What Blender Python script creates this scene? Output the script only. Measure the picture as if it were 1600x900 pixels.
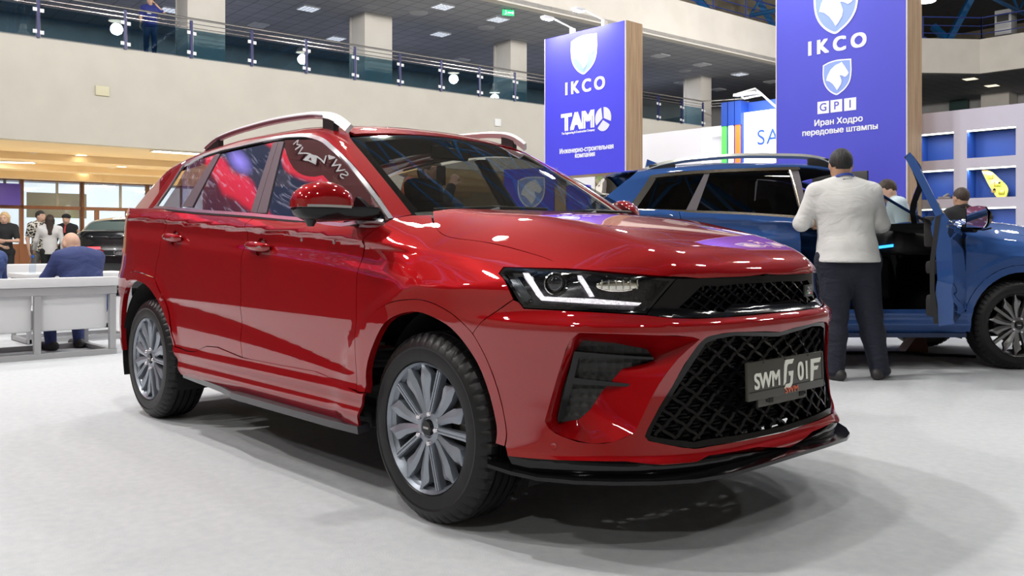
import bpy, bmesh, math, random
import numpy as np
from mathutils import Vector, Matrix

for _o in list(bpy.data.objects):
    bpy.data.objects.remove(_o, do_unlink=True)
SC = bpy.context.scene
COL = SC.collection
random.seed(7)
RNG = np.random.default_rng(7)

# ================================================================ camera
# world frame: origin on the floor under the red car's front axle, +x = its nose, +y = its left side
CAM_POS = (2.6273, -2.8793, 1.0287)
CAM_YAW = 2.397856            # heading of the level view axis
CAM_F = 1388.45 / 1600.0      # focal length over image width
cam = bpy.data.cameras.new('camera')
cam.sensor_fit = 'HORIZONTAL'; cam.sensor_width = 36.0; cam.lens = 36.0 * CAM_F
cam.shift_x = 0.0
cam.shift_y = (382.0 - 450.0) / 1600.0     # rising-front: level camera, horizon above the frame centre
cam.clip_start = .05; cam.clip_end = 300
camo = bpy.data.objects.new('camera', cam); COL.objects.link(camo)
camo.location = CAM_POS
camo.rotation_euler = (math.pi / 2, 0, CAM_YAW - math.pi / 2)
SC.camera = camo

# ================================================================ exposure / world
SC.view_settings.view_transform = 'Standard'
SC.view_settings.look = 'None'
SC.view_settings.gamma = 1.0
SC.view_settings.use_curve_mapping = False
SC.view_settings.exposure = 0.0
try:
    SC.cycles.max_bounces = 8
    SC.cycles.glossy_bounces = 5
    SC.cycles.diffuse_bounces = 4
    SC.cycles.transparent_max_bounces = 16
    SC.cycles.caustics_reflective = False
    SC.cycles.caustics_refractive = False
    SC.cycles.sample_clamp_indirect = 6.0
except Exception:
    pass
world = bpy.data.worlds.new('hall_air'); SC.world = world
world.use_nodes = True
_bg = world.node_tree.nodes['Background']
_bg.inputs[0].default_value = (.80, .86, 1.0, 1); _bg.inputs[1].default_value = .35

# ================================================================ hall lamps (high-bay discs; the visible bodies are built further down)
# x, y, z, watts; several unseen, added to fill shade and brighten walls
HALL_LAMPS = [
    (-4.9, -2.6, 9.6, 2100), (-2.0, -0.9, 9.6, 900), (-7.5, -7.5, 9.6, 2600), (-1.6, 4.2, 9.6, 350), (-6.2, 2.0, 9.6, 500),
    (4.4, 3.0, 9.6, 350), (9.0, -3.0, 9.6, 900), (2.5, 12.0, 9.6, 500),  (3.0, -6.5, 9.6, 800), (-8.0, 5.5, 9.6, 1100), (-2.0, 9.0, 9.6, 600),
    (5.0, 8.0, 9.6, 700), (-13.0, 0.0, 9.6, 1500), (-13.0, 8.0, 9.6, 1500), (-12.0, 16.0, 9.6, 1500),
    (0.0, 16.0, 9.6, 1000), (-12.0, 24.0, 9.6, 1500), (-5.0, 28.0, 9.6, 1200), (8.0, 16.0, 9.6, 900),
    (-13.0, -8.0, 9.6, 1300), (-3.0, -11.0, 9.6, 900), (6.0, -13.0, 9.6, 1300), (-10.05, 27.9, 9.28, 1600), (0.0, 34.0, 9.3, 1200),
]
LAMP_COL = (1.0, .975, .945)
LAMP_GAIN = .66
for _i, (x, y, z, w) in enumerate(HALL_LAMPS):
    ld = bpy.data.lights.new('high_bay_light', 'POINT'); ld.shadow_soft_size = .22
    ld.energy = w * LAMP_GAIN; ld.color = LAMP_COL
    lo = bpy.data.objects.new('high_bay_light', ld); COL.objects.link(lo)
    lo.location = (x, y, z - .30)

# ================================================================ materials
MATS = {}
def mat(name, col=(.5, .5, .5), rough=.5, metal=0., coat=0., coat_rough=.03, emit=None, estr=0., spec=.5, alpha=1., sheen=0.):
    if name in MATS: return MATS[name]
    m = bpy.data.materials.new(name); m.use_nodes = True
    b = m.node_tree.nodes['Principled BSDF']
    b.inputs['Base Color'].default_value = (*col, 1)
    b.inputs['Roughness'].default_value = rough
    b.inputs['Metallic'].default_value = metal
    b.inputs['Coat Weight'].default_value = coat
    b.inputs['Coat Roughness'].default_value = coat_rough
    b.inputs['Specular IOR Level'].default_value = spec
    if sheen: b.inputs['Sheen Weight'].default_value = sheen
    if emit:
        b.inputs['Emission Color'].default_value = (*emit, 1); b.inputs['Emission Strength'].default_value = estr
    MATS[name] = m
    return m
def nodes(m):
    return m.node_tree.nodes, m.node_tree.links, m.node_tree.nodes['Principled BSDF']
def noise_color(name, c1, c2, scale=20., rough=.6, detail=6., bump=0., stretch=None, bscale=None, metal=0., coat=0., spec=.5, lo=.35, hi=.65):
    if name in MATS: return MATS[name]
    m = mat(name, c1, rough, metal, coat, spec=spec)
    N, L, b = nodes(m)
    tc = N.new('ShaderNodeTexCoord'); mp = N.new('ShaderNodeMapping')
    L.new(tc.outputs['Object'], mp.inputs[0])
    if stretch: mp.inputs['Scale'].default_value = stretch
    nz = N.new('ShaderNodeTexNoise'); nz.inputs['Scale'].default_value = scale; nz.inputs['Detail'].default_value = detail
    L.new(mp.outputs[0], nz.inputs['Vector'])
    cr = N.new('ShaderNodeValToRGB'); cr.color_ramp.elements[0].position = lo; cr.color_ramp.elements[1].position = hi
    cr.color_ramp.elements[0].color = (*c1, 1); cr.color_ramp.elements[1].color = (*c2, 1)
    L.new(nz.outputs['Fac'], cr.inputs[0]); L.new(cr.outputs[0], b.inputs['Base Color'])
    if bump:
        nb = nz
        if bscale:
            nb = N.new('ShaderNodeTexNoise'); nb.inputs['Scale'].default_value = bscale; nb.inputs['Detail'].default_value = 4
            L.new(mp.outputs[0], nb.inputs['Vector'])
        bp = N.new('ShaderNodeBump'); bp.inputs['Strength'].default_value = bump; bp.inputs['Distance'].default_value = .01
        L.new(nb.outputs['Fac'], bp.inputs['Height']); L.new(bp.outputs[0], b.inputs['Normal'])
    return m
def glass(name, tint=(.8, .85, .85), ior=1.5, rough=0., refl=(1, 1, 1), boost=0.):
    """thin pane: fresnel mix of a see-through tint and a mirror"""
    if name in MATS: return MATS[name]
    m = bpy.data.materials.new(name); m.use_nodes = True
    N, L = m.node_tree.nodes, m.node_tree.links
    N.clear()
    out = N.new('ShaderNodeOutputMaterial'); mx = N.new('ShaderNodeMixShader')
    fr = N.new('ShaderNodeFresnel')
    ge = N.new('ShaderNodeNewGeometry'); mr = N.new('ShaderNodeMapRange')      # same pane from either side
    mr.inputs['To Min'].default_value = ior; mr.inputs['To Max'].default_value = 1.0 / ior
    L.new(ge.outputs['Backfacing'], mr.inputs['Value']); L.new(mr.outputs[0], fr.inputs[0])
    tr = N.new('ShaderNodeBsdfTransparent'); tr.inputs[0].default_value = (*tint, 1)
    gl = N.new('ShaderNodeBsdfGlossy'); gl.inputs[0].default_value = (*refl, 1); gl.inputs[1].default_value = rough
    ad = N.new('ShaderNodeMath'); ad.operation = 'ADD'; ad.inputs[1].default_value = boost; ad.use_clamp = True
    L.new(fr.outputs[0], ad.inputs[0]); L.new(ad.outputs[0], mx.inputs[0])
    L.new(tr.outputs[0], mx.inputs[1]); L.new(gl.outputs[0], mx.inputs[2]); L.new(mx.outputs[0], out.inputs[0])
    MATS[name] = m
    return m

# ================================================================ object helpers
def link(o, parent=None):
    COL.objects.link(o)
    if parent is not None: o.parent = parent
    return o
def thing(name, label, cat, loc=(0, 0, 0), rotz=0., group=None):
    o = bpy.data.objects.new(name, None); link(o)
    o.empty_display_size = .2
    o.location = loc; o.rotation_euler = (0, 0, rotz)
    return tag(o, label, cat, group)
def tag(o, label, cat, group=None):
    o['label'] = label; o['category'] = cat
    if group: o['group'] = group
    return o
def struct(o):
    o['kind'] = 'structure'; return o
def copy_tree(o, parent=None):
    c = o.copy(); COL.objects.link(c)
    if parent is not None: c.parent = parent
    for ch in list(o.children): copy_tree(ch, c)
    return c
def finish(me, angle=35.):
    me.shade_smooth()
    try: me.set_sharp_from_angle(angle=math.radians(angle))
    except Exception: pass

class MB:
    """collects primitive pieces into one mesh"""
    def __init__(s): s.v = []; s.f = []
    def add(s, vs, fs, M=None):
        o = len(s.v)
        for p in vs:
            p = Vector(p)
            s.v.append(tuple(M @ p) if M is not None else tuple(p))
        s.f += [tuple(o + i for i in f) for f in fs]
        return s
    def box(s, c, d, rz=0., bev=0., M=None):
        x, y, z = d[0] / 2, d[1] / 2, d[2] / 2
        R = Matrix.Translation(c) @ Matrix.Rotation(rz, 4, 'Z')
        if M is not None: R = M @ R
        b = min(bev, x * .9, y * .9, z * .9)
        if b <= 0:
            vs = [(i * x, j * y, k * z) for k in (-1, 1) for (i, j) in ((-1, -1), (1, -1), (1, 1), (-1, 1))]
            fs = [(3, 2, 1, 0), (4, 5, 6, 7), (0, 1, 5, 4), (1, 2, 6, 5), (2, 3, 7, 6), (3, 0, 4, 7)]
            return s.add(vs, fs, R)
        bm = bmesh.new(); bmesh.ops.create_cube(bm, size=1.)
        for v in bm.verts: v.co = Vector((v.co.x * 2 * x, v.co.y * 2 * y, v.co.z * 2 * z))
        bmesh.ops.bevel(bm, geom=bm.edges[:], offset=b, segments=2, affect='EDGES', profile=.6)
        bm.verts.index_update()
        s.add([v.co[:] for v in bm.verts], [[v.index for v in f.verts] for f in bm.faces], R); bm.free()
        return s
    def box2(s, a, b, bev=0.):
        c = [(i + j) / 2 for i, j in zip(a, b)]; d = [abs(j - i) for i, j in zip(a, b)]
        return s.box(c, d, 0., bev)
    def tube(s, pts, r, n=10, caps=True, closed=False):
        pts = [Vector(p) for p in pts]; m = len(pts)
        rs = r if isinstance(r, (list, tuple)) else [r] * m
        o = len(s.v); up = None
        for i, p in enumerate(pts):
            a = pts[i - 1] if i > 0 else (pts[-1] if closed else p); b = pts[(i + 1) % m] if (i < m - 1 or closed) else p
            t = (b - a).normalized()
            if up is None:
                up = Vector((0, 0, 1)) if abs(t.z) < .9 else Vector((1, 0, 0))
            e1 = (up - t * up.dot(t)).normalized(); up = e1; e2 = t.cross(e1)
            for k in range(n):
                q = 2 * math.pi * k / n
                s.v.append(tuple(p + (e1 * math.cos(q) + e2 * math.sin(q)) * rs[i]))
        for i in range(m if closed else m - 1):
            for k in range(n):
                a = o + i * n + k; b = o + i * n + (k + 1) % n; c = o + ((i + 1) % m) * n + (k + 1) % n; d = o + ((i + 1) % m) * n + k
                s.f.append((a, b, c, d))
        if caps and not closed:
            s.f.append(tuple(o + k for k in reversed(range(n)))); s.f.append(tuple(o + (m - 1) * n + k for k in range(n)))
        return s
    def ribbon(s, pts, nrm, w, th):
        """rectangular bar swept along pts; nrm = facing of each point"""
        pts = [Vector(p) for p in pts]; nrm = [Vector(q).normalized() for q in nrm]; m = len(pts); o = len(s.v)
        for i, p in enumerate(pts):
            t = (pts[min(i + 1, m - 1)] - pts[max(i - 1, 0)]).normalized(); nn = nrm[i]; e = t.cross(nn).normalized()
            ww = w[i] if isinstance(w, (list, tuple)) else w
            for (a, b) in ((-.5, 0), (.5, 0), (.5, -1), (-.5, -1)):
                s.v.append(tuple(p + e * ww * a + nn * th * b))
        for i in range(m - 1):
            for k in range(4):
                a = o + i * 4 + k; b = o + i * 4 + (k + 1) % 4
                s.f.append((a, a + 4, b + 4, b))
        s.f.append((o, o + 1, o + 2, o + 3)); e0 = o + (m - 1) * 4; s.f.append((e0 + 3, e0 + 2, e0 + 1, e0))
        return s
    def lathe(s, prof, n=48, M=None, close=False):
        """profile (radius, axial) spun about local Y (axle); axial -> y"""
        o = len(s.v); m = len(prof)
        vs = []
        for k in range(n):
            q = 2 * math.pi * k / n; c, sn = math.cos(q), math.sin(q)
            for (r, a) in prof: vs.append((r * c, a, r * sn))
        fs = []
        for k in range(n):
            k2 = (k + 1) % n
            for i in range(m if close else m - 1):
                i2 = (i + 1) % m
                fs.append((k * m + i, k * m + i2, k2 * m + i2, k2 * m + i))
        return s.add(vs, fs, M)
    def prism(s, poly, h0, h1, M=None):
        """polygon in local xy from z=h0 to z=h1"""
        n = len(poly)
        ar = sum(poly[i][0] * poly[(i + 1) % n][1] - poly[(i + 1) % n][0] * poly[i][1] for i in range(n))
        if ar < 0: poly = poly[::-1]
        vs = [(x, y, h0) for x, y in poly] + [(x, y, h1) for x, y in poly]
        fs = [tuple(reversed(range(n))), tuple(range(n, 2 * n))] + [(i, (i + 1) % n, n + (i + 1) % n, n + i) for i in range(n)]
        return s.add(vs, fs, M)
    def ball(s, c, r, nu=14, nv=10, M=None):
        rx, ry, rz = (r, r, r) if not isinstance(r, (tuple, list)) else r
        vs = [(c[0], c[1], c[2] - rz)]
        for j in range(1, nv):
            t = -math.pi / 2 + math.pi * j / nv
            for i in range(nu):
                q = 2 * math.pi * i / nu
                vs.append((c[0] + rx * math.cos(t) * math.cos(q), c[1] + ry * math.cos(t) * math.sin(q), c[2] + rz * math.sin(t)))
        vs.append((c[0], c[1], c[2] + rz)); e = len(vs) - 1
        fs = [(0, 1 + (i + 1) % nu, 1 + i) for i in range(nu)]
        for j in range(nv - 2):
            for i in range(nu):
                a = 1 + j * nu + i; b = 1 + j * nu + (i + 1) % nu
                fs.append((a, b, b + nu, a + nu))
        fs += [(e, 1 + (nv - 2) * nu + i, 1 + (nv - 2) * nu + (i + 1) % nu) for i in range(nu)]
        return s.add(vs, fs, M)
    def build(s, name, m, parent=None, angle=35., loc=None, rotz=None):
        me = bpy.data.meshes.new(name); me.from_pydata(s.v, [], s.f)
        bm = bmesh.new(); bm.from_mesh(me); bmesh.ops.recalc_face_normals(bm, faces=bm.faces); bm.to_mesh(me); bm.free()
        me.materials.append(m); finish(me, angle)
        o = bpy.data.objects.new(name, me); link(o, parent)
        if loc is not None: o.location = loc
        if rotz is not None: o.rotation_euler = (0, 0, rotz)
        return o
def text_obj(name, body, size, m, parent=None, M=Matrix.Identity(4), ext=.004, align='CENTER', space=1.0, bold=0., shear=0., sx=1.):
    """raised lettering; every outer contour is filled on its own, so overlapping strokes stay solid"""
    from mathutils.geometry import interpolate_bezier
    cu = bpy.data.curves.new(name, 'FONT'); cu.body = body; cu.size = size
    cu.align_x = align; cu.align_y = 'CENTER'; cu.space_character = space; cu.shear = shear
    t = bpy.data.objects.new(name + '_tmp', cu); COL.objects.link(t)
    dg = bpy.context.evaluated_depsgraph_get(); ev = t.evaluated_get(dg)
    cv = ev.to_curve(dg); loops = []
    for sp in cv.splines:
        if sp.type == 'BEZIER':
            bp = sp.bezier_points; n = len(bp); L = []
            for i in range(n):
                p, q = bp[i], bp[(i + 1) % n]
                seg = interpolate_bezier(p.co, p.handle_right, q.handle_left, q.co, 7)[:-1]
                straight = (p.handle_right - p.co).cross(q.co - p.co).length < 1e-7 and (q.handle_left - q.co).cross(q.co - p.co).length < 1e-7
                L += [seg[0]] if straight else seg
            L = [(v.x, v.y) for v in L]
        else: L = [(v.co.x, v.co.y) for v in sp.points]
        if len(L) > 2: loops.append(L)
    ev.to_curve_clear(); bpy.data.objects.remove(t, do_unlink=True)
    from mathutils.geometry import delaunay_2d_cdt
    pts, eds = [], []
    for L in loops:
        o = len(pts); pts += [Vector(p) for p in L]; eds += [(o + i, o + (i + 1) % len(L)) for i in range(len(L))]
    cv_, ce, cf = delaunay_2d_cdt(pts, eds, [], 0, 1e-6)[:3]
    P0 = np.array([pts[i] for i, j in eds]); P1 = np.array([pts[j] for i, j in eds]); base = [(v.x, v.y) for v in cv_]
    tri = [list(f) for f in cf]; ctr = np.array([np.mean([base[i] for i in f], axis=0) for f in tri])
    up = (P0[None, :, 1] <= ctr[:, None, 1]) & (P1[None, :, 1] > ctr[:, None, 1]); dn = (P0[None, :, 1] > ctr[:, None, 1]) & (P1[None, :, 1] <= ctr[:, None, 1])
    side = (P1[:, 0] - P0[:, 0])[None] * (ctr[:, None, 1] - P0[None, :, 1]) - (ctr[:, None, 0] - P0[None, :, 0]) * (P1[:, 1] - P0[:, 1])[None]
    wind = (up & (side > 0)).sum(1) - (dn & (side < 0)).sum(1)
    tri = [f for f, w_ in zip(tri, wind) if w_ != 0]
    cnt = {}
    for f in tri:
        for i in range(len(f)):
            e = (f[i], f[(i + 1) % len(f)]); cnt.setdefault(tuple(sorted(e)), []).append(e)
    rim = [v[0] for v in cnt.values() if len(v) == 1]; n = len(base)
    V, F = [], []
    shifts = [(0, 0)] if not bold else [(-bold * .6, -bold * .36), (bold * .6, -bold * .36), (bold * .6, bold * .36), (-bold * .6, bold * .36)]
    for k, (dx, dy) in enumerate(shifts):
        o = len(V); z = ext + k * 8e-5
        V += [(x + dx, y + dy, z) for x, y in base] + [(x + dx, y + dy, 0) for x, y in base]
        F += [[i + o for i in f] for f in tri] + [[i + o, i + o + n, j + o + n, j + o] for i, j in rim]
    me = bpy.data.meshes.new(name); me.from_pydata(V, [], F)
    me.transform(M @ Matrix.Diagonal((sx, 1, 1, 1))); me.materials.append(m)
    o = bpy.data.objects.new(name, me); link(o, parent)
    return o
def frame(origin, ex, ey):
    """matrix whose local x,y axes run along ex, ey (z out of the page)"""
    ex = Vector(ex).normalized(); ey = Vector(ey).normalized(); ez = ex.cross(ey).normalized()
    return Matrix((( ex.x, ey.x, ez.x, origin[0]), (ex.y, ey.y, ez.y, origin[1]), (ex.z, ey.z, ez.z, origin[2]), (0, 0, 0, 1)))
def soften(poly, corner=38., n=3, closed=True):
    """Catmull-Rom between points, corners sharper than `corner` degrees stay"""
    P = [np.array(p, float) for p in poly]; m = len(P); out = []
    def tang(i):
        if not closed and (i == 0 or i == m - 1): return None
        a, b, c = P[i - 1], P[i], P[(i + 1) % m]; u = b - a; v = c - b
        lu, lv = np.linalg.norm(u), np.linalg.norm(v)
        if lu < 1e-9 or lv < 1e-9: return None
        cs = np.clip(u @ v / lu / lv, -1, 1)
        if math.degrees(math.acos(cs)) > corner: return None
        return (u / lu * lv + v / lv * lu) / (lu + lv)
    T = [tang(i) for i in range(m)]
    for i in range(m if closed else m - 1):
        a, b = P[i], P[(i + 1) % m]; L = np.linalg.norm(b - a)
        ta, tb = T[i], T[(i + 1) % m]
        if ta is None and tb is None: out.append(a); continue
        ta = (b - a) / max(L, 1e-9) if ta is None else ta; tb = (b - a) / max(L, 1e-9) if tb is None else tb
        for k in range(n):
            t = k / n; h = 2 * t**3 - 3 * t * t + 1; g = t**3 - 2 * t * t + t; j = -2 * t**3 + 3 * t * t; q = t**3 - t * t
            out.append(h * a + g * L * ta + j * b + q * L * tb)
    if not closed: out.append(P[-1])
    return [tuple(p) for p in out]
def inset(poly, d):
    """move a closed polygon inward by d"""
    P = [np.array(p, float) for p in poly]; m = len(P)
    ar = sum(P[i][0] * P[(i + 1) % m][1] - P[(i + 1) % m][0] * P[i][1] for i in range(m)); sg = 1 if ar > 0 else -1
    out = []
    for i in range(m):
        a, b, c = P[i - 1], P[i], P[(i + 1) % m]
        u = b - a; v = c - b; lu, lv = np.linalg.norm(u), np.linalg.norm(v)
        if lu < 1e-9 or lv < 1e-9: out.append(tuple(b)); continue
        n1 = np.array([-u[1], u[0]]) / lu * sg; n2 = np.array([-v[1], v[0]]) / lv * sg
        k = n1 + n2; k = k / max(np.linalg.norm(k), 1e-6); f = d / max(k @ n1, .45)
        out.append(tuple(b + k * f))
    return out
def in_poly(poly, x, y):
    c = False; n = len(poly); j = n - 1
    for i in range(n):
        xi, yi = poly[i]; xj, yj = poly[j]
        if (yi > y) != (yj > y) and x < (xj - xi) * (y - yi) / (yj - yi) + xi: c = not c
        j = i
    return c

# ================================================================ the hall
CREAM = noise_color('cream_plaster', (.555, .525, .465), (.585, .555, .49), 1.2, .75, detail=3, spec=.25)
CREAM2 = noise_color('cream_plaster_upper', (.62, .58, .52), (.66, .62, .56), 1.2, .8, detail=3, spec=.2)
GREYW = noise_color('grey_plaster', (.36, .35, .34), (.40, .39, .38), 1.5, .85, detail=3, spec=.2)
CARPET = noise_color('floor_carpet_grey', (.525, .545, .565), (.585, .60, .615), 22, .95, detail=14, bump=.22, bscale=260, spec=.12, lo=.3, hi=.7)
ROOFM = noise_color('hall_roof_brown', (.055, .048, .040), (.075, .066, .055), 3, .9)
HO = Vector((-23.42, 0, 0)); HE = Vector((.0534, .9986, 0)); HN = Vector((.9986, -.0534, 0))
HR = math.atan2(HE.y, HE.x) - math.pi / 2     # turn of the long hall wall against the y axis
def hp(s, off, z=0.): return HO + HE * s + HN * off + Vector((0, 0, z))
def wall_run(name, plan, z0, z1, th, m, kind=True):
    """upright slab along a plan polyline, thickness to the right of travel"""
    P = [Vector((p[0], p[1], 0)) for p in plan]; n = len(P); b = MB(); off = []
    for i in range(n):
        a = P[max(i - 1, 0)]; c = P[min(i + 1, n - 1)]
        t1 = (P[i] - a).normalized() if i > 0 else (c - P[i]).normalized(); t2 = (c - P[i]).normalized() if i < n - 1 else t1
        n1 = Vector((t1.y, -t1.x, 0)); n2 = Vector((t2.y, -t2.x, 0)); k = (n1 + n2).normalized(); off.append(k * (th / max(k.dot(n1), .3)))
    for i in range(n):
        q = P[i] + off[i]
        b.v += [(P[i].x, P[i].y, z0), (P[i].x, P[i].y, z1), (q.x, q.y, z1), (q.x, q.y, z0)]
    for i in range(n - 1):
        for k in range(4):
            a = i * 4 + k; c = i * 4 + (k + 1) % 4; b.f.append((a, c, c + 4, a + 4))
    b.f += [(0, 1, 2, 3), tuple((n - 1) * 4 + k for k in (3, 2, 1, 0))]
    o = b.build(name, m)
    return struct(o) if kind else o
b = MB(); b.box2((-48, -32, -.2), (32, 58, 0)); struct(b.build('floor', CARPET))
# --- long balcony wall, its floor slab and the storey above
fas = [hp(-14, 0), hp(31.6, 0), (-21.25, 32.5), (-15.2, 37.2), (14, 37.9)]
wall_run('wall_balcony', fas, 3.78, 6.52, -.35, CREAM)
b = MB(); b.v = [tuple(hp(-14, -.1, 6.30)), tuple(hp(32, -.1, 6.30)), (-15.2, 37.4, 6.30), (14, 38.1, 6.30), (14, 52, 6.30), (-22, 50, 6.30), tuple(hp(38, -9.2, 6.30)), tuple(hp(-14, -9.2, 6.30))]
n = 8; b.v += [(x, y, 6.50) for x, y, z in b.v]; b.f = [tuple(reversed(range(n))), tuple(range(n, 2 * n))] + [(i, (i + 1) % n, n + (i + 1) % n, n + i) for i in range(n)]
struct(b.build('floor_balcony', noise_color('balcony_floor_grey', (.17, .17, .19), (.2, .2, .22), 6, .5)))
TILES = mat('ceiling_tiles', (.34, .345, .37), .8)
def tile_nodes():
    N, L, bs = nodes(TILES)
    tc = N.new('ShaderNodeTexCoord'); mp = N.new('ShaderNodeMapping'); mp.inputs['Rotation'].default_value = (0, 0, -HR); L.new(tc.outputs['Object'], mp.inputs[0])
    br = N.new('ShaderNodeTexBrick'); br.offset = 0; br.inputs['Scale'].default_value = 1.0; br.inputs['Brick Width'].default_value = .6; br.inputs['Row Height'].default_value = .6
    br.inputs['Mortar Size'].default_value = .012; br.inputs['Color1'].default_value = (.33, .335, .36, 1); br.inputs['Color2'].default_value = (.37, .375, .40, 1); br.inputs['Mortar'].default_value = (.10, .10, .11, 1)
    L.new(mp.outputs[0], br.inputs['Vector']); L.new(br.outputs['Color'], bs.inputs['Base Color'])
tile_nodes()
ceil_plan = [hp(-14, 3.2), hp(35.6, 3.2), (-13.3, 41.9), (16, 42.4), (16, 53), (-22, 52), hp(40, -9.4), hp(-14, -9.4)]
b = MB(); n = 8; b.v = [(p[0], p[1], 9.15) for p in ceil_plan] + [(p[0], p[1], 9.3) for p in ceil_plan]
b.f = [tuple(reversed(range(n))), tuple(range(n, 2 * n))] + [(i, (i + 1) % n, n + (i + 1) % n, n + i) for i in range(n)]
struct(b.build('ceiling_balcony', TILES))
beam = [hp(-14, 3.2), hp(35.6, 3.2), (-13.3, 41.8), (16, 42.3)]
wall_run('wall_upper_beam', beam, 9.10, 10.72, -.35, CREAM2)
wall_run('wall_balcony_back', [hp(-14, -9), hp(38, -9), (-22, 49.5), (16, 51)], 6.4, 9.2, -.3, GREYW)
for s, w in ((8.72, 1.18), (14.85, 1.12), (21.3, .85), (27.2, .85), (33.15, .78)):
    b = MB(); M = Matrix.Translation(hp(s, -1.55, 7.82)) @ Matrix.Rotation(HR, 4, 'Z')
    b.box((0, 0, 0), (1.1, w, 2.7), bev=.015, M=M); b.box((-.42, -w / 2 - .012, 0), (.05, .03, 2.68), M=M)
    struct(b.build('column', CREAM2))
# --- hall roof, end walls (the part the shiny paint mirrors)
b = MB(); b.box2((-30, -32, 14.6), (32, 58, 14.9)); struct(b.build('ceiling', ROOFM))
b = MB(); b.box2((-30, 57, 9), (32, 57.4, 14.7)); struct(b.build('wall_end_upper', noise_color('end_wall_brown', (.30, .255, .19), (.36, .31, .235), 2, .9)))
wall_run('wall_side_upper', [hp(-20, -1.5), hp(60, -1.5)], 10.7, 14.7, -.3, noise_color('end_wall_brown', (.30, .255, .19), (.36, .31, .235), 2, .9))
b = MB(); b.box2((31.4, -32, 0), (31.8, 58, 14.7)); struct(b.build('wall_right', CREAM))
b = MB(); b.box2((-30, -32, 0), (32, -31.6, 14.7)); struct(b.build('wall_near', CREAM))
# --- blue roof trusses
TRB = mat('truss_blue', (.012, .075, .19), .45)
def truss(name, p0, p1, h, nb, lab, wid=.16, diag=.11, grp='blue roof trusses'):
    p0 = Vector(p0); p1 = Vector(p1); b = MB()
    t = (p1 - p0).normalized(); side = Vector((-t.y, t.x, 0)) * .0
    b.tube([p0, p1], wid * .6, 6); b.tube([p0 + Vector((0, 0, h)), p1 + Vector((0, 0, h))], wid * .6, 6)
    for i in range(nb):
        a = p0.lerp(p1, i / nb); c = p0.lerp(p1, (i + 1) / nb); m = (a + c) / 2 + Vector((0, 0, h))
        b.tube([a, m], diag * .6, 6); b.tube([m, c], diag * .6, 6)
    o = b.build(name, TRB); return tag(o, lab, 'truss', grp)
for k, y in enumerate((-6, 0, 6, 12, 18, 24, 32)):
    truss('roof_truss', (-19.5, y, 11.3), (30, y + .8, 11.3), 2.2, 14, 'blue steel lattice truss under the brown hall roof')
for k, x in enumerate((-12, -4, 5)):
    truss('roof_truss', (x, -28, 12.0), (x, 50, 12.0), 1.4, 22, 'blue steel lattice truss under the brown hall roof')
# --- lamps
LAMPW = mat('lamp_white_shell', (.75, .75, .74), .35)
LAMPG = mat('lamp_glow', (1, .97, .85), .4, emit=(1.0, .93, .72), estr=9)
lamp0 = None
for i, (x, y, z, w) in enumerate(HALL_LAMPS):
    if lamp0 is None:
        r = thing('high_bay_lamp', 'white bell-shaped hall lamp with a glowing disc hung below the roof', 'lamp', (x, y, z), 0, 'high bay lamps of the hall')
        b = MB(); M = Matrix(((1, 0, 0, 0), (0, 0, 1, 0), (0, 1, 0, 0), (0, 0, 0, 1)))
        b.lathe([(.30, .0), (.27, .10), (.13, .28), (.10, .30), (.13, .34), (.14, .44), (.10, .52), (.0, .54)], 24, M); b.build('shade', LAMPW, r)
        b = MB(); b.lathe([(0, .004), (.285, .004), (.285, .02), (0, .02)], 24, M); b.build('diffuser', LAMPG, r)
        b = MB(); b.tube([(0, 0, .52), (0, 0, 5.0)], .012, 6); b.build('cord', BLACK0 if False else mat('cord_dark', (.02, .02, .02), .6), r)
        lamp0 = r
    else:
        c = copy_tree(lamp0); c.location = (x, y, z)
        if (x, y) == (-10.05, 27.9):
            c['label'] = 'white bell lamp glowing above the far beam beside the tall tower edge'; del c['group']
# --- upper catwalk railing and the machines behind it (far end)
CATB = mat('catwalk_blue', (.03, .05, .22), .5)
cw = thing('catwalk_railing', 'dark blue steel catwalk railing on top of the cream upper beam', 'railing', (-13.3, 42.2, 10.72))
b = MB(); P0 = [Vector(hp(4, 2.7)) , Vector(hp(35.7, 2.7)), Vector((-13.4, 42.3, 0)), Vector((16, 42.8, 0))]
P0 = [p - Vector((-13.3, 42.2, 0)) for p in P0]
for z in (.35, .72, 1.12): b.tube([p + Vector((0, 0, z)) for p in P0], .035 if z > 1 else .022, 6)
b.build('rails', CATB, cw)
for a, c in zip(P0[:-1], P0[1:]):
    L = (c - a).length; m = int(L / 2.2)
    for i in range(m + 1):
        p = a.lerp(c, i / m); b = MB(); b.tube([p, p + Vector((0, 0, 1.14))], .035, 6); b.box((p.x, p.y, .06), (.3, .2, .14)); b.build('post', CATB, cw)
b = MB(); b.v = [tuple(hp(4, 2.9, 10.62)), tuple(hp(35.6, 2.9, 10.62)), (-13.3, 41.95, 10.62), (16, 42.45, 10.62), (16, 46, 10.62), (-15, 46, 10.62), tuple(hp(38, .5, 10.62)), tuple(hp(4, .5, 10.62))]; n = 8; b.v += [(x, y, 10.72) for x, y, z in b.v]; b.f = [tuple(reversed(range(n))), tuple(range(n, 2 * n))] + [(i, (i + 1) % n, n + (i + 1) % n, n + i) for i in range(n)]; struct(b.build('floor_catwalk', GREYW))
WHM = mat('machine_white', (.55, .55, .56), .5); DKM = mat('machine_dark', (.05, .05, .05), .6)
def machine(px, w, h, z0, lab, kind):
    t = thing(kind, lab, 'machine', px); b = MB(); b.box((0, 0, z0 + h / 2), (w, .8, h), bev=.03); b.build('cabinet', WHM, t)
    b = MB(); b.box((0, -.41, z0 + h * .68), (w * .7, .03, h * .32)); b.build('panel', DKM, t)
    b = MB(); b.box((0, 0, z0 / 2), (w * .8, .6, z0)); b.build('stand', DKM, t)
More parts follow.
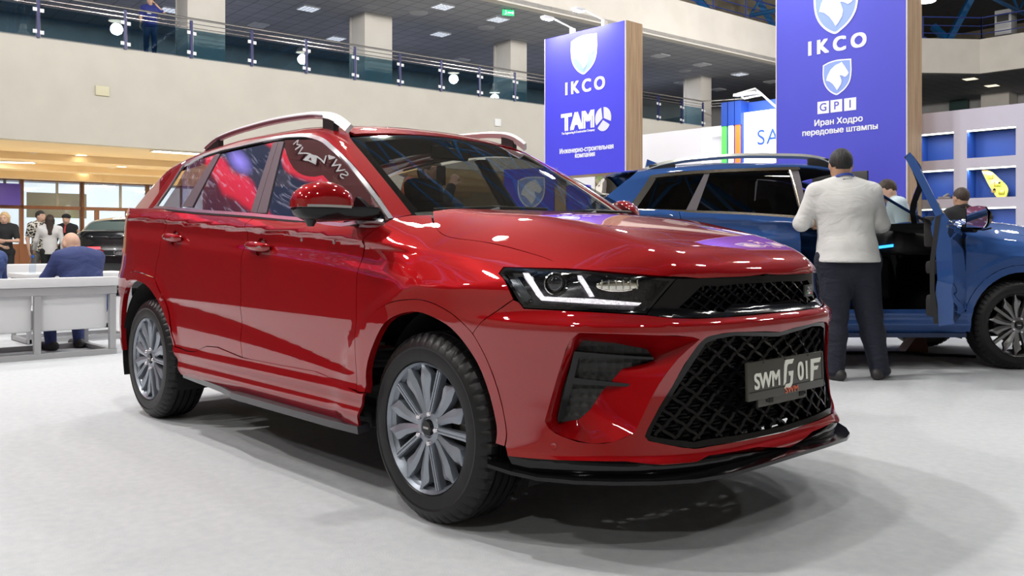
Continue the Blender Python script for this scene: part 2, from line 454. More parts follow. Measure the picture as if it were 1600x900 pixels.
machine((-12.9, 44.0, 10.72), .75, 1.2, .45, 'small white cabinet unit behind the catwalk rails, left of the tall one', 'ventilation_unit')
machine((-10.9, 44.2, 10.72), 1.1, 1.85, .10, 'tall white cabinet with dark window behind the catwalk rails', 'ventilation_unit')
machine((-9.35, 44.2, 10.72), 1.0, .95, 1.0, 'white cabinet at the picture edge behind the catwalk rails', 'ventilation_unit')
for i, (a, c, lab) in enumerate((((-16.2, 44.6, 10.8), (-14.2, 44.6, 14.4), 'bright blue slanted roof strut rising above the catwalk, beside the bell lamp'),
                      ((-16.6, 44.6, 12.4), (-15.2, 44.6, 10.8), 'short blue strut leaning to the catwalk foot beside the bell lamp'),
                      ((-20.3, 31, 10.8), (-21.6, 27.4, 14.0), 'blue slanted strut above the cream beam, left of the tall blue tower'),
                      ((-20.2, 36, 10.8), (-20.8, 33.2, 14.0), 'blue slanted strut above the cream beam next to the tall blue tower'))):
    b = MB(); b.tube([a, c], .20, 4); tag(b.build('roof_strut', mat('strut_blue', (.01, .11, .30), .4)), lab, 'strut')
# --- balcony railing
STEEL = mat('polished_steel', (.62, .58, .54), .2, 1.); PBLUE = mat('post_blue', (.018, .022, .12), .4); CLAMP = mat('clamp_white', (.8, .8, .82), .4)
RGL = glass('railing_glass', (.46, .60, .67), 1.5)
rail = thing('balcony_railing', 'balcony railing with tinted glass panes, blue posts and steel handrail', 'railing', hp(9.7, .05, 6.52), HR)
def rl(s, off, z): return ((off) , (s - 9.7), z)
posts = [-5.3, -3.2, -1.1, 1.0, 3.82 - .9 + .0, 3.82, 6.02, 7.87, 9.72, 11.54, 13.3, 15.06, 16.79, 18.52, 20.22, 21.9, 23.55, 25.2, 26.85, 28.44, 30.03, 31.55]
posts = [-5.0, -2.9, -.8, 1.62, 3.82, 6.02, 7.87, 9.72, 11.54, 13.3, 15.06, 16.79, 18.52, 20.22, 21.9, 23.55, 25.2, 26.85, 28.44, 30.03, 31.55]
b = MB(); b.tube([rl(-8, 0, 1.14), rl(31.55, 0, 1.14), (1.9, 22.75, 1.14)], .032, 8); b.build('handrail', STEEL, rail)
for z in (1.0, .88):
    b = MB(); b.tube([rl(-8, 0, z), rl(31.55, 0, z), (1.9, 22.75, z)], .014, 6); b.build('rod', STEEL, rail)
for i, s in enumerate(posts):
    b = MB(); b.box(rl(s, 0, .53), (.06, .075, 1.10)); p = b.build('post', PBLUE, rail)
    for (ds, z) in ((-.085, .14), (.085, .12), (-.085, .72), (.085, .70)):
        b = MB(); b.box(rl(s + ds, .035, z), (.03, .10, .10), bev=.006); b.build('clamp', CLAMP, p)
    if i + 1 < len(posts):
        a, c = s + .06, posts[i + 1] - .06
        b = MB(); b.box(rl((a + c) / 2, .02, .41), (.012, c - a, .80)); b.build('glass_pane', RGL, rail)
# --- ceiling panels, vents, exit sign
GRIDE = mat('grid_lamp_glow', (.8, .85, .95), .4, emit=(.85, .92, 1.0), estr=1.7); GRIDD = mat('grid_lamp_off', (.5, .5, .52), .5)
def ceil_at(px, py, z=9.15):
    t = (z - CAM_POS[2]) / ((382 - py) / 1388.45)
    d = Vector((math.cos(CAM_YAW), math.sin(CAM_YAW), 0)); r = Vector((math.sin(CAM_YAW), -math.cos(CAM_YAW), 0))
    return Vector(CAM_POS) + (d + r * ((px - 800) / 1388.45)) * t + Vector((0, 0, z - CAM_POS[2]))
cells = [(482, 12, 1), (404, 38, 0), (525, 59, 1), (692, 9, 1), (688, 52, 1), (778, 29, 1), (720, 93, 0), (1032, 86, 0), (1097, 100, 0), (1156, 115, 1), (1066, 128, 0), (1122, 139, 0), (1206, 127, 0), (265, 14, 1)]
cl0 = None
for (px, py, on) in cells:
    p = ceil_at(px, py)
    t = thing('ceiling_light', 'square grid ceiling light over the balcony', 'ceiling light', p, HR, 'grid lights over the balcony')
    b = MB()
    for k in range(5): b.box((-.3 + k * .15, 0, -.03), (.015, .6, .05)); b.box((0, -.3 + k * .15, -.03), (.6, .015, .05))
    b.build('grid', CLAMP, t)
    b = MB(); b.box((0, 0, -.008), (.58, .58, .008)); b.build('diffuser', GRIDE if on else GRIDD, t)
for (px, py) in ((654, 20), (760, 43), (1070, 110)):
    p = ceil_at(px, py); b = MB(); b.lathe([(.0, -.05), (.18, -.05), (.20, -.03), (.30, -.03), (.33, .0)], 24, Matrix(((1, 0, 0, 0), (0, 0, 1, 0), (0, 1, 0, 0), (0, 0, 0, 1))))
    o = b.build('ceiling_vent', mat('vent_grey', (.45, .45, .46), .5)); o.location = p
    tag(o, 'round grey ceiling vent over the balcony', 'vent', 'round vents over the balcony')
EXG = mat('exit_green', (.01, .35, .10), .4, emit=(.02, .75, .25), estr=.9); EXW = mat('exit_white', (.8, 1, .9), .4, emit=(.8, 1, .9), estr=1.2)
p = ceil_at(794, 20, 9.0)
t = thing('exit_sign', 'green lit exit sign hanging from the balcony ceiling', 'sign', p, HR - .4)
b = MB(); b.box((0, 0, 0), (.06, .42, .2), bev=.01); b.build('body', EXG, t)
b = MB(); b.tube([(0, -.12, .1), (0, -.12, .16)], .008, 6); b.tube([(0, .12, .1), (0, .12, .16)], .008, 6); b.build('hanger', DKM, t)
b = MB(); b.box((.033, .06, 0), (.006, .16, .035)); b.add([(.036, .14, -.06), (.036, .19, 0), (.036, .14, .06)], [(0, 1, 2)]); b.ball((.033, -.09, .06), (.004, .02, .02), 8, 6); b.tube([(.034, -.09, .03), (.034, -.07, -.02), (.034, -.12, -.07)], .012, 5); b.build('pictogram', EXW, t)
# small fittings on the long wall
for (s, z, w, h, lab, c) in ((5.42, 5.27, .36, .27, 'small yellowish square cover plate on the long cream wall', (.62, .58, .40)), (19.4, 5.62, .30, .28, 'small white wall box on the cream wall above the red roof', (.8, .8, .8))):
    b = MB(); M = Matrix.Translation(hp(s, .03, z)) @ Matrix.Rotation(HR, 4, 'Z'); b.box((0, 0, 0), (.07, w, h), bev=.02, M=M); tag(b.build('wall_box', mat('wall_box_%d' % int(s), c, .5)), lab, 'box')
# --- dark door and green sign beyond, right of the tall tower
b = MB(); b.box2((-17.6, 49.3, 6.5), (-16.6, 49.5, 9.1)); struct(b.build('door_1', mat('dark_green_door', (.02, .05, .045), .4)))
b = MB(); b.box2((-15.6, 48.4, 6.5), (-14.2, 49.6, 9.15)); struct(b.build('column', CREAM2))
b = MB(); b.box2((-17.3, 49.2, 7.05), (-16.75, 49.28, 7.25), .01); tag(b.build('exit_sign', EXG), 'green lit strip sign at the dark door beyond the wooden tower edge', 'sign')
for (px, py) in ((1516, 122.5), (1550, 133)):
    p = ceil_at(px, py); t = thing('ceiling_light', 'square lit panel in the far ceiling right of the wooden tower', 'ceiling light', p, 0, 'panel lights right of the tall tower')
    b = MB(); b.box((0, 0, -.02), (.62, .62, .03)); b.build('frame', CLAMP, t); b = MB(); b.box((0, 0, -.04), (.54, .54, .012)); b.build('diffuser', mat('warm_panel', (1, .9, .7), .4, emit=(1, .86, .62), estr=.75 if px > 1530 else 1.3), t)

# ================================================================ the lobby under the balcony
WARMC = mat('lobby_ceiling_warm', (.80, .62, .38), .7)
b = MB(); b.v = [tuple(hp(-14, -.36, 3.79)), tuple(hp(31, -.36, 3.79)), tuple(hp(31, -11.2, 3.79)), tuple(hp(-14, -11.2, 3.79))]; b.v += [(x, y, 3.95) for x, y, z in b.v]
b.f = [(3, 2, 1, 0), (4, 5, 6, 7)] + [(i, (i + 1) % 4, 4 + (i + 1) % 4, 4 + i) for i in range(4)]
struct(b.build('ceiling_lobby', WARMC))
for (s0, s1, o0, o1, h) in ((-10, 30, -3.6, -4.4, .22), (-10, 30, -7.6, -8.4, .22), (-10, 30, -10.2, -11.1, .35), (2.0, 2.8, -.4, -11, .18)):
    b = MB(); v = [hp(s0, o0), hp(s1, o0), hp(s1, o1), hp(s0, o1)]; b.v = [(p.x, p.y, 3.80 - h) for p in v] + [(p.x, p.y, 3.80) for p in v]
    b.f = [(3, 2, 1, 0), (4, 5, 6, 7)] + [(i, (i + 1) % 4, 4 + (i + 1) % 4, 4 + i) for i in range(4)]
    struct(b.build('beam', WARMC))
DOWN = mat('downlight_glow', (1, .9, .7), .4, emit=(1, .86, .58), estr=9)
first = None
downs = [(50, 239.5), (127, 242), (209, 256), (190, 260), (172, 262.5), (152, 265), (131, 268.5), (112, 271), (94, 273.5), (75, 275.5), (130, 277), (179, 278.5), (219, 280.5), (14, 274), (231, 266.5)]
for (px, py) in downs:
    p = ceil_at(px, py, 3.785)
    if first is None:
        first = thing('ceiling_downlight', 'round warm downlight in the lobby ceiling', 'ceiling light', p, 0, 'warm downlights of the lobby')
        M = Matrix(((1, 0, 0, 0), (0, 0, 1, 0), (0, 1, 0, 0), (0, 0, 0, 1)))
        b = MB(); b.lathe([(.16, -.02), (.20, -.02), (.21, 0)], 20, M); b.build('rim', CLAMP, first)
        b = MB(); b.lathe([(0, -.012), (.16, -.012)], 20, M); b.build('diffuser', DOWN, first)
    else:
        c = copy_tree(first); c.location = p
for (px, py, sx) in ((14, 244.5, 1.6), (36, 248.5, 1.6), (58, 244.8, 1.5), (16, 253, 1.4)):
    p = ceil_at(px, py, 3.77); t = thing('ceiling_light', 'long white light panel in the lobby ceiling', 'ceiling light', p, HR + 1.2, 'white light panels of the lobby')
    b = MB(); b.box((0, 0, 0), (sx + .1, .40, .03)); b.build('frame', CLAMP, t); b = MB(); b.box((0, 0, -.02), (sx, .32, .012)); b.build('diffuser', mat('panel_glow', (1, 1, .95), .4, emit=(1, .97, .88), estr=6), t)
p = ceil_at(278, 237.5, 3.77); t = thing('ceiling_light', 'bright warm strip light just behind the edge of the balcony wall, beside the red roof', 'ceiling light', p, HR)
b = MB(); b.box((0, 0, 0), (.4, 1.5, .05)); b.build('frame', CLAMP, t); b = MB(); b.box((0, 0, -.03), (.34, 1.4, .012)); b.build('diffuser', DOWN, t)
for (s, o, w) in ((2, -3, 130), (7, -3, 130), (12, -5, 130), (4, -8, 160), (9, -8, 160), (18, -5, 130)):
    ld = bpy.data.lights.new('lobby_light', 'AREA'); ld.shape = 'DISK'; ld.size = 1.2; ld.energy = w * 1.4; ld.color = (1, .80, .50)
    lo = bpy.data.objects.new('lobby_light', ld); COL.objects.link(lo); lo.location = hp(s, o, 3.5)
for s in (3, 10, 17, 24, 31):
    ld = bpy.data.lights.new('balcony_light', 'AREA'); ld.shape = 'RECTANGLE'; ld.size = .6; ld.size_y = .6; ld.energy = 190; ld.color = (.82, .88, 1)
    lo = bpy.data.objects.new('balcony_light', ld); COL.objects.link(lo); lo.location = hp(s, -4.2, 9.02)
# glazed brown front at the back of the lobby
BROWN = noise_color('brown_wood_frame', (.10, .035, .016), (.13, .048, .022), 8, .45, stretch=(1, 1, .1))
DAY = mat('daylight_beyond', (.9, .93, 1), 1., emit=(.82, .90, 1.0), estr=.95)
FO = -11.0
b = MB(); M = Matrix.Translation(hp(8, FO - 2.5, 1.7)) @ Matrix.Rotation(HR, 4, 'Z'); b.box((0, 0, 0), (.05, 24, 3.6), M=M); struct(b.build('background_daylight', DAY))
b = MB(); M = Matrix.Translation(hp(7.2, FO - 2.2, 2.6)) @ Matrix.Rotation(HR, 4, 'Z'); b.box((0, 0, 0), (.05, 2.2, 1.0), M=M); struct(b.build('background_building', mat('building_beige', (.62, .56, .46), .9)))
GL = glass('shopfront_glass', (.86, .90, .92), 1.45)
segs = [4.2, 5.5, 7.59, 10.04, 12.4, 14.8, 17]
for i, (a, c) in enumerate(zip(segs[:-1], segs[1:])):
    t = bpy.data.objects.new('window_%d' % (i + 1), None); link(t); struct(t); t.location = hp((a + c) / 2, FO, 0); t.rotation_euler = (0, 0, HR)
    w = c - a; b = MB()
    for y in (-w / 2, w / 2): b.box((0, y, 1.75), (.16, .14, 3.5))
    for z, h in ((3.46, .10), (2.42, .13), (.06, .12)): b.box((0, 0, z), (.16, w, h))
    if i in (2, 3): b.box((0, .0, 1.15), (.12, w, .10)); b.box((0, -w * .28, 1.2), (.12, .16, 2.4)); b.box((0, w * .18, 1.2), (.12, .12, 2.4))
    if i < 2: b.box((0, 0, .55), (.1, w, 1.0))
    b.build('window_frame', BROWN, t); b = MB(); b.box((0, w * .08, 2.95), (.06, .09, .95)); b.build('mullion', mat('grey_mullion', (.22, .22, .23), .5), t)
    b = MB(); b.box((.02, 0, 1.75), (.012, w - .1, 3.4)); b.build('window_pane', GL, t)
b = MB(); M = Matrix.Translation(hp(4.7, FO + .3, 2.87)) @ Matrix.Rotation(HR, 4, 'Z'); b.box((0, 0, 0), (.05, 1.45, .80), bev=.01, M=M)
tag(b.build('banner', mat('banner_blue', (.045, .03, .30), .5)), 'plain violet-blue banner hung over the lobby doors at the picture edge', 'banner')
b = MB(); M = Matrix.Translation(hp(3.4, FO + .2, 1.75)) @ Matrix.Rotation(HR, 4, 'Z'); b.box((0, 0, 0), (.1, 1.6, 3.5), M=M); struct(b.build('wall_lobby', BROWN))
b = MB(); M = Matrix.Translation(hp(26, -5.5, 1.9)) @ Matrix.Rotation(HR, 4, 'Z'); b.box((0, 0, 0), (11, .3, 3.8), M=M); struct(b.build('wall_lobby_side', CREAM))

for k, (s0, s1) in enumerate(((-14, 3.2), (17.05, 31))):
    b = MB(); M = Matrix.Translation(hp((s0 + s1) / 2, FO, 1.9)) @ Matrix.Rotation(HR, 4, 'Z'); b.box((0, 0, 0), (.2, s1 - s0, 3.8), M=M); struct(b.build('wall_lobby_back', CREAM))
wall_run('wall_end_lower', [hp(31.2, -6), (-19.5, 44), (16, 46.5), (31.5, 46.5)], 0, 6.4, -.3, CREAM2)
wall_run('wall_side_lower', [hp(-32, -.1), hp(-14, -.1)], 0, 10.7, -.3, CREAM)

# ---------------------------------------------------------------- red car: body surface as a level set
def pchip(xs, ys):
    xs = np.asarray(xs, float); ys = np.asarray(ys, float)
    h = np.diff(xs); dl = np.diff(ys) / h
    m = np.zeros_like(ys)
    m[0] = dl[0]; m[-1] = dl[-1]
    for i in range(1, len(xs) - 1):
        if dl[i - 1] * dl[i] > 0:
            w1 = 2 * h[i] + h[i - 1]; w2 = h[i] + 2 * h[i - 1]
            m[i] = (w1 + w2) / (w1 / dl[i - 1] + w2 / dl[i])
    def fn(x):
        x = np.clip(np.asarray(x, float), xs[0], xs[-1])
        i = np.clip(np.searchsorted(xs, x, side='right') - 1, 0, len(xs) - 2)
        t = (x - xs[i]) / h[i]; t2 = t * t; t3 = t2 * t
        return ((2 * t3 - 3 * t2 + 1) * ys[i] + (t3 - 2 * t2 + t) * h[i] * m[i]
                + (-2 * t3 + 3 * t2) * ys[i + 1] + (t3 - t2) * h[i] * m[i + 1])
    return fn
def sstep(a, b, x):
    t = np.clip((x - a) / (b - a), 0, 1); return t * t * (3 - 2 * t)
def smax(a, b, k):
    h = np.maximum(k - np.abs(a - b), 0) / k
    return np.maximum(a, b) + h * h * k * 0.25
ZS = pchip([-3.7, -2.92, -2.4, -2.05, -1.415, -.86, -.556, -.386, 0, .36, .7], [1.215, 1.196, 1.17, 1.148, 1.114, 1.085, 1.062, 1.044, 1.006, .972, .93])
ZB = pchip([-3.7, -2.72, -2.37, -1.42, -.947, -.3, .2], [1.27, 1.245, 1.228, 1.17, 1.142, 1.14, 1.14])
BASE = pchip([.0, .27, .31, .355, .395, .435, .462, .475, .52, .58, .66, .72, .76, .82, .92, 1.02, 1.25], [.86, .895, .910, .931, .9265, .937, .9315, .9275, .9305, .9325, .9335, .9335, .932, .929, .9235, .917, .904])
VAL_Z = pchip([-2.6, -2.05, -1.42, -.97, -.5, -.3], [.72, .695, .645, .595, .53, .51])
VAL_A = pchip([-2.5, -2.1, -1.42, -.8, -.45, -.36], [0, .010, .013, .012, .006, 0])
FADE = pchip([-3.7, -2.6, -2.2, .0, .35, .6], [1, 1, 1, 1, .6, .0])
FWD = pchip([0., .2, .4, .5, .6, .7, .8, .87, .91, .93, 1.1], [.93, .923, .895, .86, .803, .715, .58, .43, .26, .05, -1.5])
DXF = pchip([.0, .2, .26, .29, .315, .345, .40, .47, .55, .66, .705, .74, .765, .785, .81, .86, .92, 1.0, 1.2], [-.16, -.06, .0, .03, .035, .018, .003, -.010, -.019, -.012, -.004, .0, -.004, -.03, -.052, -.062, -.066, -.10, -.25])
REAR = pchip([0., .4, .6, .72, .80, .86, .90, .93, 1.1], [-3.655, -3.64, -3.60, -3.53, -3.44, -3.31, -3.16, -2.9, -1.2])
DXR = pchip([0, .3, .45, .70, .82, .90, 1.0, 1.2, 1.6], [.14, .06, .0, -.02, -.02, .03, .06, .10, .36])
ZC = pchip([-.6, -.2, .15, .4, .62, .78, .87, 1.0], [1.205, 1.180, 1.156, 1.115, 1.066, 1.012, .975, .90])
def drop(x, ay):
    yc = .565 - .15 * np.clip((x + .2) / 1.03, 0, 1)
    s = np.maximum(ay - yc, -.2)
    return smax(.014 * (ay / yc) ** 2, .014 + .36 * s + .5 * s * np.abs(s), .015)
def arch(x, z, cx, cz, af, ar, b):
    dx = x - cx; a = np.where(dx > 0, af, ar)
    return np.sqrt((dx / a) ** 2 + ((z - cz) / b) ** 2)
def half_width(x, z):
    zs = ZS(x); zb = ZB(x)
    w = zs - z
    low = BASE(z)
    fade = FADE(x)
    notch = np.where(w > 0, -.021 * sstep(0, .026, w) * (1 - sstep(.055, .15, w)), 0) * fade
    t = np.clip((z - zs) / np.maximum(zb - zs, .02), 0, 3)
    up = BASE(zs) - .050 * t ** 1.1
    s = np.where(w >= 0, low + notch, up)
    # long scalloped hollow low on the doors
    vz = VAL_Z(x); lo_w = np.maximum(.55 * (vz - .47), .03)
    dz = z - vz
    s = s - VAL_A(x) * np.where(dz > 0, 1 - sstep(0, np.maximum(.735 - vz, .03), dz), 1 - sstep(0, lo_w, -dz))
    # wheel-arch flares
    for cx, af, ar in ((.035, .445, .52), (-2.735, .50, .47)):
        q = arch(x, z, cx, .36, af, ar, .468)
        s = s + .011 * sstep(1.17, 1.04, q)
    # tuck towards the tail
    s = s - .05 * np.clip((-2.75 - x) / .9, 0, 1) ** 2
    return s
def f_lower(P):
    x, y, z = P[..., 0], P[..., 1], P[..., 2]
    ay = np.abs(y)
    side = ay - half_width(x, z)
    hb = sstep(-.68, -.06, x)
    top = z - (hb * (ZC(x) - drop(x, ay)) + (1 - hb) * (ZB(x) + .07))
    frt = (x - (FWD(ay) + DXF(z))) * .75
    rea = ((REAR(ay) + DXR(z)) - x) * .75
    f = smax(side, top, .10)
    f = smax(f, frt, .05)
    f = smax(f, rea, .05)
    return smax(f, .16 - z, .02)
ZR = pchip([-3.4, -2.9, -2.4, -1.9, -1.45, -1.1, -.8], [1.50, 1.585, 1.640, 1.665, 1.662, 1.632, 1.585])
RWX = pchip([1.1, 1.2, 1.3, 1.4, 1.5, 1.62, 1.7], [-3.62, -3.58, -3.44, -3.26, -3.10, -2.97, -2.9])
def f_house(P):
    x, y, z = P[..., 0], P[..., 1], P[..., 2]
    ay = np.abs(y)
    g = ZB(x)
    tuck = .13 * np.clip((-2.3 - x) / 1.2, 0, 1) ** 1.6
    side = (ay - (.868 - tuck - .47 * (z - g) - .05 * (z - g) ** 2)) * .9
    top = z - (ZR(x) - .045 * (ay / .62) ** 2.4)
    ws = (x - (-.215 - 1.72 * (z - 1.165) - .35 * (z - 1.165) ** 2 - .16 * (ay / .72) ** 2.2)) * .5
    rw = (RWX(z) + .10 * (ay / .7) ** 2.5 - x) * .6
    f = smax(side, top, .06)
    f = smax(f, ws, .05)
    f = smax(f, rw, .06)
    return smax(f, g - .06 - z, .01)
def f_side(P):
    x, y, z = P[..., 0], P[..., 1], P[..., 2]
    g = ZB(x); tuck = .13 * np.clip((-2.3 - x) / 1.2, 0, 1) ** 1.6
    return (np.abs(y) - (.868 - tuck - .47 * (z - g) - .05 * (z - g) ** 2)) * .9
def f_body(P):
    return np.minimum(f_lower(P), f_house(P))
def grad(fn, P, e=.0015):
    g = np.zeros_like(P)
    for k in range(3):
        d = np.zeros(3); d[k] = e
        g[..., k] = fn(P + d) - fn(P - d)
    n = np.linalg.norm(g, axis=-1, keepdims=True)
    return g / np.maximum(n, 1e-12)
def march(fn, O, D, t0, t1, n=160):
    """first crossing of fn from outside to inside along O + t D (arrays)"""
    ts = np.linspace(t0, t1, n)
    F = fn(O[:, None, :] + ts[None, :, None] * D[:, None, :])
    inside = F < 0
    hit = inside.any(1); i = np.argmax(inside, 1); i = np.maximum(i, 1)
    a = ts[i - 1]; b = ts[i]
    for _ in range(26):
        m = .5 * (a + b); s = fn(O + m[:, None] * D) < 0
        b = np.where(s, m, b); a = np.where(s, a, m)
    return O + (.5 * (a + b))[:, None] * D, hit

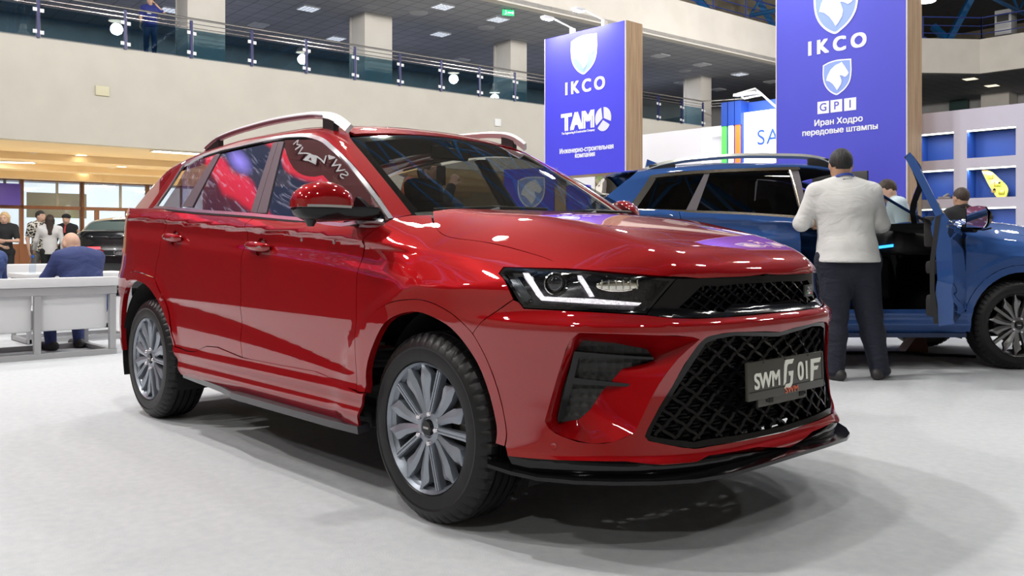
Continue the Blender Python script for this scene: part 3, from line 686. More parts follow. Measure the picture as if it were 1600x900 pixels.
# outlines of the body panels in metres, in the charts below
TR = {
    'front_door': [(-0.356, 1.119), (-0.358, 1.106), (-0.375, 1.077), (-0.395, 1.048), (-0.416, 0.937), (-0.413, 0.818), (-0.403, 0.677), (-0.401, 0.575), (-0.391, 0.449), (-1.421, 0.482), (-1.441, 0.662), (-1.428, 0.759), (-1.444, 0.87), (-1.444, 1.007), (-1.433, 1.113), (-1.444, 1.129), (-1.415, 1.157), (-1.416, 1.166)],
    'rear_door': [(-1.416, 1.166), (-1.415, 1.157), (-1.444, 1.129), (-1.433, 1.113), (-1.444, 1.007), (-1.444, 0.87), (-1.428, 0.759), (-1.441, 0.662), (-1.421, 0.482), (-1.825, 0.502), (-1.976, 0.46), (-2.227, 0.469), (-2.276, 0.621), (-2.35, 0.713), (-2.446, 0.782), (-2.521, 0.836), (-2.526, 0.892), (-2.488, 0.987), (-2.493, 1.085), (-2.437, 1.178), (-2.37, 1.224)],
    'fender': [(-0.328, 0.487), (-0.357, 0.427), (-0.356, 0.403), (-0.358, 0.379), (-0.375, 0.332), (-0.395, 0.292), (-0.416, 0.201), (-0.413, 0.097), (-0.403, -0.024), (-0.401, -0.105), (-0.391, -0.208), (-0.365, -0.212), (-0.368, -0.133), (-0.356, -0.073), (-0.324, -0.017), (-0.277, 0.036), (-0.185, 0.076), (-0.074, 0.098), (0.021, 0.105), (0.135, 0.09), (0.227, 0.061), (0.282, 0.034), (0.317, 0.069), (0.426, 0.166), (0.383, 0.215), (0.334, 0.244), (0.329, 0.278), (0.437, 0.303), (0.541, 0.331), (0.459, 0.357), (0.335, 0.374), (0.12, 0.389), (-0.026, 0.392), (-0.088, 0.406), (-0.14, 0.432), (-0.174, 0.452), (-0.263, 0.519)],
    'sill': [(-2.227, 0.469), (-1.976, 0.46), (-1.825, 0.502), (-1.421, 0.482), (-0.39, 0.448), (-0.365, 0.442), (-0.322, 0.45), (-0.418, 0.285), (-0.588, 0.289), (-1.521, 0.292), (-1.654, 0.3), (-2.173, 0.316), (-2.185, 0.406)],
    'arch_in': [(-0.322, 0.45), (-0.317, 0.533), (-0.259, 0.649), (-0.184, 0.732), (-0.087, 0.771), (-0.003, 0.781), (0.084, 0.767), (0.188, 0.728), (0.256, 0.674), (0.305, 0.614), (0.34, 0.544), (0.37, 0.461), (0.385, 0.394), (0.382, 0.357)],
    'arch_out': [(-0.365, 0.445), (-0.368, 0.54), (-0.356, 0.617), (-0.324, 0.688), (-0.277, 0.753), (-0.185, 0.801), (-0.074, 0.823), (0.021, 0.826), (0.135, 0.801), (0.227, 0.761), (0.282, 0.722), (0.318, 0.674), (0.341, 0.636), (0.385, 0.533), (0.413, 0.441), (0.422, 0.389), (0.418, 0.351)],
    'rear_arch_out': [(-2.949, 0.857), (-2.778, 0.865), (-2.597, 0.847), (-2.521, 0.836), (-2.454, 0.785), (-2.355, 0.717), (-2.286, 0.635), (-2.228, 0.47)],
    'rear_arch_in': [(-2.949, 0.794), (-2.794, 0.811), (-2.675, 0.803), (-2.53, 0.758), (-2.427, 0.699), (-2.343, 0.631), (-2.253, 0.538), (-2.187, 0.413)],
    'quarter_front': [(-2.37, 1.224), (-2.437, 1.178), (-2.493, 1.085), (-2.488, 0.987), (-2.526, 0.892), (-2.521, 0.836)],
    'belt_line': [(-2.733, 1.245), (-2.374, 1.226), (-1.418, 1.167), (-0.935, 1.137), (-0.496, 1.124), (-0.359, 1.133)],
    'chrome_top': [(-0.359, 0.429), (-0.512, 0.535), (-0.694, 0.638), (-0.836, 0.71), (-0.972, 0.772), (-1.064, 0.812), (-1.148, 0.837), (-1.282, 0.863), (-1.438, 0.873), (-1.586, 0.875), (-1.961, 0.858), (-2.371, 0.822), (-2.628, 0.776)],
    'chrome_side': [(-2.628, 0.776), (-2.683, 0.632), (-2.78, 0.495)],
    'glass_top': [(-0.376, 0.405), (-0.486, 0.485), (-0.645, 0.582), (-0.774, 0.656), (-0.965, 0.748), (-1.075, 0.789), (-1.193, 0.818), (-1.434, 0.833), (-1.578, 0.836), (-2.147, 0.805), (-2.232, 0.794), (-2.436, 0.775), (-2.553, 0.759), (-2.568, 0.626), (-2.633, 0.506)],
    'belt_up': [(-2.793, 0.504), (-2.358, 0.466), (-1.413, 0.421), (-0.934, 0.394), (-0.481, 0.373)],
    'pillar_b': [(-1.583, 0.834), (-1.468, 0.834), (-1.31, 0.427), (-1.476, 0.436)],
    'pillar_b_mid': [(-1.527, 0.837), (-1.405, 0.428)],
    'pillar_c': [(-2.218, 0.796), (-2.147, 0.805), (-2.178, 0.474), (-2.318, 0.481)],
    'ws_left': [(-0.346, 0.5), (-0.47, 0.574), (-0.643, 0.674), (-0.822, 0.776), (-1.012, 0.885)],
    'ws_left_w': [(-0.703, 0.876), (-0.683, 1.022), (-0.653, 1.224), (-0.621, 1.43), (-0.58, 1.647)],
    'ws_top_w': [(-0.576, 1.655), (-0.393, 1.649), (-0.19, 1.665), (-0.005, 1.69)],
    'hood_side': [(-0.662, 0.809), (-0.72, 0.703), (-0.748, 0.611), (-0.754, 0.55), (-0.74, 0.417), (-0.716, 0.212), (-0.707, 0.09), (-0.712, 0.005)],
    'hood_front': [(-0.71, 0.001), (-0.667, -0.077), (-0.606, -0.151), (-0.518, -0.217), (-0.406, -0.26), (-0.284, -0.28), (-0.148, -0.289), (0.0, -0.289), (0.05, -0.288)],
    'headlight': [(-0.449, 0.929), (-0.431, 0.95), (-0.33, 0.948), (-0.224, 0.945), (-0.039, 0.93), (0.139, 0.914), (0.096, 0.873), (0.027, 0.799), (-0.082, 0.804), (-0.206, 0.81), (-0.373, 0.815), (-0.388, 0.835), (-0.42, 0.89)],
    'drl_outer': [(-0.37, 0.934), (-0.351, 0.935), (-0.323, 0.881), (-0.309, 0.855), (-0.143, 0.849), (0.014, 0.835), (0.005, 0.828), (-0.143, 0.833), (-0.316, 0.842), (-0.332, 0.86)],
    'drl_inner': [(-0.194, 0.925), (-0.18, 0.925), (-0.143, 0.856), (-0.16, 0.856)],
    'grille_frame': [(0.139, 0.913), (0.19, 0.913), (0.299, 0.911), (0.413, 0.911), (0.594, 0.916), (0.615, 0.786), (0.287, 0.781), (0.111, 0.787), (0.026, 0.797)],
    'grille_mesh': [(0.239, 0.889), (0.299, 0.885), (0.416, 0.89), (0.595, 0.888), (0.602, 0.812), (0.369, 0.821), (0.319, 0.796), (0.143, 0.817)],
    'bumper_top': [(-0.406, 0.842), (-0.388, 0.833), (-0.373, 0.814), (-0.206, 0.809), (-0.082, 0.803), (0.026, 0.796), (0.111, 0.786), (0.287, 0.781), (0.618, 0.782)],
    'bumper_arch': [(-0.54, 0.722), (-0.512, 0.674), (-0.493, 0.636), (-0.455, 0.533), (-0.435, 0.441), (-0.429, 0.389), (-0.433, 0.353)],
    'bumper_bottom': [(-0.433, 0.353), (-0.427, 0.321), (-0.275, 0.325), (-0.057, 0.33), (0.184, 0.32), (0.23, 0.334), (0.653, 0.292)],
    'main_grille': [(0.632, 0.706), (0.352, 0.73), (0.251, 0.724), (0.228, 0.718), (0.197, 0.692), (0.108, 0.56), (0.02, 0.426), (0.011, 0.406), (0.023, 0.392), (0.09, 0.377), (0.182, 0.359), (0.235, 0.361), (0.643, 0.355)],
    'main_mesh': [(0.63, 0.69), (0.353, 0.717), (0.272, 0.711), (0.232, 0.699), (0.131, 0.561), (0.04, 0.433), (0.03, 0.407), (0.058, 0.398), (0.183, 0.377), (0.227, 0.381), (0.64, 0.372)],
    'fog_outer': [(-0.2, 0.741), (-0.089, 0.739), (0.059, 0.733), (0.177, 0.724), (0.206, 0.715), (0.129, 0.654), (0.063, 0.572), (0.007, 0.475), (-0.022, 0.418), (-0.089, 0.39), (-0.161, 0.381), (-0.251, 0.399), (-0.295, 0.423), (-0.309, 0.446), (-0.286, 0.527), (-0.25, 0.655), (-0.23, 0.713)],
    'fog_inner': [(-0.201, 0.675), (-0.18, 0.71), (-0.074, 0.701), (0.037, 0.679), (0.065, 0.646), (0.043, 0.633), (-0.047, 0.614), (-0.072, 0.585), (-0.115, 0.538), (-0.154, 0.479), (-0.191, 0.447), (-0.253, 0.435), (-0.261, 0.445), (-0.242, 0.541)],
    'vent_frame': [(-0.21, 0.675), (0.055, 0.654), (0.055, 0.646), (-0.173, 0.661), (-0.195, 0.654), (-0.209, 0.587), (-0.013, 0.566), (-0.008, 0.558), (-0.213, 0.566), (-0.245, 0.45), (-0.264, 0.438)],
    'shelf_crease': [(-0.35, 0.778), (-0.224, 0.74), (-0.089, 0.739), (0.177, 0.724)],
    'sensor': [(-0.281, 0.368)],
    'roof_line': [(-1.08, 0.934), (-1.3, 0.966), (-1.7, 0.975), (-2.1, 0.971), (-2.5, 0.952), (-2.85, 0.931)],
    'c_pillar': [(-2.95, 0.956), (-3.06, 0.796), (-3.2, 0.673), (-3.33, 0.595), (-3.35, 0.53)],
    'belt_lo': [(-2.779, 0.494), (-2.349, 0.458), (-1.404, 0.411), (-0.927, 0.385), (-0.473, 0.361), (-0.352, 0.388)],
    'hood_rear': [(0.05, 0.701), (-0.2, 0.709), (-0.42, 0.752), (-0.635, 0.84)],
    'seam': [(-0.514, 0.761), (-0.461, 0.801)],
    'handles': [(-1.278, 1.017), (-2.298, 1.065)],
    'proj': [(-0.267, 0.897), (-0.06, 0.892), (-0.104, 0.905), (-0.019, 0.873)],
    'blinker': [(-0.421, 0.923), (-0.382, 0.92), (-0.342, 0.849), (-0.361, 0.827), (-0.386, 0.848)],
    'tail': [(-1.188, 1.174), (-1.254, 1.116), (-1.229, 1.045), (-1.228, 0.989)],
    'screws': [(-0.91, 1.05), (-0.638, 1.038)],
    'badge': [(0.766, 0.844)],
}

# ================================================================ panels cut out of a level-set body
_a38 = math.radians(-38)
CH = {'S': ((0, -1, 0), (1, 0, 0), (0, 0, 1)), 'F': ((math.cos(_a38), math.sin(_a38), 0), (-math.sin(_a38), math.cos(_a38), 0), (0, 0, 1)),
      'T': ((0, 0, 1), (1, 0, 0), (0, 1, 0)), 'U': ((0, -.8, .6), (1, 0, 0), (0, .6, .8)), 'W': ((.5, 0, .8660254), (0, 1, 0), (-.8660254, 0, .5)),
      'RC': ((-.77, -.638, 0), (.638, -.77, 0), (0, 0, 1)), 'R': ((-1, 0, 0), (0, -1, 0), (0, 0, 1))}
CH = {k: tuple(np.array(q, float) for q in v) for k, v in CH.items()}
def chart_points(fn, ch, uv, off=0., tmax=2.6, depth=4.6, n=230):
    nn, U, V = CH[ch]
    uv = np.asarray(uv, float)
    O = uv[:, :1] * U + uv[:, 1:2] * V + nn * tmax
    D = np.broadcast_to(-nn, O.shape)
    g = (lambda P: fn(P) - off) if off else fn
    P, hit = march(g, O, D, 0., depth, n)
    if (~hit).any():
        ts = np.linspace(0, depth, 500)
        for i in np.where(~hit)[0]:
            Q = O[i] + ts[:, None] * D[i]; P[i] = Q[np.argmin(fn(Q))]
    return P
def panel_data(fn, ch, poly, holes=(), cell=.04, off=0., flange=.012, cut0=False, gap=.0):
    if gap: poly = inset(poly, gap)
    cu, cv = cell if isinstance(cell, tuple) else (cell, cell)
    bm = bmesh.new(); edges = []
    for lp in [poly] + list(holes):
        lp2 = []
        for p in lp:
            if not lp2 or (abs(p[0] - lp2[-1][0]) + abs(p[1] - lp2[-1][1])) > 1e-5: lp2.append(p)
        if abs(lp2[0][0] - lp2[-1][0]) + abs(lp2[0][1] - lp2[-1][1]) < 1e-5: lp2.pop()
        vs = [bm.verts.new((p[0], p[1], 0)) for p in lp2]
        edges += [bm.edges.new((vs[i], vs[(i + 1) % len(vs)])) for i in range(len(vs))]
    bmesh.ops.triangle_fill(bm, use_beauty=True, use_dissolve=False, edges=edges, normal=(0, 0, 1))
    us = [v.co.x for v in bm.verts]; vs_ = [v.co.y for v in bm.verts]
    for k in range(int(math.floor(min(us) / cu)) + 1, int(math.ceil(max(us) / cu))):
        bmesh.ops.bisect_plane(bm, geom=bm.verts[:] + bm.edges[:] + bm.faces[:], dist=1e-5, plane_co=(k * cu, 0, 0), plane_no=(1, 0, 0))
    for k in range(int(math.floor(min(vs_) / cv)) + 1, int(math.ceil(max(vs_) / cv))):
        bmesh.ops.bisect_plane(bm, geom=bm.verts[:] + bm.edges[:] + bm.faces[:], dist=1e-5, plane_co=(0, k * cv, 0), plane_no=(0, 1, 0))
    bmesh.ops.dissolve_degenerate(bm, dist=1e-5, edges=bm.edges[:])
    bm.normal_update()
    for f in bm.faces:
        if f.normal.z < 0: f.normal_flip()
    bm.verts.index_update()
    P = chart_points(fn, ch, [(v.co.x, v.co.y) for v in bm.verts], off)
    for v, p in zip(bm.verts, P): v.co = p
    if cut0:
        bmesh.ops.bisect_plane(bm, geom=bm.verts[:] + bm.edges[:] + bm.faces[:], dist=1e-5, plane_co=(0, 0, 0), plane_no=(0, 1, 0), clear_outer=True)
    bm.verts.index_update()
    P = np.array([v.co[:] for v in bm.verts]); N = grad(fn, P)
    faces = [[v.index for v in f.verts] for f in bm.faces]
    verts = [tuple(p) for p in P]; ln = [[tuple(N[i]) for i in f] for f in faces]
    if flange:
        dup = {}
        for e in bm.edges:
            if len(e.link_loops) != 1: continue
            lp = e.link_loops[0]; a, b = lp.vert.index, lp.link_loop_next.vert.index
            if cut0 and abs(P[a][1]) < 2e-4 and abs(P[b][1]) < 2e-4: continue
            for i in (a, b):
                if i not in dup:
                    dup[i] = len(verts); verts.append(tuple(P[i] - N[i] * flange))
            faces.append([b, a, dup[a], dup[b]])
            t = P[b] - P[a]; fnn = np.cross(t, (N[a] + N[b]) * .5); fnn = fnn / max(np.linalg.norm(fnn), 1e-9)
            ln.append([tuple(fnn)] * 4)
    bm.free()
    return verts, faces, ln
def flip_data(d):
    v, f, l = d
    return ([(a, -b, c) for a, b, c in v], [q[::-1] for q in f], [[(a, -b, c) for a, b, c in q[::-1]] for q in l])
def data_obj(name, datas, m, parent, xf=None):
    V, F, L = [], [], []
    for v, f, l in datas:
        o = len(V); V += v; F += [[i + o for i in q] for q in f]; L += l
    me = bpy.data.meshes.new(name); me.from_pydata(V, [], F); me.shade_smooth()
    me.materials.append(m)
    loops = [n for q in L for n in q]
    if len(me.loops) == len(loops): me.normals_split_custom_set(loops)
    o = bpy.data.objects.new(name, me); link(o, parent)
    return o
def panel(name, m, parent, fn, ch, poly, side='near', **kw):
    """side: near (y<0), both (two objects), joined (one object across y=0)"""
    d = panel_data(fn, ch, poly, **kw)
    if side == 'near': return data_obj(name, [d], m, parent)
    if side == 'joined': return data_obj(name, [d, flip_data(d)], m, parent)
    return data_obj(name, [d], m, parent), data_obj(name, [flip_data(d)], m, parent)

# ================================================================ the red car
L_, G_ = f_lower, f_house
RED = mat('candy_red_paint', (.30, .0016, .004), .42, .35, coat=1., coat_rough=.012, spec=.0)
RED.node_tree.nodes['Principled BSDF'].inputs['Coat IOR'].default_value = 1.85
BLACKG = mat('gloss_black_plastic', (.005, .005, .006), .10, 0., spec=.38)
BLACKS = mat('satin_black_plastic', (.012, .012, .013), .45)
BLACKM = mat('matt_black_liner', (.006, .006, .006), .9)
CHROME = mat('brushed_chrome', (.78, .76, .80), .22, .9)
SILVER = mat('silver_rail', (.80, .79, .82), .36, .15)
PILLAR = mat('pillar_film', (.13, .115, .13), .38, .2)
TINT = glass('privacy_glass', (.36, .36, .37), 1.6, boost=.18)
WSGL = glass('windscreen_glass', (.66, .70, .66), 1.5)
CLEAR = glass('lamp_cover_glass', (.93, .94, .95), 1.45)
INTER = mat('dark_cabin_trim', (.018, .017, .017), .7)
SEATM = mat('charcoal_seat_cloth', (.022, .021, .022), .85)

car = thing('car', 'glossy red SUV with black diamond grille and dark number plate, nearest the camera', 'car')
T = TR
# ---- painted panels
cup_f, cup_r = T['handles']
def ring(c, r, n=20): return [(c[0] + r * math.cos(2 * math.pi * i / n), c[1] + r * math.sin(2 * math.pi * i / n)) for i in range(n)]
fd = panel('front_door', RED, car, L_, 'S', soften(T['front_door'], 30), side='both', holes=[ring(cup_f, .042)], cell=(.05, .016), gap=.0022)
rd = panel('rear_door', RED, car, L_, 'S', soften(T['rear_door'], 30), side='both', holes=[ring(cup_r, .042)], cell=(.05, .016), gap=.0022)
for (c, pair) in ((cup_f, fd), (cup_r, rd)):
    yb = float(chart_points(L_, 'S', [c])[0][1])
    for sgn, dr in ((1, pair[0]), (-1, pair[1])):
        b = MB(); prof = [(.0425 * math.cos(q), -.03 * math.sin(q)) for q in np.linspace(0, math.pi / 2, 7)]
        b.lathe(prof, 24, Matrix.Translation((c[0], sgn * (yb + .001), c[1])) @ Matrix.Diagonal((1, sgn * -1, 1, 1)))
        b.build('handle_recess', RED, dr)
        h = MB()
        pts = [(c[0] + x, sgn * (yb - o), c[1] + .004 - .06 * x) for x, o in ((-.098, .004), (-.085, .022), (-.05, .031), (0, .034), (.05, .033), (.085, .026), (.1, .006))]
        h.tube(pts, [.012, .020, .0225, .023, .0225, .020, .013], 14)
        h.build('door_handle', RED, dr)
        h2 = MB(); h2.ribbon([(p[0], p[1] - sgn * .0215, p[2] + .001) for p in pts[1:-1]], [(0, -sgn, .15)] * 5, .009, .004)
        h2.build('chrome_strip', CHROME, dr)
panel('front_fender', RED, car, L_, 'U', soften(T['fender'], 30), side='both', cell=(.045, .014), gap=.0012)
qp = T['quarter_front'] + T['rear_arch_out'][::-1][-5:-1][::-1][:0] + [T['rear_arch_out'][3], T['rear_arch_out'][2], T['rear_arch_out'][1], T['rear_arch_out'][0],
     (-3.04, .828), (-3.12, .765), (-3.175, .69), (-3.33, .74), (-3.42, .80), (-3.44, .93), (-3.40, 1.03), (-3.44, 1.12), (-3.44, 1.23), (-3.36, 1.262), (-3.1, 1.256), (-2.7237, 1.2443)]
qp = T['quarter_front'][:6] + qp[len(T['quarter_front']) + 1:]
panel('quarter_panel', RED, car, L_, 'S', soften(qp, 30), side='both', cell=(.05, .016), gap=.0022)
panel('side_sill', RED, car, L_, 'S', soften(T['sill'], 20), side='both', cell=(.08, .014), gap=.0018, off=.004)
fo, fi = T['arch_out'], T['arch_in']
panel('wheel_arch_moulding', RED, car, L_, 'S', soften(fo + fi[::-1], 40), side='both', cell=(.05, .03), gap=.0015, off=.004, flange=.03)
ro = T['rear_arch_out'][::-1] + [(-3.04, .828), (-3.12, .765), (-3.18, .68), (-3.215, .58), (-3.22, .47), (-3.20, .36)]
ri = T['rear_arch_in'][::-1] + [(-3.02, .762), (-3.085, .70), (-3.13, .62), (-3.155, .53), (-3.16, .45), (-3.15, .36)]
panel('wheel_arch_moulding', RED, car, L_, 'S', soften(ro + ri[::-1], 40), side='both', cell=(.05, .03), gap=.0015, off=.004, flange=.03)
up_poly = T['chrome_top'] + T['chrome_side'][1:] + [(-3.0, .512)] + T['c_pillar'][::-1] + T['roof_line'][::-1] + T['ws_left'][::-1]
panel('roof_side', RED, car, G_, 'U', soften(up_poly, 32), side='both', cell=(.045, .02), gap=.001)
panel('roof_panel', RED, car, G_, 'T', [(-1.045, -.535), (-1.028, -.39), (-1.012, -.19), (-1.015, .06), (-3.0, .06), (-2.985, -.3), (-2.93, -.46), (-2.87, -.52), (-2.5, -.535), (-2.1, -.54), (-1.7, -.54), (-1.3, -.54)], side='joined', cut0=True, cell=(.08, .05))
hood_poly = T['hood_rear'] + T['hood_side'][1:] + T['hood_front']
panel('hood', RED, car, L_, 'W', soften(hood_poly[::-1], 32), side='joined', cut0=True, cell=(.025, .03), gap=.0018, flange=.02)
E0 = .08 * .788
def ext(p): return (p[0] + E0 * .5, p[1])
bump = T['bumper_arch'][::-1] + T['seam'] + T['bumper_top'] + T['main_grille'] + T['bumper_bottom'][::-1]
panel('front_bumper', RED, car, L_, 'F', soften(bump, 28, 2), side='joined', cut0=True, holes=[soften(T['fog_outer'], 40, 2)], cell=(.03, .012), gap=.001, flange=.03)
panel('rear_bumper', RED, car, L_, 'RC', [(-2.37, .30), (-1.335, .30), (-1.335, .36), (-1.325, .60), (-1.345, .70), (-1.52, .79), (-1.62, .86), (-2.37, .86)], side='joined', cut0=True, cell=(.05, .03), gap=.002)
panel('tailgate', RED, car, L_, 'RC', [(-2.37, .865), (-1.9, .865), (-1.83, 1.0), (-1.78, 1.13), (-1.67, 1.14), (-1.64, 1.25), (-2.37, 1.25)], side='joined', cut0=True, cell=(.05, .04), gap=.002)
panel('rear_window', TINT, car, G_, 'R', [(-.06, 1.24), (.60, 1.24), (.585, 1.40), (.52, 1.56), (-.06, 1.59)], side='joined', cut0=True, cell=.06, off=-.004)
tl = panel('tail_light', glass('tail_lamp_red', (.5, .01, .02), 1.5, refl=(1, .6, .6), boost=.08), car, L_, 'RC', [T['tail'][0], T['tail'][1], T['tail'][2], T['tail'][3], (-1.66, .93), (-1.80, .98), (-1.87, 1.02), (-1.86, 1.11), (-1.72, 1.13)], side='both', cell=.03, off=.006)
for s, o in zip((1, -1), tl):
    b = MB(); b.box((-3.40, -s * .70, 1.04), (.02, .16, .05), rz=s * .6); b.build('lamp_strip', mat('tail_glow', (.5, .0, .0), .4, emit=(1, .03, .03), estr=1.2), o)
# ---- dark structure behind the skin
panel('inner_shell', BLACKM, car, L_, 'S', [(-3.35, 1.14), (-.4, 1.06), (.12, .90), (.12, .84), (-.05, .845), (-.32, .74), (-.42, .5), (-.42, .33), (-2.2, .33), (-2.25, .6), (-2.45, .8), (-2.75, .88), (-3.0, .86), (-3.2, .76), (-3.35, .8)], side='both', cell=.09, off=-.05, flange=0)
b = MB(); b.box2((-3.3, -.68, .235), (.5, .68, .36), .04); b.box2((-2.15, -.8, .26), (-.5, .8, .33), .02); b.box2((.42, -.62, .30), (.60, .62, .80), .03)
b.box2((-.36, -.66, .34), (-.30, .66, 1.02), .01); b.build('underbody', BLACKM, car)
for s in (-1, 1):
    for cx in (0.03, -2.735):
        b = MB(); R = .445
        pr = [(R * math.cos(t), R * math.sin(t)) for t in np.linspace(-.35, math.pi + .35, 26)]
        vs = [(cx + x, s * y, .36 + z) for (x, z) in pr for y in (.80 if cx > -1 else .885, .5)]
        b.add(vs, [(2 * i, 2 * i + 1, 2 * i + 3, 2 * i + 2) for i in range(25)])
        b.add([(cx + x, s * .5, .36 + z) for x, z in pr], [tuple(range(26))])
        b.build('arch_liner', BLACKM, car)
# ---- side blade under the sill
for s in (-1, 1):
    b = MB()
    b.ribbon([(-2.19, s * .905, .312), (-1.665, s * .925, .297), (-1.53, s * .935, .287)], [(0, s, -.15)] * 3, .030, .05)
    b.ribbon([(-1.52, s * .945, .287), (-1.2, s * .945, .287), (-.6, s * .94, .285), (-.41, s * .925, .283)], [(0, s, -.15)] * 4, .032, .06)
    b.build('side_skirt', mat('skirt_edge_black', (.035, .034, .04), .28, 0, coat=.5), car)
# ---- glass and trims
gt = T['glass_top']; bu = T['belt_up']; pb = T['pillar_b']; pm = T['pillar_b_mid']; pc = T['pillar_c']
panel('front_side_window', TINT, car, f_side, 'U', inset(gt[0:8] + [pb[1], pb[2]] + [bu[3], bu[4]], -.008), side='both', off=-.006, flange=0, cell=.06)
panel('rear_side_window', TINT, car, f_side, 'U', inset([pb[0], gt[8], gt[9], pc[1], pc[2], bu[1], bu[2], pb[3]], -.008), side='both', off=-.006, flange=0, cell=.06)
panel('quarter_window', TINT, car, f_side, 'U', inset(gt[10:15] + [bu[1], pc[3], pc[0]], -.008), side='both', off=-.006, flange=0, cell=.06)
panel('b_pillar_cover', PILLAR, car, G_, 'U', [pb[0], pm[0], pm[1], pb[3]], side='both', off=-.001, gap=.002, cell=.06)
panel('b_pillar_cover', PILLAR, car, G_, 'U', [pm[0], pb[1], pb[2], pm[1]], side='both', off=-.001, gap=.002, cell=.06)
panel('c_pillar_cover', PILLAR, car, G_, 'U', pc, side='both', off=-.002, gap=.001, cell=.06)
def trim_strip(name, m, ch, path, w, th, off, fn=G_, n=4):
    uv = soften(path, 60, n, closed=False); P = chart_points(fn, ch, uv, off); N = grad(fn, P)
    for s in (1, -1):
        b = MB(); b.ribbon([(p[0], s * p[1], p[2]) for p in P], [(q[0], s * q[1], q[2]) for q in N], w, th); b.build(name, m, car, 50)
RUB = mat('rubber_seal', (.01, .01, .011), .6)
ct = T['chrome_top']
inner = inset(ct + T['chrome_side'][1:] + bu[:1], .011)
trim_strip('window_trim', CHROME, 'U', [ct[0]] + inner[1:len(ct)], .021, .012, .004)
trim_strip('window_trim', CHROME, 'U', [inner[len(ct) - 1], inner[len(ct)], (T['chrome_side'][2][0] + .02, T['chrome_side'][2][1] + .008)], .024, .012, .004)
bl = T['belt_lo']
mid = [((a[0] + c[0]) / 2, (a[1] + c[1]) / 2) for a, c in zip(bu, bl[:5])] + [(-.36, .398)]
trim_strip('belt_trim', CHROME, 'U', mid, .017, .012, .005)
trim_strip('window_seal', RUB, 'U', [(x, y - .016) for x, y in ct[2:-1]], .012, .01, -.001)
trim_strip('belt_seal', RUB, 'U', [(x, y - .012) for x, y in mid[:-1]], .008, .01, .002)
wl, wt = T['ws_left_w'], T['ws_top_w']
ws_poly = wl + [wt[1], wt[2], (0.06, wt[3][1] + .002), (.06, .755), (-.2, .765), (-.45, .80), (-.69, .865)]
panel('windshield', WSGL, car, G_, 'W', ws_poly, side='joined', cut0=True, off=-.003, flange=0, cell=.05)
wi = [wl[0], (wl[0][0] + .045, wl[0][1] + .03)] + [(x + .035, y) for x, y in wl[1:4]] + [(wl[4][0] + .045, wl[4][1] - .06), (wt[1][0], wt[1][1] - .055), (wt[2][0], wt[2][1] - .05), (.06, wt[3][1] - .05), (.06, wt[3][1] + .002), (wt[2][0], wt[2][1]), (wt[1][0], wt[1][1])] + wl[::-1][:4]
panel('windshield_border', BLACKG, car, G_, 'W', wi, side='joined', cut0=True, off=-.005, flange=0, cell=.05)
panel('cowl', BLACKS, car, L_, 'T', [(-.10, .06), (-.12, -.2), (-.17, -.42), (-.285, -.62), (-.36, -.66), (-.45, -.62), (-.40, -.3), (-.36, .06)], side='joined', cut0=True, off=-.03, flange=0, cell=.05)
# ---- roof rails
for s in (-1, 1):
    P = [(-2.62, .60, 1.598), (-2.52, .602, 1.632), (-2.40, .603, 1.660), (-2.09, .603, 1.683), (-1.72, .603, 1.692), (-1.38, .60, 1.683), (-1.22, .597, 1.665), (-1.10, .592, 1.628), (-1.02, .585, 1.583)]
    P = [(a, y, c) for a, y, c in P]
    xs = [p[0] for p in P]; zs = pchip(xs, [p[2] for p in P])
    q = np.linspace(-2.62, -1.02, 40)
    b = MB(); b.ribbon([(x, s * (.60 - .012 * max(0, (x + 1.3) / .28)), float(zs(x)) + .004) for x in q], [(0, s * .85, .53)] * 40, [.030 + .014 * float(sstep(-1.30, -1.12, x)) for x in q], .022)
    rl = b.build('roof_rail', SILVER, car)
    b = MB(); b.ribbon([(x, s * (.615 - .012 * max(0, (x + 1.3) / .28)), float(zs(x)) - .001) for x in q[1:-5]], [(0, s * .85, .53)] * 34, .006, .02); b.build('rail_groove', mat('rail_groove_grey', (.25, .22, .26), .4, .6), rl)
    for (x0, x1) in ((-2.58, -2.40), (-1.22, -1.12)):
        b = MB(); xx = np.linspace(x0, x1, 6)
        for i in range(5):
            xa, xb = xx[i], xx[i + 1]
            vs = []
            for x in (xa, xb):
                zt = float(zs(x)) - .012; zb = float(ZR(x)) - .062
                for y in (.575, .605): vs += [(x, s * y, zb), (x, s * y, max(zt, zb + .003))]
            b.add(vs, [(0, 1, 5, 4), (2, 6, 7, 3), (1, 3, 7, 5), (0, 4, 6, 2)] + ([(0, 2, 3, 1)] if i == 0 else []) + ([(4, 5, 7, 6)] if i == 4 else []))
        b.build('rail_foot', BLACKS, rl)
# ---- headlights
hl = soften(T['headlight'], 25, 3)
BEZ = noise_color('lamp_bezel_black', (.008, .008, .009), (.03, .03, .034), 60, .25, bump=.0)
DRL = mat('daylight_strip_white', (.9, .88, .92), .3, emit=(1, .93, .97), estr=.95)
def DRLm():
    m = DRL; N, L, b = nodes(m)
    tc = N.new('ShaderNodeTexCoord'); vr = N.new('ShaderNodeTexVoronoi'); vr.inputs['Scale'].default_value = 260
    L.new(tc.outputs['Object'], vr.inputs['Vector'])
    cr = N.new('ShaderNodeValToRGB'); cr.color_ramp.elements[0].color = (1, .94, .97, 1); cr.color_ramp.elements[1].color = (.25, .22, .26, 1)
    cr.color_ramp.elements[0].position = .35; cr.color_ramp.elements[1].position = .75
    L.new(vr.outputs['Distance'], cr.inputs[0]); L.new(cr.outputs[0], b.inputs['Emission Color'])
DRLm()
hls = panel('headlight', BEZ, car, L_, 'F', inset(hl, .004), side='both', off=-.05, cell=.03, flange=.0)
rim_in = inset(hl, .012)
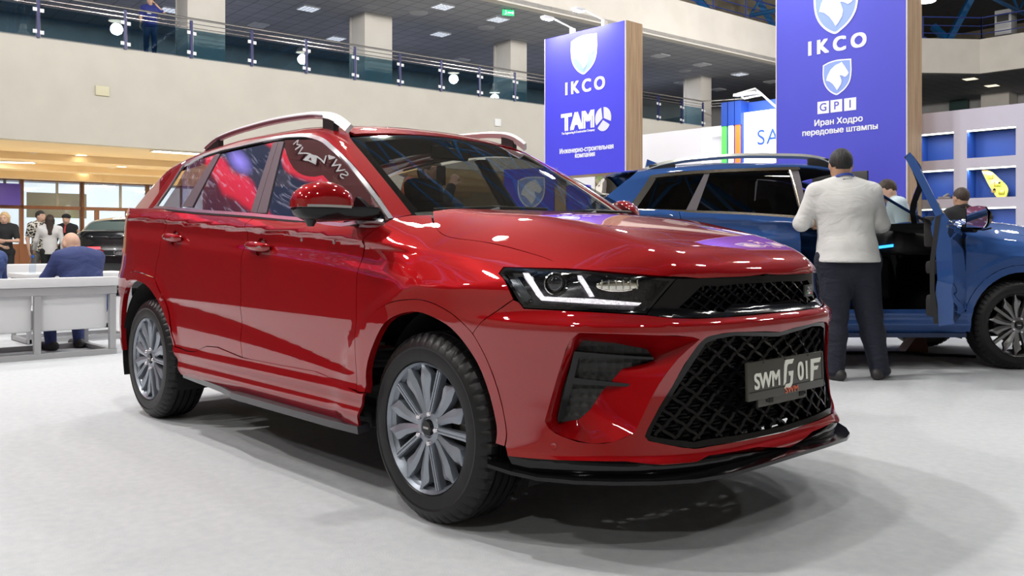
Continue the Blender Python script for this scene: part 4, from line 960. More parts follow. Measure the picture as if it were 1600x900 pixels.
for s, o in zip((1, -1), hls):
    def half(name, m, ch_poly, **kw):
        d = panel_data(L_, 'F', ch_poly, **kw)
        return data_obj(name, [d if s == 1 else flip_data(d)], m, o)
    half('lamp_cover', CLEAR, inset(hl, .003), off=-.001, flange=0, cell=.025)
    # black rim around the lens
    d = panel_data(L_, 'F', inset(hl, .002), holes=[inset(hl, .011)], off=-.002, flange=.045, cell=.03); data_obj('lamp_rim', [d if s == 1 else flip_data(d)], BLACKG, o)
    half('light_strip', DRL, T['drl_outer'], off=-.012, cell=.03, flange=.02)
    half('light_strip', DRL, T['drl_inner'], off=-.012, cell=.03, flange=.02)
    GREY = mat('lamp_grey_fins', (.10, .11, .12), .25, .6)
    bl_ = T['blinker']
    for k in range(5):
        t0 = .08 + k * .17; t1 = t0 + .09
        def lp(a, c, t): return (a[0] + (c[0] - a[0]) * t, a[1] + (c[1] - a[1]) * t)
        q = [lp(bl_[0], bl_[1], t0), lp(bl_[0], bl_[1], t1), lp(bl_[3], bl_[2], t1), lp(bl_[4], bl_[2], t0)]
        half('indicator_fin', GREY, q, off=-.03, cell=.03, flange=.006)
    d = panel_data(L_, 'F', [(-.405, .945), (-.36, .945), (-.335, .915), (-.36, .925), (-.40, .925)], off=-.018, flange=.01, cell=.03); data_obj('bright_fin', [d if s == 1 else flip_data(d)], CHROME, o)
    for k, (uv, r) in enumerate(((T['proj'][0], .036), (T['proj'][1], .032))):
        c = chart_points(L_, 'F', [uv], -.03)[0]; ax = np.array([.80, -.58, .0]); ax = ax / np.linalg.norm(ax)
        M = Matrix(((-ax[1], ax[0], 0, c[0]), (ax[0] * -1 * -1 * 0 + ax[0], ax[1], 0, c[1]), (0, 0, 1, c[2]), (0, 0, 0, 1)))
        e1 = np.array([-ax[1], ax[0], 0]); M = Matrix(((e1[0], ax[0], 0, c[0]), (e1[1], ax[1], 0, c[1]), (0, 0, 1, c[2]), (0, 0, 0, 1)))
        if s == -1: M = Matrix.Diagonal((1, -1, 1, 1)) @ M
        if k == 0:
            bb = MB(); bb.lathe([(r * .75, -.03), (r, -.02), (r * 1.08, .012), (r * 1.0, .016), (r * .86, .006)], 28, M); bb.build('projector_bezel', mat('lamp_silver', (.5, .5, .48), .15, 1.), o)
            bb = MB(); bb.ball((0, 0, 0), (r * .86, .02, r * .86), 20, 12, M); bb.build('projector_lens', mat('dark_lens', (.01, .01, .012), .03, 0, coat=1.), o)
        else:
            bb = MB(); bb.ball((0, 0, 0), (.075, .014, .024), 20, 10, M)
            for q in np.linspace(-.06, .06, 6): bb.box((q, .014, .004), (.004, .012, .03), M=M)
            bb.build('reflector', mat('lamp_reflector', (.85, .82, .72), .10, 1.), o)
# ---- upper grille
gf = T['grille_frame']; gm = T['grille_mesh']
gfr = panel('upper_grille', BLACKG, car, L_, 'F', soften(gf, 25, 1), side='joined', cut0=True, holes=[], off=-.035, cell=.04, flange=0)
def frame_band(name, outer, inner, m, parent, off, fl=.03):
    # ring open at y=0: outer path then inner path back
    d = panel_data(L_, 'F', outer + inner[::-1], off=off, flange=fl, cut0=True, cell=.03)
    return data_obj(name, [d, flip_data(d)], m, parent)
go = [(p[0], p[1]) for p in gf]
go_path = [go[4]] + go[3::-1] + [go[8], go[7], go[6], go[5]]      # y=0 top, round the corner, y=0 bottom
gi_path = [gm[3], gm[2], gm[1], gm[0], gm[7], gm[6], gm[5], gm[4]]
frame_band('grille_surround', go_path, gi_path, BLACKG, gfr, -.003)
def lattice(poly, pu, pv, ch, off, w, th, ox=0., oz=0., wavy=.0):
    """diamond lattice bars clipped to a chart polygon; returns list of runs of (u,v)"""
    us = [p[0] for p in poly]; vs = [p[1] for p in poly]; u0, u1, v0, v1 = min(us), max(us), min(vs), max(vs)
    runs = []
    nmax = int((u1 - u0) / pu + (v1 - v0) / pv) + 6
    for sg in (1, -1):
        for k in range(-nmax, nmax):
            cur = []
            for t in np.linspace(0, 1, 90):
                v = v0 + (v1 - v0) * t
                ph = (v - v0 - oz) / pv
                zig = wavy * math.sin(ph * 4 * math.pi)
                u = ox + pu * (k + sg * ph + zig)
                if u0 - .01 <= u <= u1 and in_poly(poly, u, v): cur.append((u, v))
                else:
                    if len(cur) > 3: runs.append(cur)
                    cur = []
            if len(cur) > 3: runs.append(cur)
    return runs
def lattice_obj(name, poly, pu, pv, off, w, th, m, parent, ox=0., oz=0., wavy=.03):
    b = MB()
    for run in lattice(poly, pu, pv, 'F', off, w, th, ox, oz, wavy):
        P = chart_points(L_, 'F', run[::2] + ([run[-1]] if len(run) % 2 == 0 else []), off, n=140); N = grad(L_, P)
        for s in (1, -1):
            k = P[:, 1] <= .002
            Q = P[k]; NN = N[k]
            if len(Q) < 2: continue
            b.ribbon([(p[0], s * p[1], p[2]) for p in Q], [(q[0] * .9, s * q[1] * .9, .35) for q in NN], w, th)
    return b.build(name, m, parent)
lattice_obj('grille_mesh', gi_path, .064, .042, -.008, .0075, .022, BLACKG, gfr, ox=.02, oz=.0)
# tricolour badge on the grille mesh, on the car's left half
cb = chart_points(L_, 'F', [(.53 - .0, .852)], 0)[0]
by = .33; bx = float(FWD(np.array([by]))[0] + DXF(np.array([.848]))[0]) + .004
Mb = frame((bx, by, .848), (-.18, 1, 0), (0, 0, 1))
b = MB(); b.box((0, 0, 0), (.095, .045, .008), bev=.004, M=Mb); bd = b.build('grille_badge', mat('badge_dark', (.03, .03, .03), .35, .3), car)
for k, c in enumerate(((.02, .25, .05), (.85, .85, .82), (.65, .03, .03))):
    b = MB(); b.add([(-.032 + k * .02, -.012, .0048), (-.012 + k * .02, -.012, .0048), (-.008 + k * .02, -.005, .0048), (-.028 + k * .02, -.005, .0048)], [(0, 1, 2, 3)], Mb)
    b.build('flag_stripe', mat('badge_stripe%d' % k, c, .4), bd)
text_obj('badge_lettering', 'ZEDI', .026, mat('badge_letters', (.6, .6, .6), .25, .8), bd, Mb @ Matrix.Translation((0, .006, .005)), ext=.001, shear=.2)
# ---- main grille
mg = T['main_grille']; mm = T['main_mesh']
gl = panel('lower_grille', BLACKM, car, L_, 'F', mg, side='joined', cut0=True, off=-.085, cell=.05, flange=0)
frame_band('grille_surround', mg, [mm[0], mm[1], mm[1], mm[2], mm[3], mm[4], mm[5], mm[6], mm[6], mm[7], mm[8], mm[9], mm[10]], BLACKG, gl, -.006, .05)
b = MB()
for z in np.arange(.385, .70, .0115):
    uv = [(u, z) for u in np.linspace(.0, .62, 24) if in_poly(mm, u, z)]
    if len(uv) < 3: continue
    P = chart_points(L_, 'F', uv, -.06, n=140)
    for s in (1, -1):
        Q = [(p[0], s * p[1], p[2]) for p in P if p[1] <= .001]
        if len(Q) > 1: b.ribbon(Q, [(.9, s * -.2, .45)] * len(Q), .0055, .02)
b.build('radiator_slats', mat('slat_grey_black', (.035, .035, .036), .35), gl)
lattice_obj('grille_mesh', mm, .086, .066, -.016, .0105, .026, BLACKG, gl, ox=.03, oz=.02, wavy=.05)
# ---- fog pockets with the three-blade vents
fo_, fi_ = T['fog_outer'], T['fog_inner']
def resamp(pts, n):
    P = np.array(pts); d = np.r_[0, np.cumsum(np.linalg.norm(np.diff(P, axis=0), axis=1))]; t = np.linspace(0, d[-1], n, endpoint=False)
    return [tuple(np.array([np.interp(q, d, P[:, 0]), np.interp(q, d, P[:, 1])])) for q in t]
segs = [((0, 4), (1, 4)), ((4, 8), (4, 9)), ((8, 10), (9, 10)), ((10, 13), (10, 12)), ((13, 16), (12, 13)), ((16, 17), (13, 15))]
OP, IP = [], []
for (a, c), (e, g) in segs:
    n = 12 if c - a > 1 else 5
    OP += resamp([fo_[i % 17] for i in range(a, c + 1)], n); IP += resamp([fi_[i % 14] for i in range(e, g + 1)], n)
PO = chart_points(L_, 'F', OP, 0); PI = chart_points(L_, 'F', IP, -.07)
VENT = noise_color('vent_mesh_black', (.004, .004, .004), (.010, .010, .009), 40, .5)
def scale_tex(m):
    N, L, b = nodes(m)
    tc = N.new('ShaderNodeTexCoord'); mp = N.new('ShaderNodeMapping'); mp.inputs['Rotation'].default_value = (0, 0, math.radians(38))
    L.new(tc.outputs['Object'], mp.inputs[0])
    vr = N.new('ShaderNodeTexVoronoi'); vr.inputs['Scale'].default_value = 34; vr.inputs['Randomness'].default_value = .15
    L.new(mp.outputs[0], vr.inputs['Vector'])
    bp = N.new('ShaderNodeBump'); bp.inputs['Strength'].default_value = .9; bp.inputs['Distance'].default_value = .01
    L.new(vr.outputs['Distance'], bp.inputs['Height']); L.new(bp.outputs[0], b.inputs['Normal'])
scale_tex(VENT)
for s in (1, -1):
    b = MB(); n = len(PO); rings = 6
    for k in range(rings + 1):
        t = k / rings; e = t * t * (3 - 2 * t) * .35 + t * .65
        for i in range(n):
            p = PO[i] * (1 - e) + PI[i] * e
            b.v.append((p[0], s * p[1], p[2]))
    for k in range(rings):
        for i in range(n):
            a = k * n + i; c = k * n + (i + 1) % n
            b.f.append((a, c, c + n, a + n) if s == 1 else (a, a + n, c + n, c))
    pk = b.build('fog_pocket', RED, car, 50)
    d = panel_data(L_, 'F', fi_, off=-.069, flange=0, cell=.03); data_obj('vent_mesh', [d if s == 1 else flip_data(d)], VENT, pk)
    d = panel_data(L_, 'F', T['vent_frame'], off=-.042, flange=.035, cell=.03); data_obj('vent_blade', [d if s == 1 else flip_data(d)], BLACKG, pk)
    ps = chart_points(L_, 'F', [T['sensor'][0]])[0]; ns = grad(L_, ps[None])[0]
    e1 = np.cross((0, 0, 1), ns); e1 /= np.linalg.norm(e1); e2 = np.cross(e1, ns)
    M = Matrix(((e1[0], ns[0], e2[0], ps[0]), (e1[1], ns[1], e2[1], ps[1]), (e1[2], ns[2], e2[2], ps[2]), (0, 0, 0, 1)))
    if s == -1: M = Matrix.Diagonal((1, -1, 1, 1)) @ M
    b = MB(); b.lathe([(0, .002), (.009, .002), (.011, .0025), (.012, .0)], 20, M); b.build('parking_sensor', RED, car)
for s in (1, -1):
    for uv in T['screws']:
        p = chart_points(L_, 'S', [uv])[0]
        b = MB(); b.ball((p[0], s * p[1], p[2]), (.009, .006, .009), 10, 8); b.build('door_stud', mat('stud_grey', (.3, .25, .26), .3, .5), fd[0] if s == 1 else fd[1])
# ---- black valance and splitter
bb_ = T['bumper_bottom']
low = bb_ + [(bb_[-1][0], .255), (.2, .255), (-.1, .25), (-.40, .27)]
panel('bumper_valance', BLACKG, car, L_, 'F', low, side='joined', cut0=True, off=-.008, cell=.03, flange=.02)
lip = [(.37, -.915, .290), (.459, -.892, .278), (.55, -.858, .270), (.665, -.798, .270), (.765, -.722, .272), (.865, -.615, .274), (.93, -.515, .276), (.975, -.40, .282), (.998, -.2, .290), (1.004, 0, .293)]
lip = lip + [(x, -y, z) for x, y, z in lip[-2::-1]]
b = MB(); n = len(lip)
for (x, y, z) in lip:
    k = .80 if abs(y) < .7 else .9
    ix, iy = x - .15, y * .86
    b.v += [(x, y, z), (ix, iy, z + .022), (ix, iy, z + .006), (x, y, z - .012)]
for i in range(n - 1):
    for k in range(4):
        a = i * 4 + k; c = i * 4 + (k + 1) % 4
        b.f.append((a, c, c + 4, a + 4))
b.f += [(0, 1, 2, 3), tuple((n - 1) * 4 + k for k in (3, 2, 1, 0))]
b.build('front_splitter', BLACKG, car, 40)
# ---- number plate
PLT = mat('plate_grey', (.060, .057, .046), .42, .2)
Mp = frame((.962, -.008, .562), (0, 1, 0), (-.03, 0, 1))
b = MB()
b.box((0, 0, -.008), (.512, .132, .014), bev=.005, M=Mp); b.prism([(-.19, -.06), (.135, -.06), (.135, -.088), (.12, -.092), (-.19, -.092)], -.014, -.006, Mp)
pl = b.build('number_plate', PLT, car)
b = MB(); b.box((0, -.036, .0), (.50, .0018, .0012), M=Mp); b.box((.243, .012, .0), (.0018, .098, .0012), M=Mp)
for x in (-.11, .095): b.box((x, -.074, -.005), (.026, .018, .003), M=Mp)
for x in (-.135, .12): b.box((x, -.074, -.005), (.008, .010, .003), M=Mp)
for x in (-.16, -.02, .14): b.box((x, .060, .0), (.007, .004, .002), M=Mp)
b.build('plate_slots', BLACKM, pl)
WHT = mat('plate_lettering_white', (.80, .80, .72), .5)
text_obj('plate_lettering', 'SWM', .075, WHT, pl, Mp @ Matrix.Translation((-.138, -.004, 0)), ext=.0012, bold=.004, space=.95, sx=1.0)
text_obj('plate_lettering', '01', .092, WHT, pl, Mp @ Matrix.Translation((.105, .004, 0)), ext=.0012, bold=.004, space=.95, sx=.95)
def pgon(pts, ox, oy):
    b = MB(); b.prism([(x + ox, y + oy) for x, y in pts], -.0005, .0013, Mp); b.build('plate_emblem', WHT, pl)
pgon([(.012, .052), (.07, .052), (.058, .036), (.03, .036), (.022, .028), (.012, -.026), (-.004, -.036), (.004, .036)], -.03, .004)
pgon([(.030, .010), (.064, .010), (.056, -.034), (.042, -.048), (.0, -.048), (.012, -.033), (.036, -.033), (.042, -.026), (.045, -.006), (.034, -.006)], -.03, .004)
pgon([(.0, .040), (.075, .040), (.064, .024), (.02, .024)], .158, .004)
pgon([(.0, .040), (.02, .024), (.022, .012), (.055, .012), (.046, -.002), (.02, -.002), (.012, -.04), (-.006, -.04)], .158, .004)

text_obj('plate_small_lettering', 'SWM', .030, mat('plate_red_lettering', (.75, .16, .08), .5), pl, Mp @ Matrix.Translation((.02, -.052, 0)), ext=.0012, sx=1.35, bold=.0006)
# ---- door mirrors
for s in (-1, 1):
    dx = 0. if s < 0 else -.20
    secs = [(.925, 1.185, .010, .035), (.94, 1.20, .045, .060), (.97, 1.203, .064, .072), (1.01, 1.205, .074, .076), (1.06, 1.205, .075, .076), (1.11, 1.200, .066, .070), (1.14, 1.193, .050, .056), (1.155, 1.186, .028, .034)]
    up = MB(); n = 18; zs_ = 1.176
    for (y, zc, hz, hx) in secs:
        xc = -.475 - .14 * (y - .93) + dx
        for k in range(n):
            q = math.pi * k / (n - 1)
            up.v.append((xc + hx * math.cos(q), s * y, zs_ + (hz + zc - zs_) * abs(math.sin(q)) ** .62))
    m = len(secs)
    for i in range(m - 1):
        for k in range(n - 1): a = i * n + k; up.f.append((a, a + 1, a + 1 + n, a + n))
        up.f.append((i * n, (i + 1) * n, (i + 1) * n + n - 1, i * n + n - 1))
    up.f.append(tuple(range(n))); up.f.append(tuple((m - 1) * n + k for k in range(n)))
    mc = up.build('door_mirror', RED, car, 50)
    # black lower housing running inboard to the door
    lsec = [(.862, 1.172, 1.122, .10, -.44), (.885, 1.176, 1.124, .10, -.445), (.92, 1.180, 1.126, .085, -.455), (.96, 1.180, 1.124, .074, -.475), (1.01, 1.178, 1.120, .072, -.485), (1.06, 1.177, 1.118, .072, -.492), (1.105, 1.176, 1.124, .066, -.499), (1.135, 1.176, 1.138, .054, -.503), (1.15, 1.176, 1.160, .036, -.505)]
    lo = MB()
    for (y, z1, z0, hx, xc) in lsec:
        for k in range(n):
            q = math.pi * k / (n - 1); lo.v.append((xc + dx + hx * math.cos(q), s * y, z1 - .001 - (z1 - z0) * abs(math.sin(q)) ** .5))
    m = len(lsec)
    for i in range(m - 1):
        for k in range(n - 1): a = i * n + k; lo.f.append((a, a + n, a + 1 + n, a + 1))
        lo.f.append((i * n, i * n + n - 1, (i + 1) * n + n - 1, (i + 1) * n))
    lo.f.append(tuple(range(n))); lo.f.append(tuple((m - 1) * n + k for k in range(n)))
    lo.build('mirror_housing', BLACKG, mc, 50)
    b = MB(); b.prism([(-.335 + dx, 1.132), (-.60 + dx, 1.116), (-.56 + dx, 1.148), (-.495 + dx, 1.225), (-.47 + dx, 1.215)], 0, .02, Matrix(((1, 0, 0, 0), (0, 0, s, s * .858), (0, 1, 0, 0), (0, 0, 0, 1)))); b.build('mirror_foot', BLACKG, mc, 40)
    b = MB(); b.ribbon([(-.40 + dx, s * .955, 1.1775), (-.403 + dx, s * 1.0, 1.179), (-.415 + dx, s * 1.07, 1.180), (-.435 + dx, s * 1.125, 1.180), (-.475 + dx, s * 1.156, 1.180)], [(1, s * .15, 0), (1, s * .15, 0), (1, s * .2, 0), (1, s * .5, 0), (.6, s, 0)], .010, .012); b.build('indicator_strip', mat('clear_strip', (.6, .6, .6), .12, .6), mc)
    b = MB(); b.tube([(-.49 + dx, s * 1.09, 1.14), (-.49 + dx, s * 1.09, 1.100)], [.034, .012], 12); b.build('camera_pod', BLACKS, mc)
# ---- wipers
for (y0, y1) in ((-.58, .02), (.05, .62)):
    b = MB(); b.tube([(-.20, y0 + .1, 1.150), (-.285, y0 + .3, 1.186)], .008, 8); b.tube([(-.36, y0, 1.176), (-.30, (y0 + y1) / 2, 1.193), (-.285, y1, 1.192)], .007, 8)
    b.build('wiper', BLACKS, car)
# ---- wheels
TYRE = noise_color('tyre_rubber', (.0035, .0035, .004), (.007, .007, .0075), 30, .42, bump=.05, spec=.35)
ALLOY = mat('gunmetal_alloy', (.29, .32, .37), .34, .55, coat=.4)
def make_wheel(parent, R=.352, Rr=.2425, W=.225, alloy=ALLOY, name='wheel'):
    """axle along local y, outer face at -y"""
    hw = W / 2
    w = MB(); seg = 60
    w.lathe([(Rr - .012, -hw + .012), (Rr - .002, -hw - .001), (Rr, -hw + .004), (Rr - .006, -hw + .016), (Rr - .020, -hw + .03), (Rr - .03, -hw + .08), (Rr - .035, hw - .02), (Rr - .005, hw)], seg)
    # hub dish
    w.lathe([(.0, -hw + .020), (.034, -hw + .020), (.040, -hw + .012), (.062, -hw + .016), (.070, -hw + .035), (.07, -hw + .07)], seg)
    Mw = Matrix(((1, 0, 0, 0), (0, 0, -1, 0), (0, 1, 0, 0), (0, 0, 0, 1)))    # prism z -> -y
    for k in range(5):
        a0 = 2 * math.pi * k / 5
        # thin ribbed spoke
        for (t, ww, hh) in ((0, .0105, .004), (-.0062, .0028, .0085), (.0062, .0028, .0085)):
            c, sn = math.cos(a0), math.sin(a0)
            p = [(c * r - sn * (t + q), sn * r + c * (t + q)) for r, q in ((.058, -ww), (Rr - .014, -ww * 1.25), (Rr - .014, ww * 1.25), (.058, ww))]
            w.prism(p, hw - .042, hw - .016 + hh, Mw)
        # two petal spokes
        for sg in (-1, 1):
            a = a0 + sg * math.radians(24.5)
            c, sn = math.cos(a), math.sin(a)
            secs = [(.046, -.012, .013, .016), (.09, -.014, .017, .013), (.14, -.021, .021, .010), (.180, -.037, .021, .006), (.196, -.037, .016, .005), (.220, -.012, .011, .004), (Rr - .008, -.001, .008, .003)]
            vs = []
            for r, t0, t1, d in secs:
                if sg < 0: t0, t1 = -t1, -t0
                tm = (t0 + t1) / 2
                for t, dep in ((t0, d + .009), (tm, d), (t1, d + .005), (t1, d + .036), (t0, d + .036)):
                    vs.append((c * r - sn * t, -hw + dep, sn * r + c * t))
            fs = []
            for i in range(len(secs) - 1):
                for q in range(5): fs.append((i * 5 + q, i * 5 + (q + 1) % 5, (i + 1) * 5 + (q + 1) % 5, (i + 1) * 5 + q))
            fs += [tuple(range(5)), tuple((len(secs) - 1) * 5 + q for q in range(5))]
            w.add(vs, fs)
    root = w.build(name, alloy, parent, 28)
    ty = MB(); n = 240; prof = [(Rr - .004, -hw + .010), (Rr + .004, -hw - .0045), (Rr + .022, -hw - .0075), (R - .060, -hw - .006), (R - .052, -hw - .0085), (R - .034, -hw - .001), (R - .016, -hw + .012), (R - .006, -hw + .024), (R - .002, -hw + .034)]
    g = []
    for c in (-.055, -.018, .018, .055):
        g += [(R, c - .0065), (R - .008, c - .0045), (R - .008, c + .0045), (R, c + .0065)]
    prof2 = prof + g + [(r, -a) for r, a in prof[::-1]]
    m = len(prof2); sh = set(range(5, 9)) | set(range(m - 9, m - 5)); 
    for k in range(n):
        q = 2 * math.pi * k / n
        for i, (r, a) in enumerate(prof2):
            rr = r - (.007 if (i in sh and k % 5 == 0 and 6 <= i <= m - 7) else 0)
            ty.v.append((rr * math.cos(q), a, rr * math.sin(q)))
    for k in range(n):
        k2 = (k + 1) % n
        for i in range(m - 1): ty.f.append((k * m + i, k * m + i + 1, k2 * m + i + 1, k2 * m + i))
    ty.build('tyre', TYRE, root, 18)
    b = MB(); b.lathe([(0, -hw + .006), (.026, -hw + .006), (.030, -hw + .011), (.031, -hw + .02)], 32); cp = b.build('centre_cap', BLACKG, root)
    b = MB(); b.box((0, -hw + .0055, 0), (.03, .002, .008)); b.build('cap_logo', mat('cap_logo_grey', (.45, .42, .42), .3, .5), root)
    for k in range(5):
        a = 2 * math.pi * k / 5; x, z = .057 * math.cos(a), .057 * math.sin(a)
        b = MB(); b.lathe([(0, -hw - .001), (.008, -hw + .0), (.0115, -hw + .005), (.0115, -hw + .022)], 12, Matrix.Translation((x, 0, z)))
        b.build('wheel_nut', CHROME, root)
    b = MB(); b.lathe([(.05, hw - .13), (.155, hw - .13), (.155, hw - .118), (.05, hw - .118)], 48); b.build('brake_disc', mat('brake_steel', (.22, .20, .18), .35, .9), root)
    b = MB(); a = .5
    pts = [(r * math.cos(t), -hw + .075, r * math.sin(t)) for t in np.linspace(-.1, .9, 9) for r in (.115, .172)]
    vs = pts + [(x, y + .06, z) for x, y, z in pts]; m2 = len(pts)
    fs = [(2 * i, 2 * i + 1, 2 * i + 3, 2 * i + 2) for i in range(8)] + [(2 * i + 1, 2 * i + 1 + m2, 2 * i + 3 + m2, 2 * i + 3) for i in range(8)] + [(2 * i, 2 * i + 2, 2 * i + 2 + m2, 2 * i + m2) for i in range(8)] + [(0, m2, m2 + 1, 1), (16, 17, 17 + m2, 16 + m2)]
    b.add(vs, fs); b.build('brake_caliper', mat('cast_caliper', (.30, .28, .25), .5, .6), root)
    return root
w0 = make_wheel(car)
w0.location = (0.0, -.787, .352); w0.rotation_euler = (0, math.radians(1), math.radians(0))
for (x, y, rz, ry) in ((-2.715, -.787, 0, 2), (0.0, .787, math.pi, 40), (-2.715, .787, math.pi, 10)):
    w = copy_tree(w0, car); w.location = (x, y, .352); w.rotation_euler = (0, math.radians(ry), rz)
# ---- cabin
def seat(x, y, w, parent):
    b = MB(); b.box((x, y, .62), (.52, w, .16), bev=.05)
    Mt = Matrix.Translation((x - .24, y, .68)) @ Matrix.Rotation(math.radians(-14), 4, 'Y')
    b.box((0, 0, .30), (.15, w * .98, .64), bev=.06, M=Mt)
    o = b.build('seat', SEATM, parent, 60)
    h = MB()
    for q in ([0] if w < .7 else [-.42, .42]):
        h.box((.0, q, .685), (.11, .25, .17), bev=.05, M=Mt); h.tube([Mt @ Vector((0, q - .06, .58)), Mt @ Vector((0, q - .06, .70))], .007, 6); h.tube([Mt @ Vector((0, q + .06, .58)), Mt @ Vector((0, q + .06, .70))], .007, 6)
    h.build('headrest', SEATM, o, 60)
seat(-1.30, -.38, .54, car); seat(-1.30, .38, .54, car); seat(-2.15, 0, 1.28, car)
b = MB(); b.box((-.62, 0, .98), (.42, 1.44, .16), bev=.06); b.box((-.42, 0, 1.06), (.50, 1.3, .05), bev=.02); b.box((-.85, 0, .72), (.5, .26, .35), bev=.05); b.build('dashboard', INTER, car, 60)
b = MB(); th = [2 * math.pi * i / 24 for i in range(24)]
b.tube([(-.92 - .09 * math.sin(t), .38 + .18 * math.cos(t), 1.02 + .165 * math.sin(t)) for t in th], .016, 8, closed=True); b.box((-.91, .38, 1.02), (.05, .14, .10), bev=.02); b.tube([(-.90, .38, 1.02), (-.62, .38, .95)], .03, 8); b.build('steering_wheel', INTER, car, 60)
panel('headliner', mat('headliner_dark', (.05, .048, .045), .9), car, G_, 'T', [(-1.1, -.53), (-1.06, -.2), (-1.06, .06), (-2.95, .06), (-2.9, -.4), (-2.8, -.5)], side='joined', cut0=True, off=-.035, flange=0, cell=.1)
b = MB(); b.box((-.98, 0, 1.50), (.03, .24, .07), bev=.015); b.tube([(-.97, 0, 1.53), (-1.0, 0, 1.57)], .012, 8); b.build('rear_view_mirror', BLACKG, car, 60)

# ================================================================ meshing helper for closed level sets
def surf_net(fn, lo, hi, h, relax=1):
    lo = np.array(lo, float); hi = np.array(hi, float)
    n = np.maximum(np.ceil((hi - lo) / h).astype(int) + 1, 3)
    ax = [lo[k] + h * np.arange(n[k]) for k in range(3)]
    G = np.stack(np.meshgrid(*ax, indexing='ij'), -1).reshape(-1, 3)
    F = np.concatenate([fn(G[i:i + 120000]) for i in range(0, len(G), 120000)]).reshape(n)
    acc = np.zeros((n[0] - 1, n[1] - 1, n[2] - 1, 3)); cnt = np.zeros((n[0] - 1, n[1] - 1, n[2] - 1))
    quads = []
    for a in range(3):
        s0 = [slice(None)] * 3; s1 = [slice(None)] * 3; s0[a] = slice(0, -1); s1[a] = slice(1, None)
        A, B = F[tuple(s0)], F[tuple(s1)]; I = np.argwhere((A < 0) != (B < 0))
        if not len(I): continue
        fa = A[tuple(I.T)]; fb = B[tuple(I.T)]; t = fa / (fa - fb)
        P = lo + I * h; P[:, a] += t * h
        b, c = (a + 1) % 3, (a + 2) % 3
        cells = []
        for db, dc in ((0, 0), (-1, 0), (-1, -1), (0, -1)):
            J = I.copy(); J[:, b] += db; J[:, c] += dc; cells.append(J)
            ok = ((J >= 0) & (J < np.array(n) - 1)).all(1)
            np.add.at(acc, tuple(J[ok].T), P[ok]); np.add.at(cnt, tuple(J[ok].T), 1)
        quads.append((cells, fa < 0))
    idx = -np.ones(cnt.shape, int); m = cnt > 0; idx[m] = np.arange(m.sum())
    V = acc[m] / cnt[m][:, None]
    faces = []
    for cells, flip in quads:
        ok = np.ones(len(flip), bool)
        for J in cells: ok &= ((J >= 0) & (J < np.array(n) - 1)).all(1)
        Q = np.stack([idx[tuple(np.where(ok[:, None], J, 0).T)] for J in cells], 1)[ok]; fl = flip[ok]
        Q[~fl] = Q[~fl][:, ::-1]; faces.append(Q)
    Fq = np.concatenate(faces)
    for _ in range(relax):
        N = grad(fn, V, h * .3); e = 1e-3
        V = V - N * np.clip(fn(V)[:, None], -h * .5, h * .5) * .8
    return V, Fq, grad(fn, V, h * .35)
def net_obj(name, fn, lo, hi, h, m, parent=None, keep=None, extra=None):
    V, Q, N = surf_net(fn, lo, hi, h)
    if keep is not None:
        k = keep(V[Q].mean(1)); Q = Q[k]; used = np.unique(Q); mp = -np.ones(len(V), int); mp[used] = np.arange(len(used)); V = V[used]; N = N[used]; Q = mp[Q]
    V = V.tolist(); Q = Q.tolist(); N = N.tolist()
    for (v2, q2, n2) in (extra or []):
        o = len(V); V += v2.tolist(); Q += (q2 + o).tolist(); N += n2.tolist()
    me = bpy.data.meshes.new(name); me.from_pydata(V, [], Q); me.shade_smooth(); me.materials.append(m)
    L = [N[i] for q in Q for i in q]
    if len(me.loops) == len(L): me.normals_split_custom_set(L)
    o = bpy.data.objects.new(name, me); link(o, parent); return o

# ================================================================ the blue car
BLUE = mat('royal_blue_paint', (.030, .085, .27), .42, .35, coat=1., coat_rough=.02, spec=.0)
_bx = pchip([-4.3, -3.7, -3.18, -1.25, -.6, .6], [-4.1, -3.52, -2.86, -.98, -.33, .7])
def f_bl(P): return f_lower(P / np.array([1.03, 1.0, 1.06]))
def f_bh(P):
    Q = P / np.array([1., 1., 1.06]); Q = np.stack([_bx(Q[..., 0]), Q[..., 1], Q[..., 2]], -1); return f_house(Q)
bcar = thing('car', 'metallic blue SUV with its near front door wide open, parked behind the red one', 'car', (-.6, 5.73, 0), CAM_YAW - math.pi / 2)
def onS(fn, pts): return chart_points(fn, 'S', pts)
def onT(fn, pts): return chart_points(fn, 'T', pts)
def toU(P): n, U, V = CH['U']; return [(float(p @ U), float(p @ V)) for p in P]
def arcp(cx, cz, r, a0, a1, n=12): return [(cx + r * math.cos(math.radians(a)), cz + r * math.sin(math.radians(a))) for a in np.linspace(a0, a1, n)]
AR = 130
panel('rear_door', BLUE, bcar, f_bl, 'S', [(-1.782, 1.262), (-1.782, .50), (-2.295, .50)] + arcp(-2.80, .39, .515, 12, 68, 8) + [(-2.72, .98), (-2.775, 1.315)], side='both', gap=.002, cell=(.06, .02))
panel('quarter_panel', BLUE, bcar, f_bl, 'S', [(-2.778, 1.315), (-2.72, .98)] + arcp(-2.80, .39, .515, 75, 165, 9) + [(-3.45, .75), (-3.5, .95), (-3.5, 1.3), (-3.2, 1.325)], side='both', gap=.002, cell=(.06, .02))
panel('side_sill', BLUE, bcar, f_bl, 'S', [(-2.30, .498), (-.47, .498), (-.43, .46), (-.43, .30), (-2.25, .30)], side='both', cell=(.1, .02), off=.006)
b = MB()
for s in (-1, 1): b.ribbon([(-2.25, s * .93, .285), (-.43, s * .93, .285)], [(0, s, 0)] * 2, .035, .06)
b.build('side_skirt', mat('skirt_blue_grey', (.02, .035, .09), .3, .3), bcar)
hoodgap = [(-.34, -.66), (-.22, -.69), (.11, -.73), (.36, -.73), (.50, -.735), (.57, -.735)]
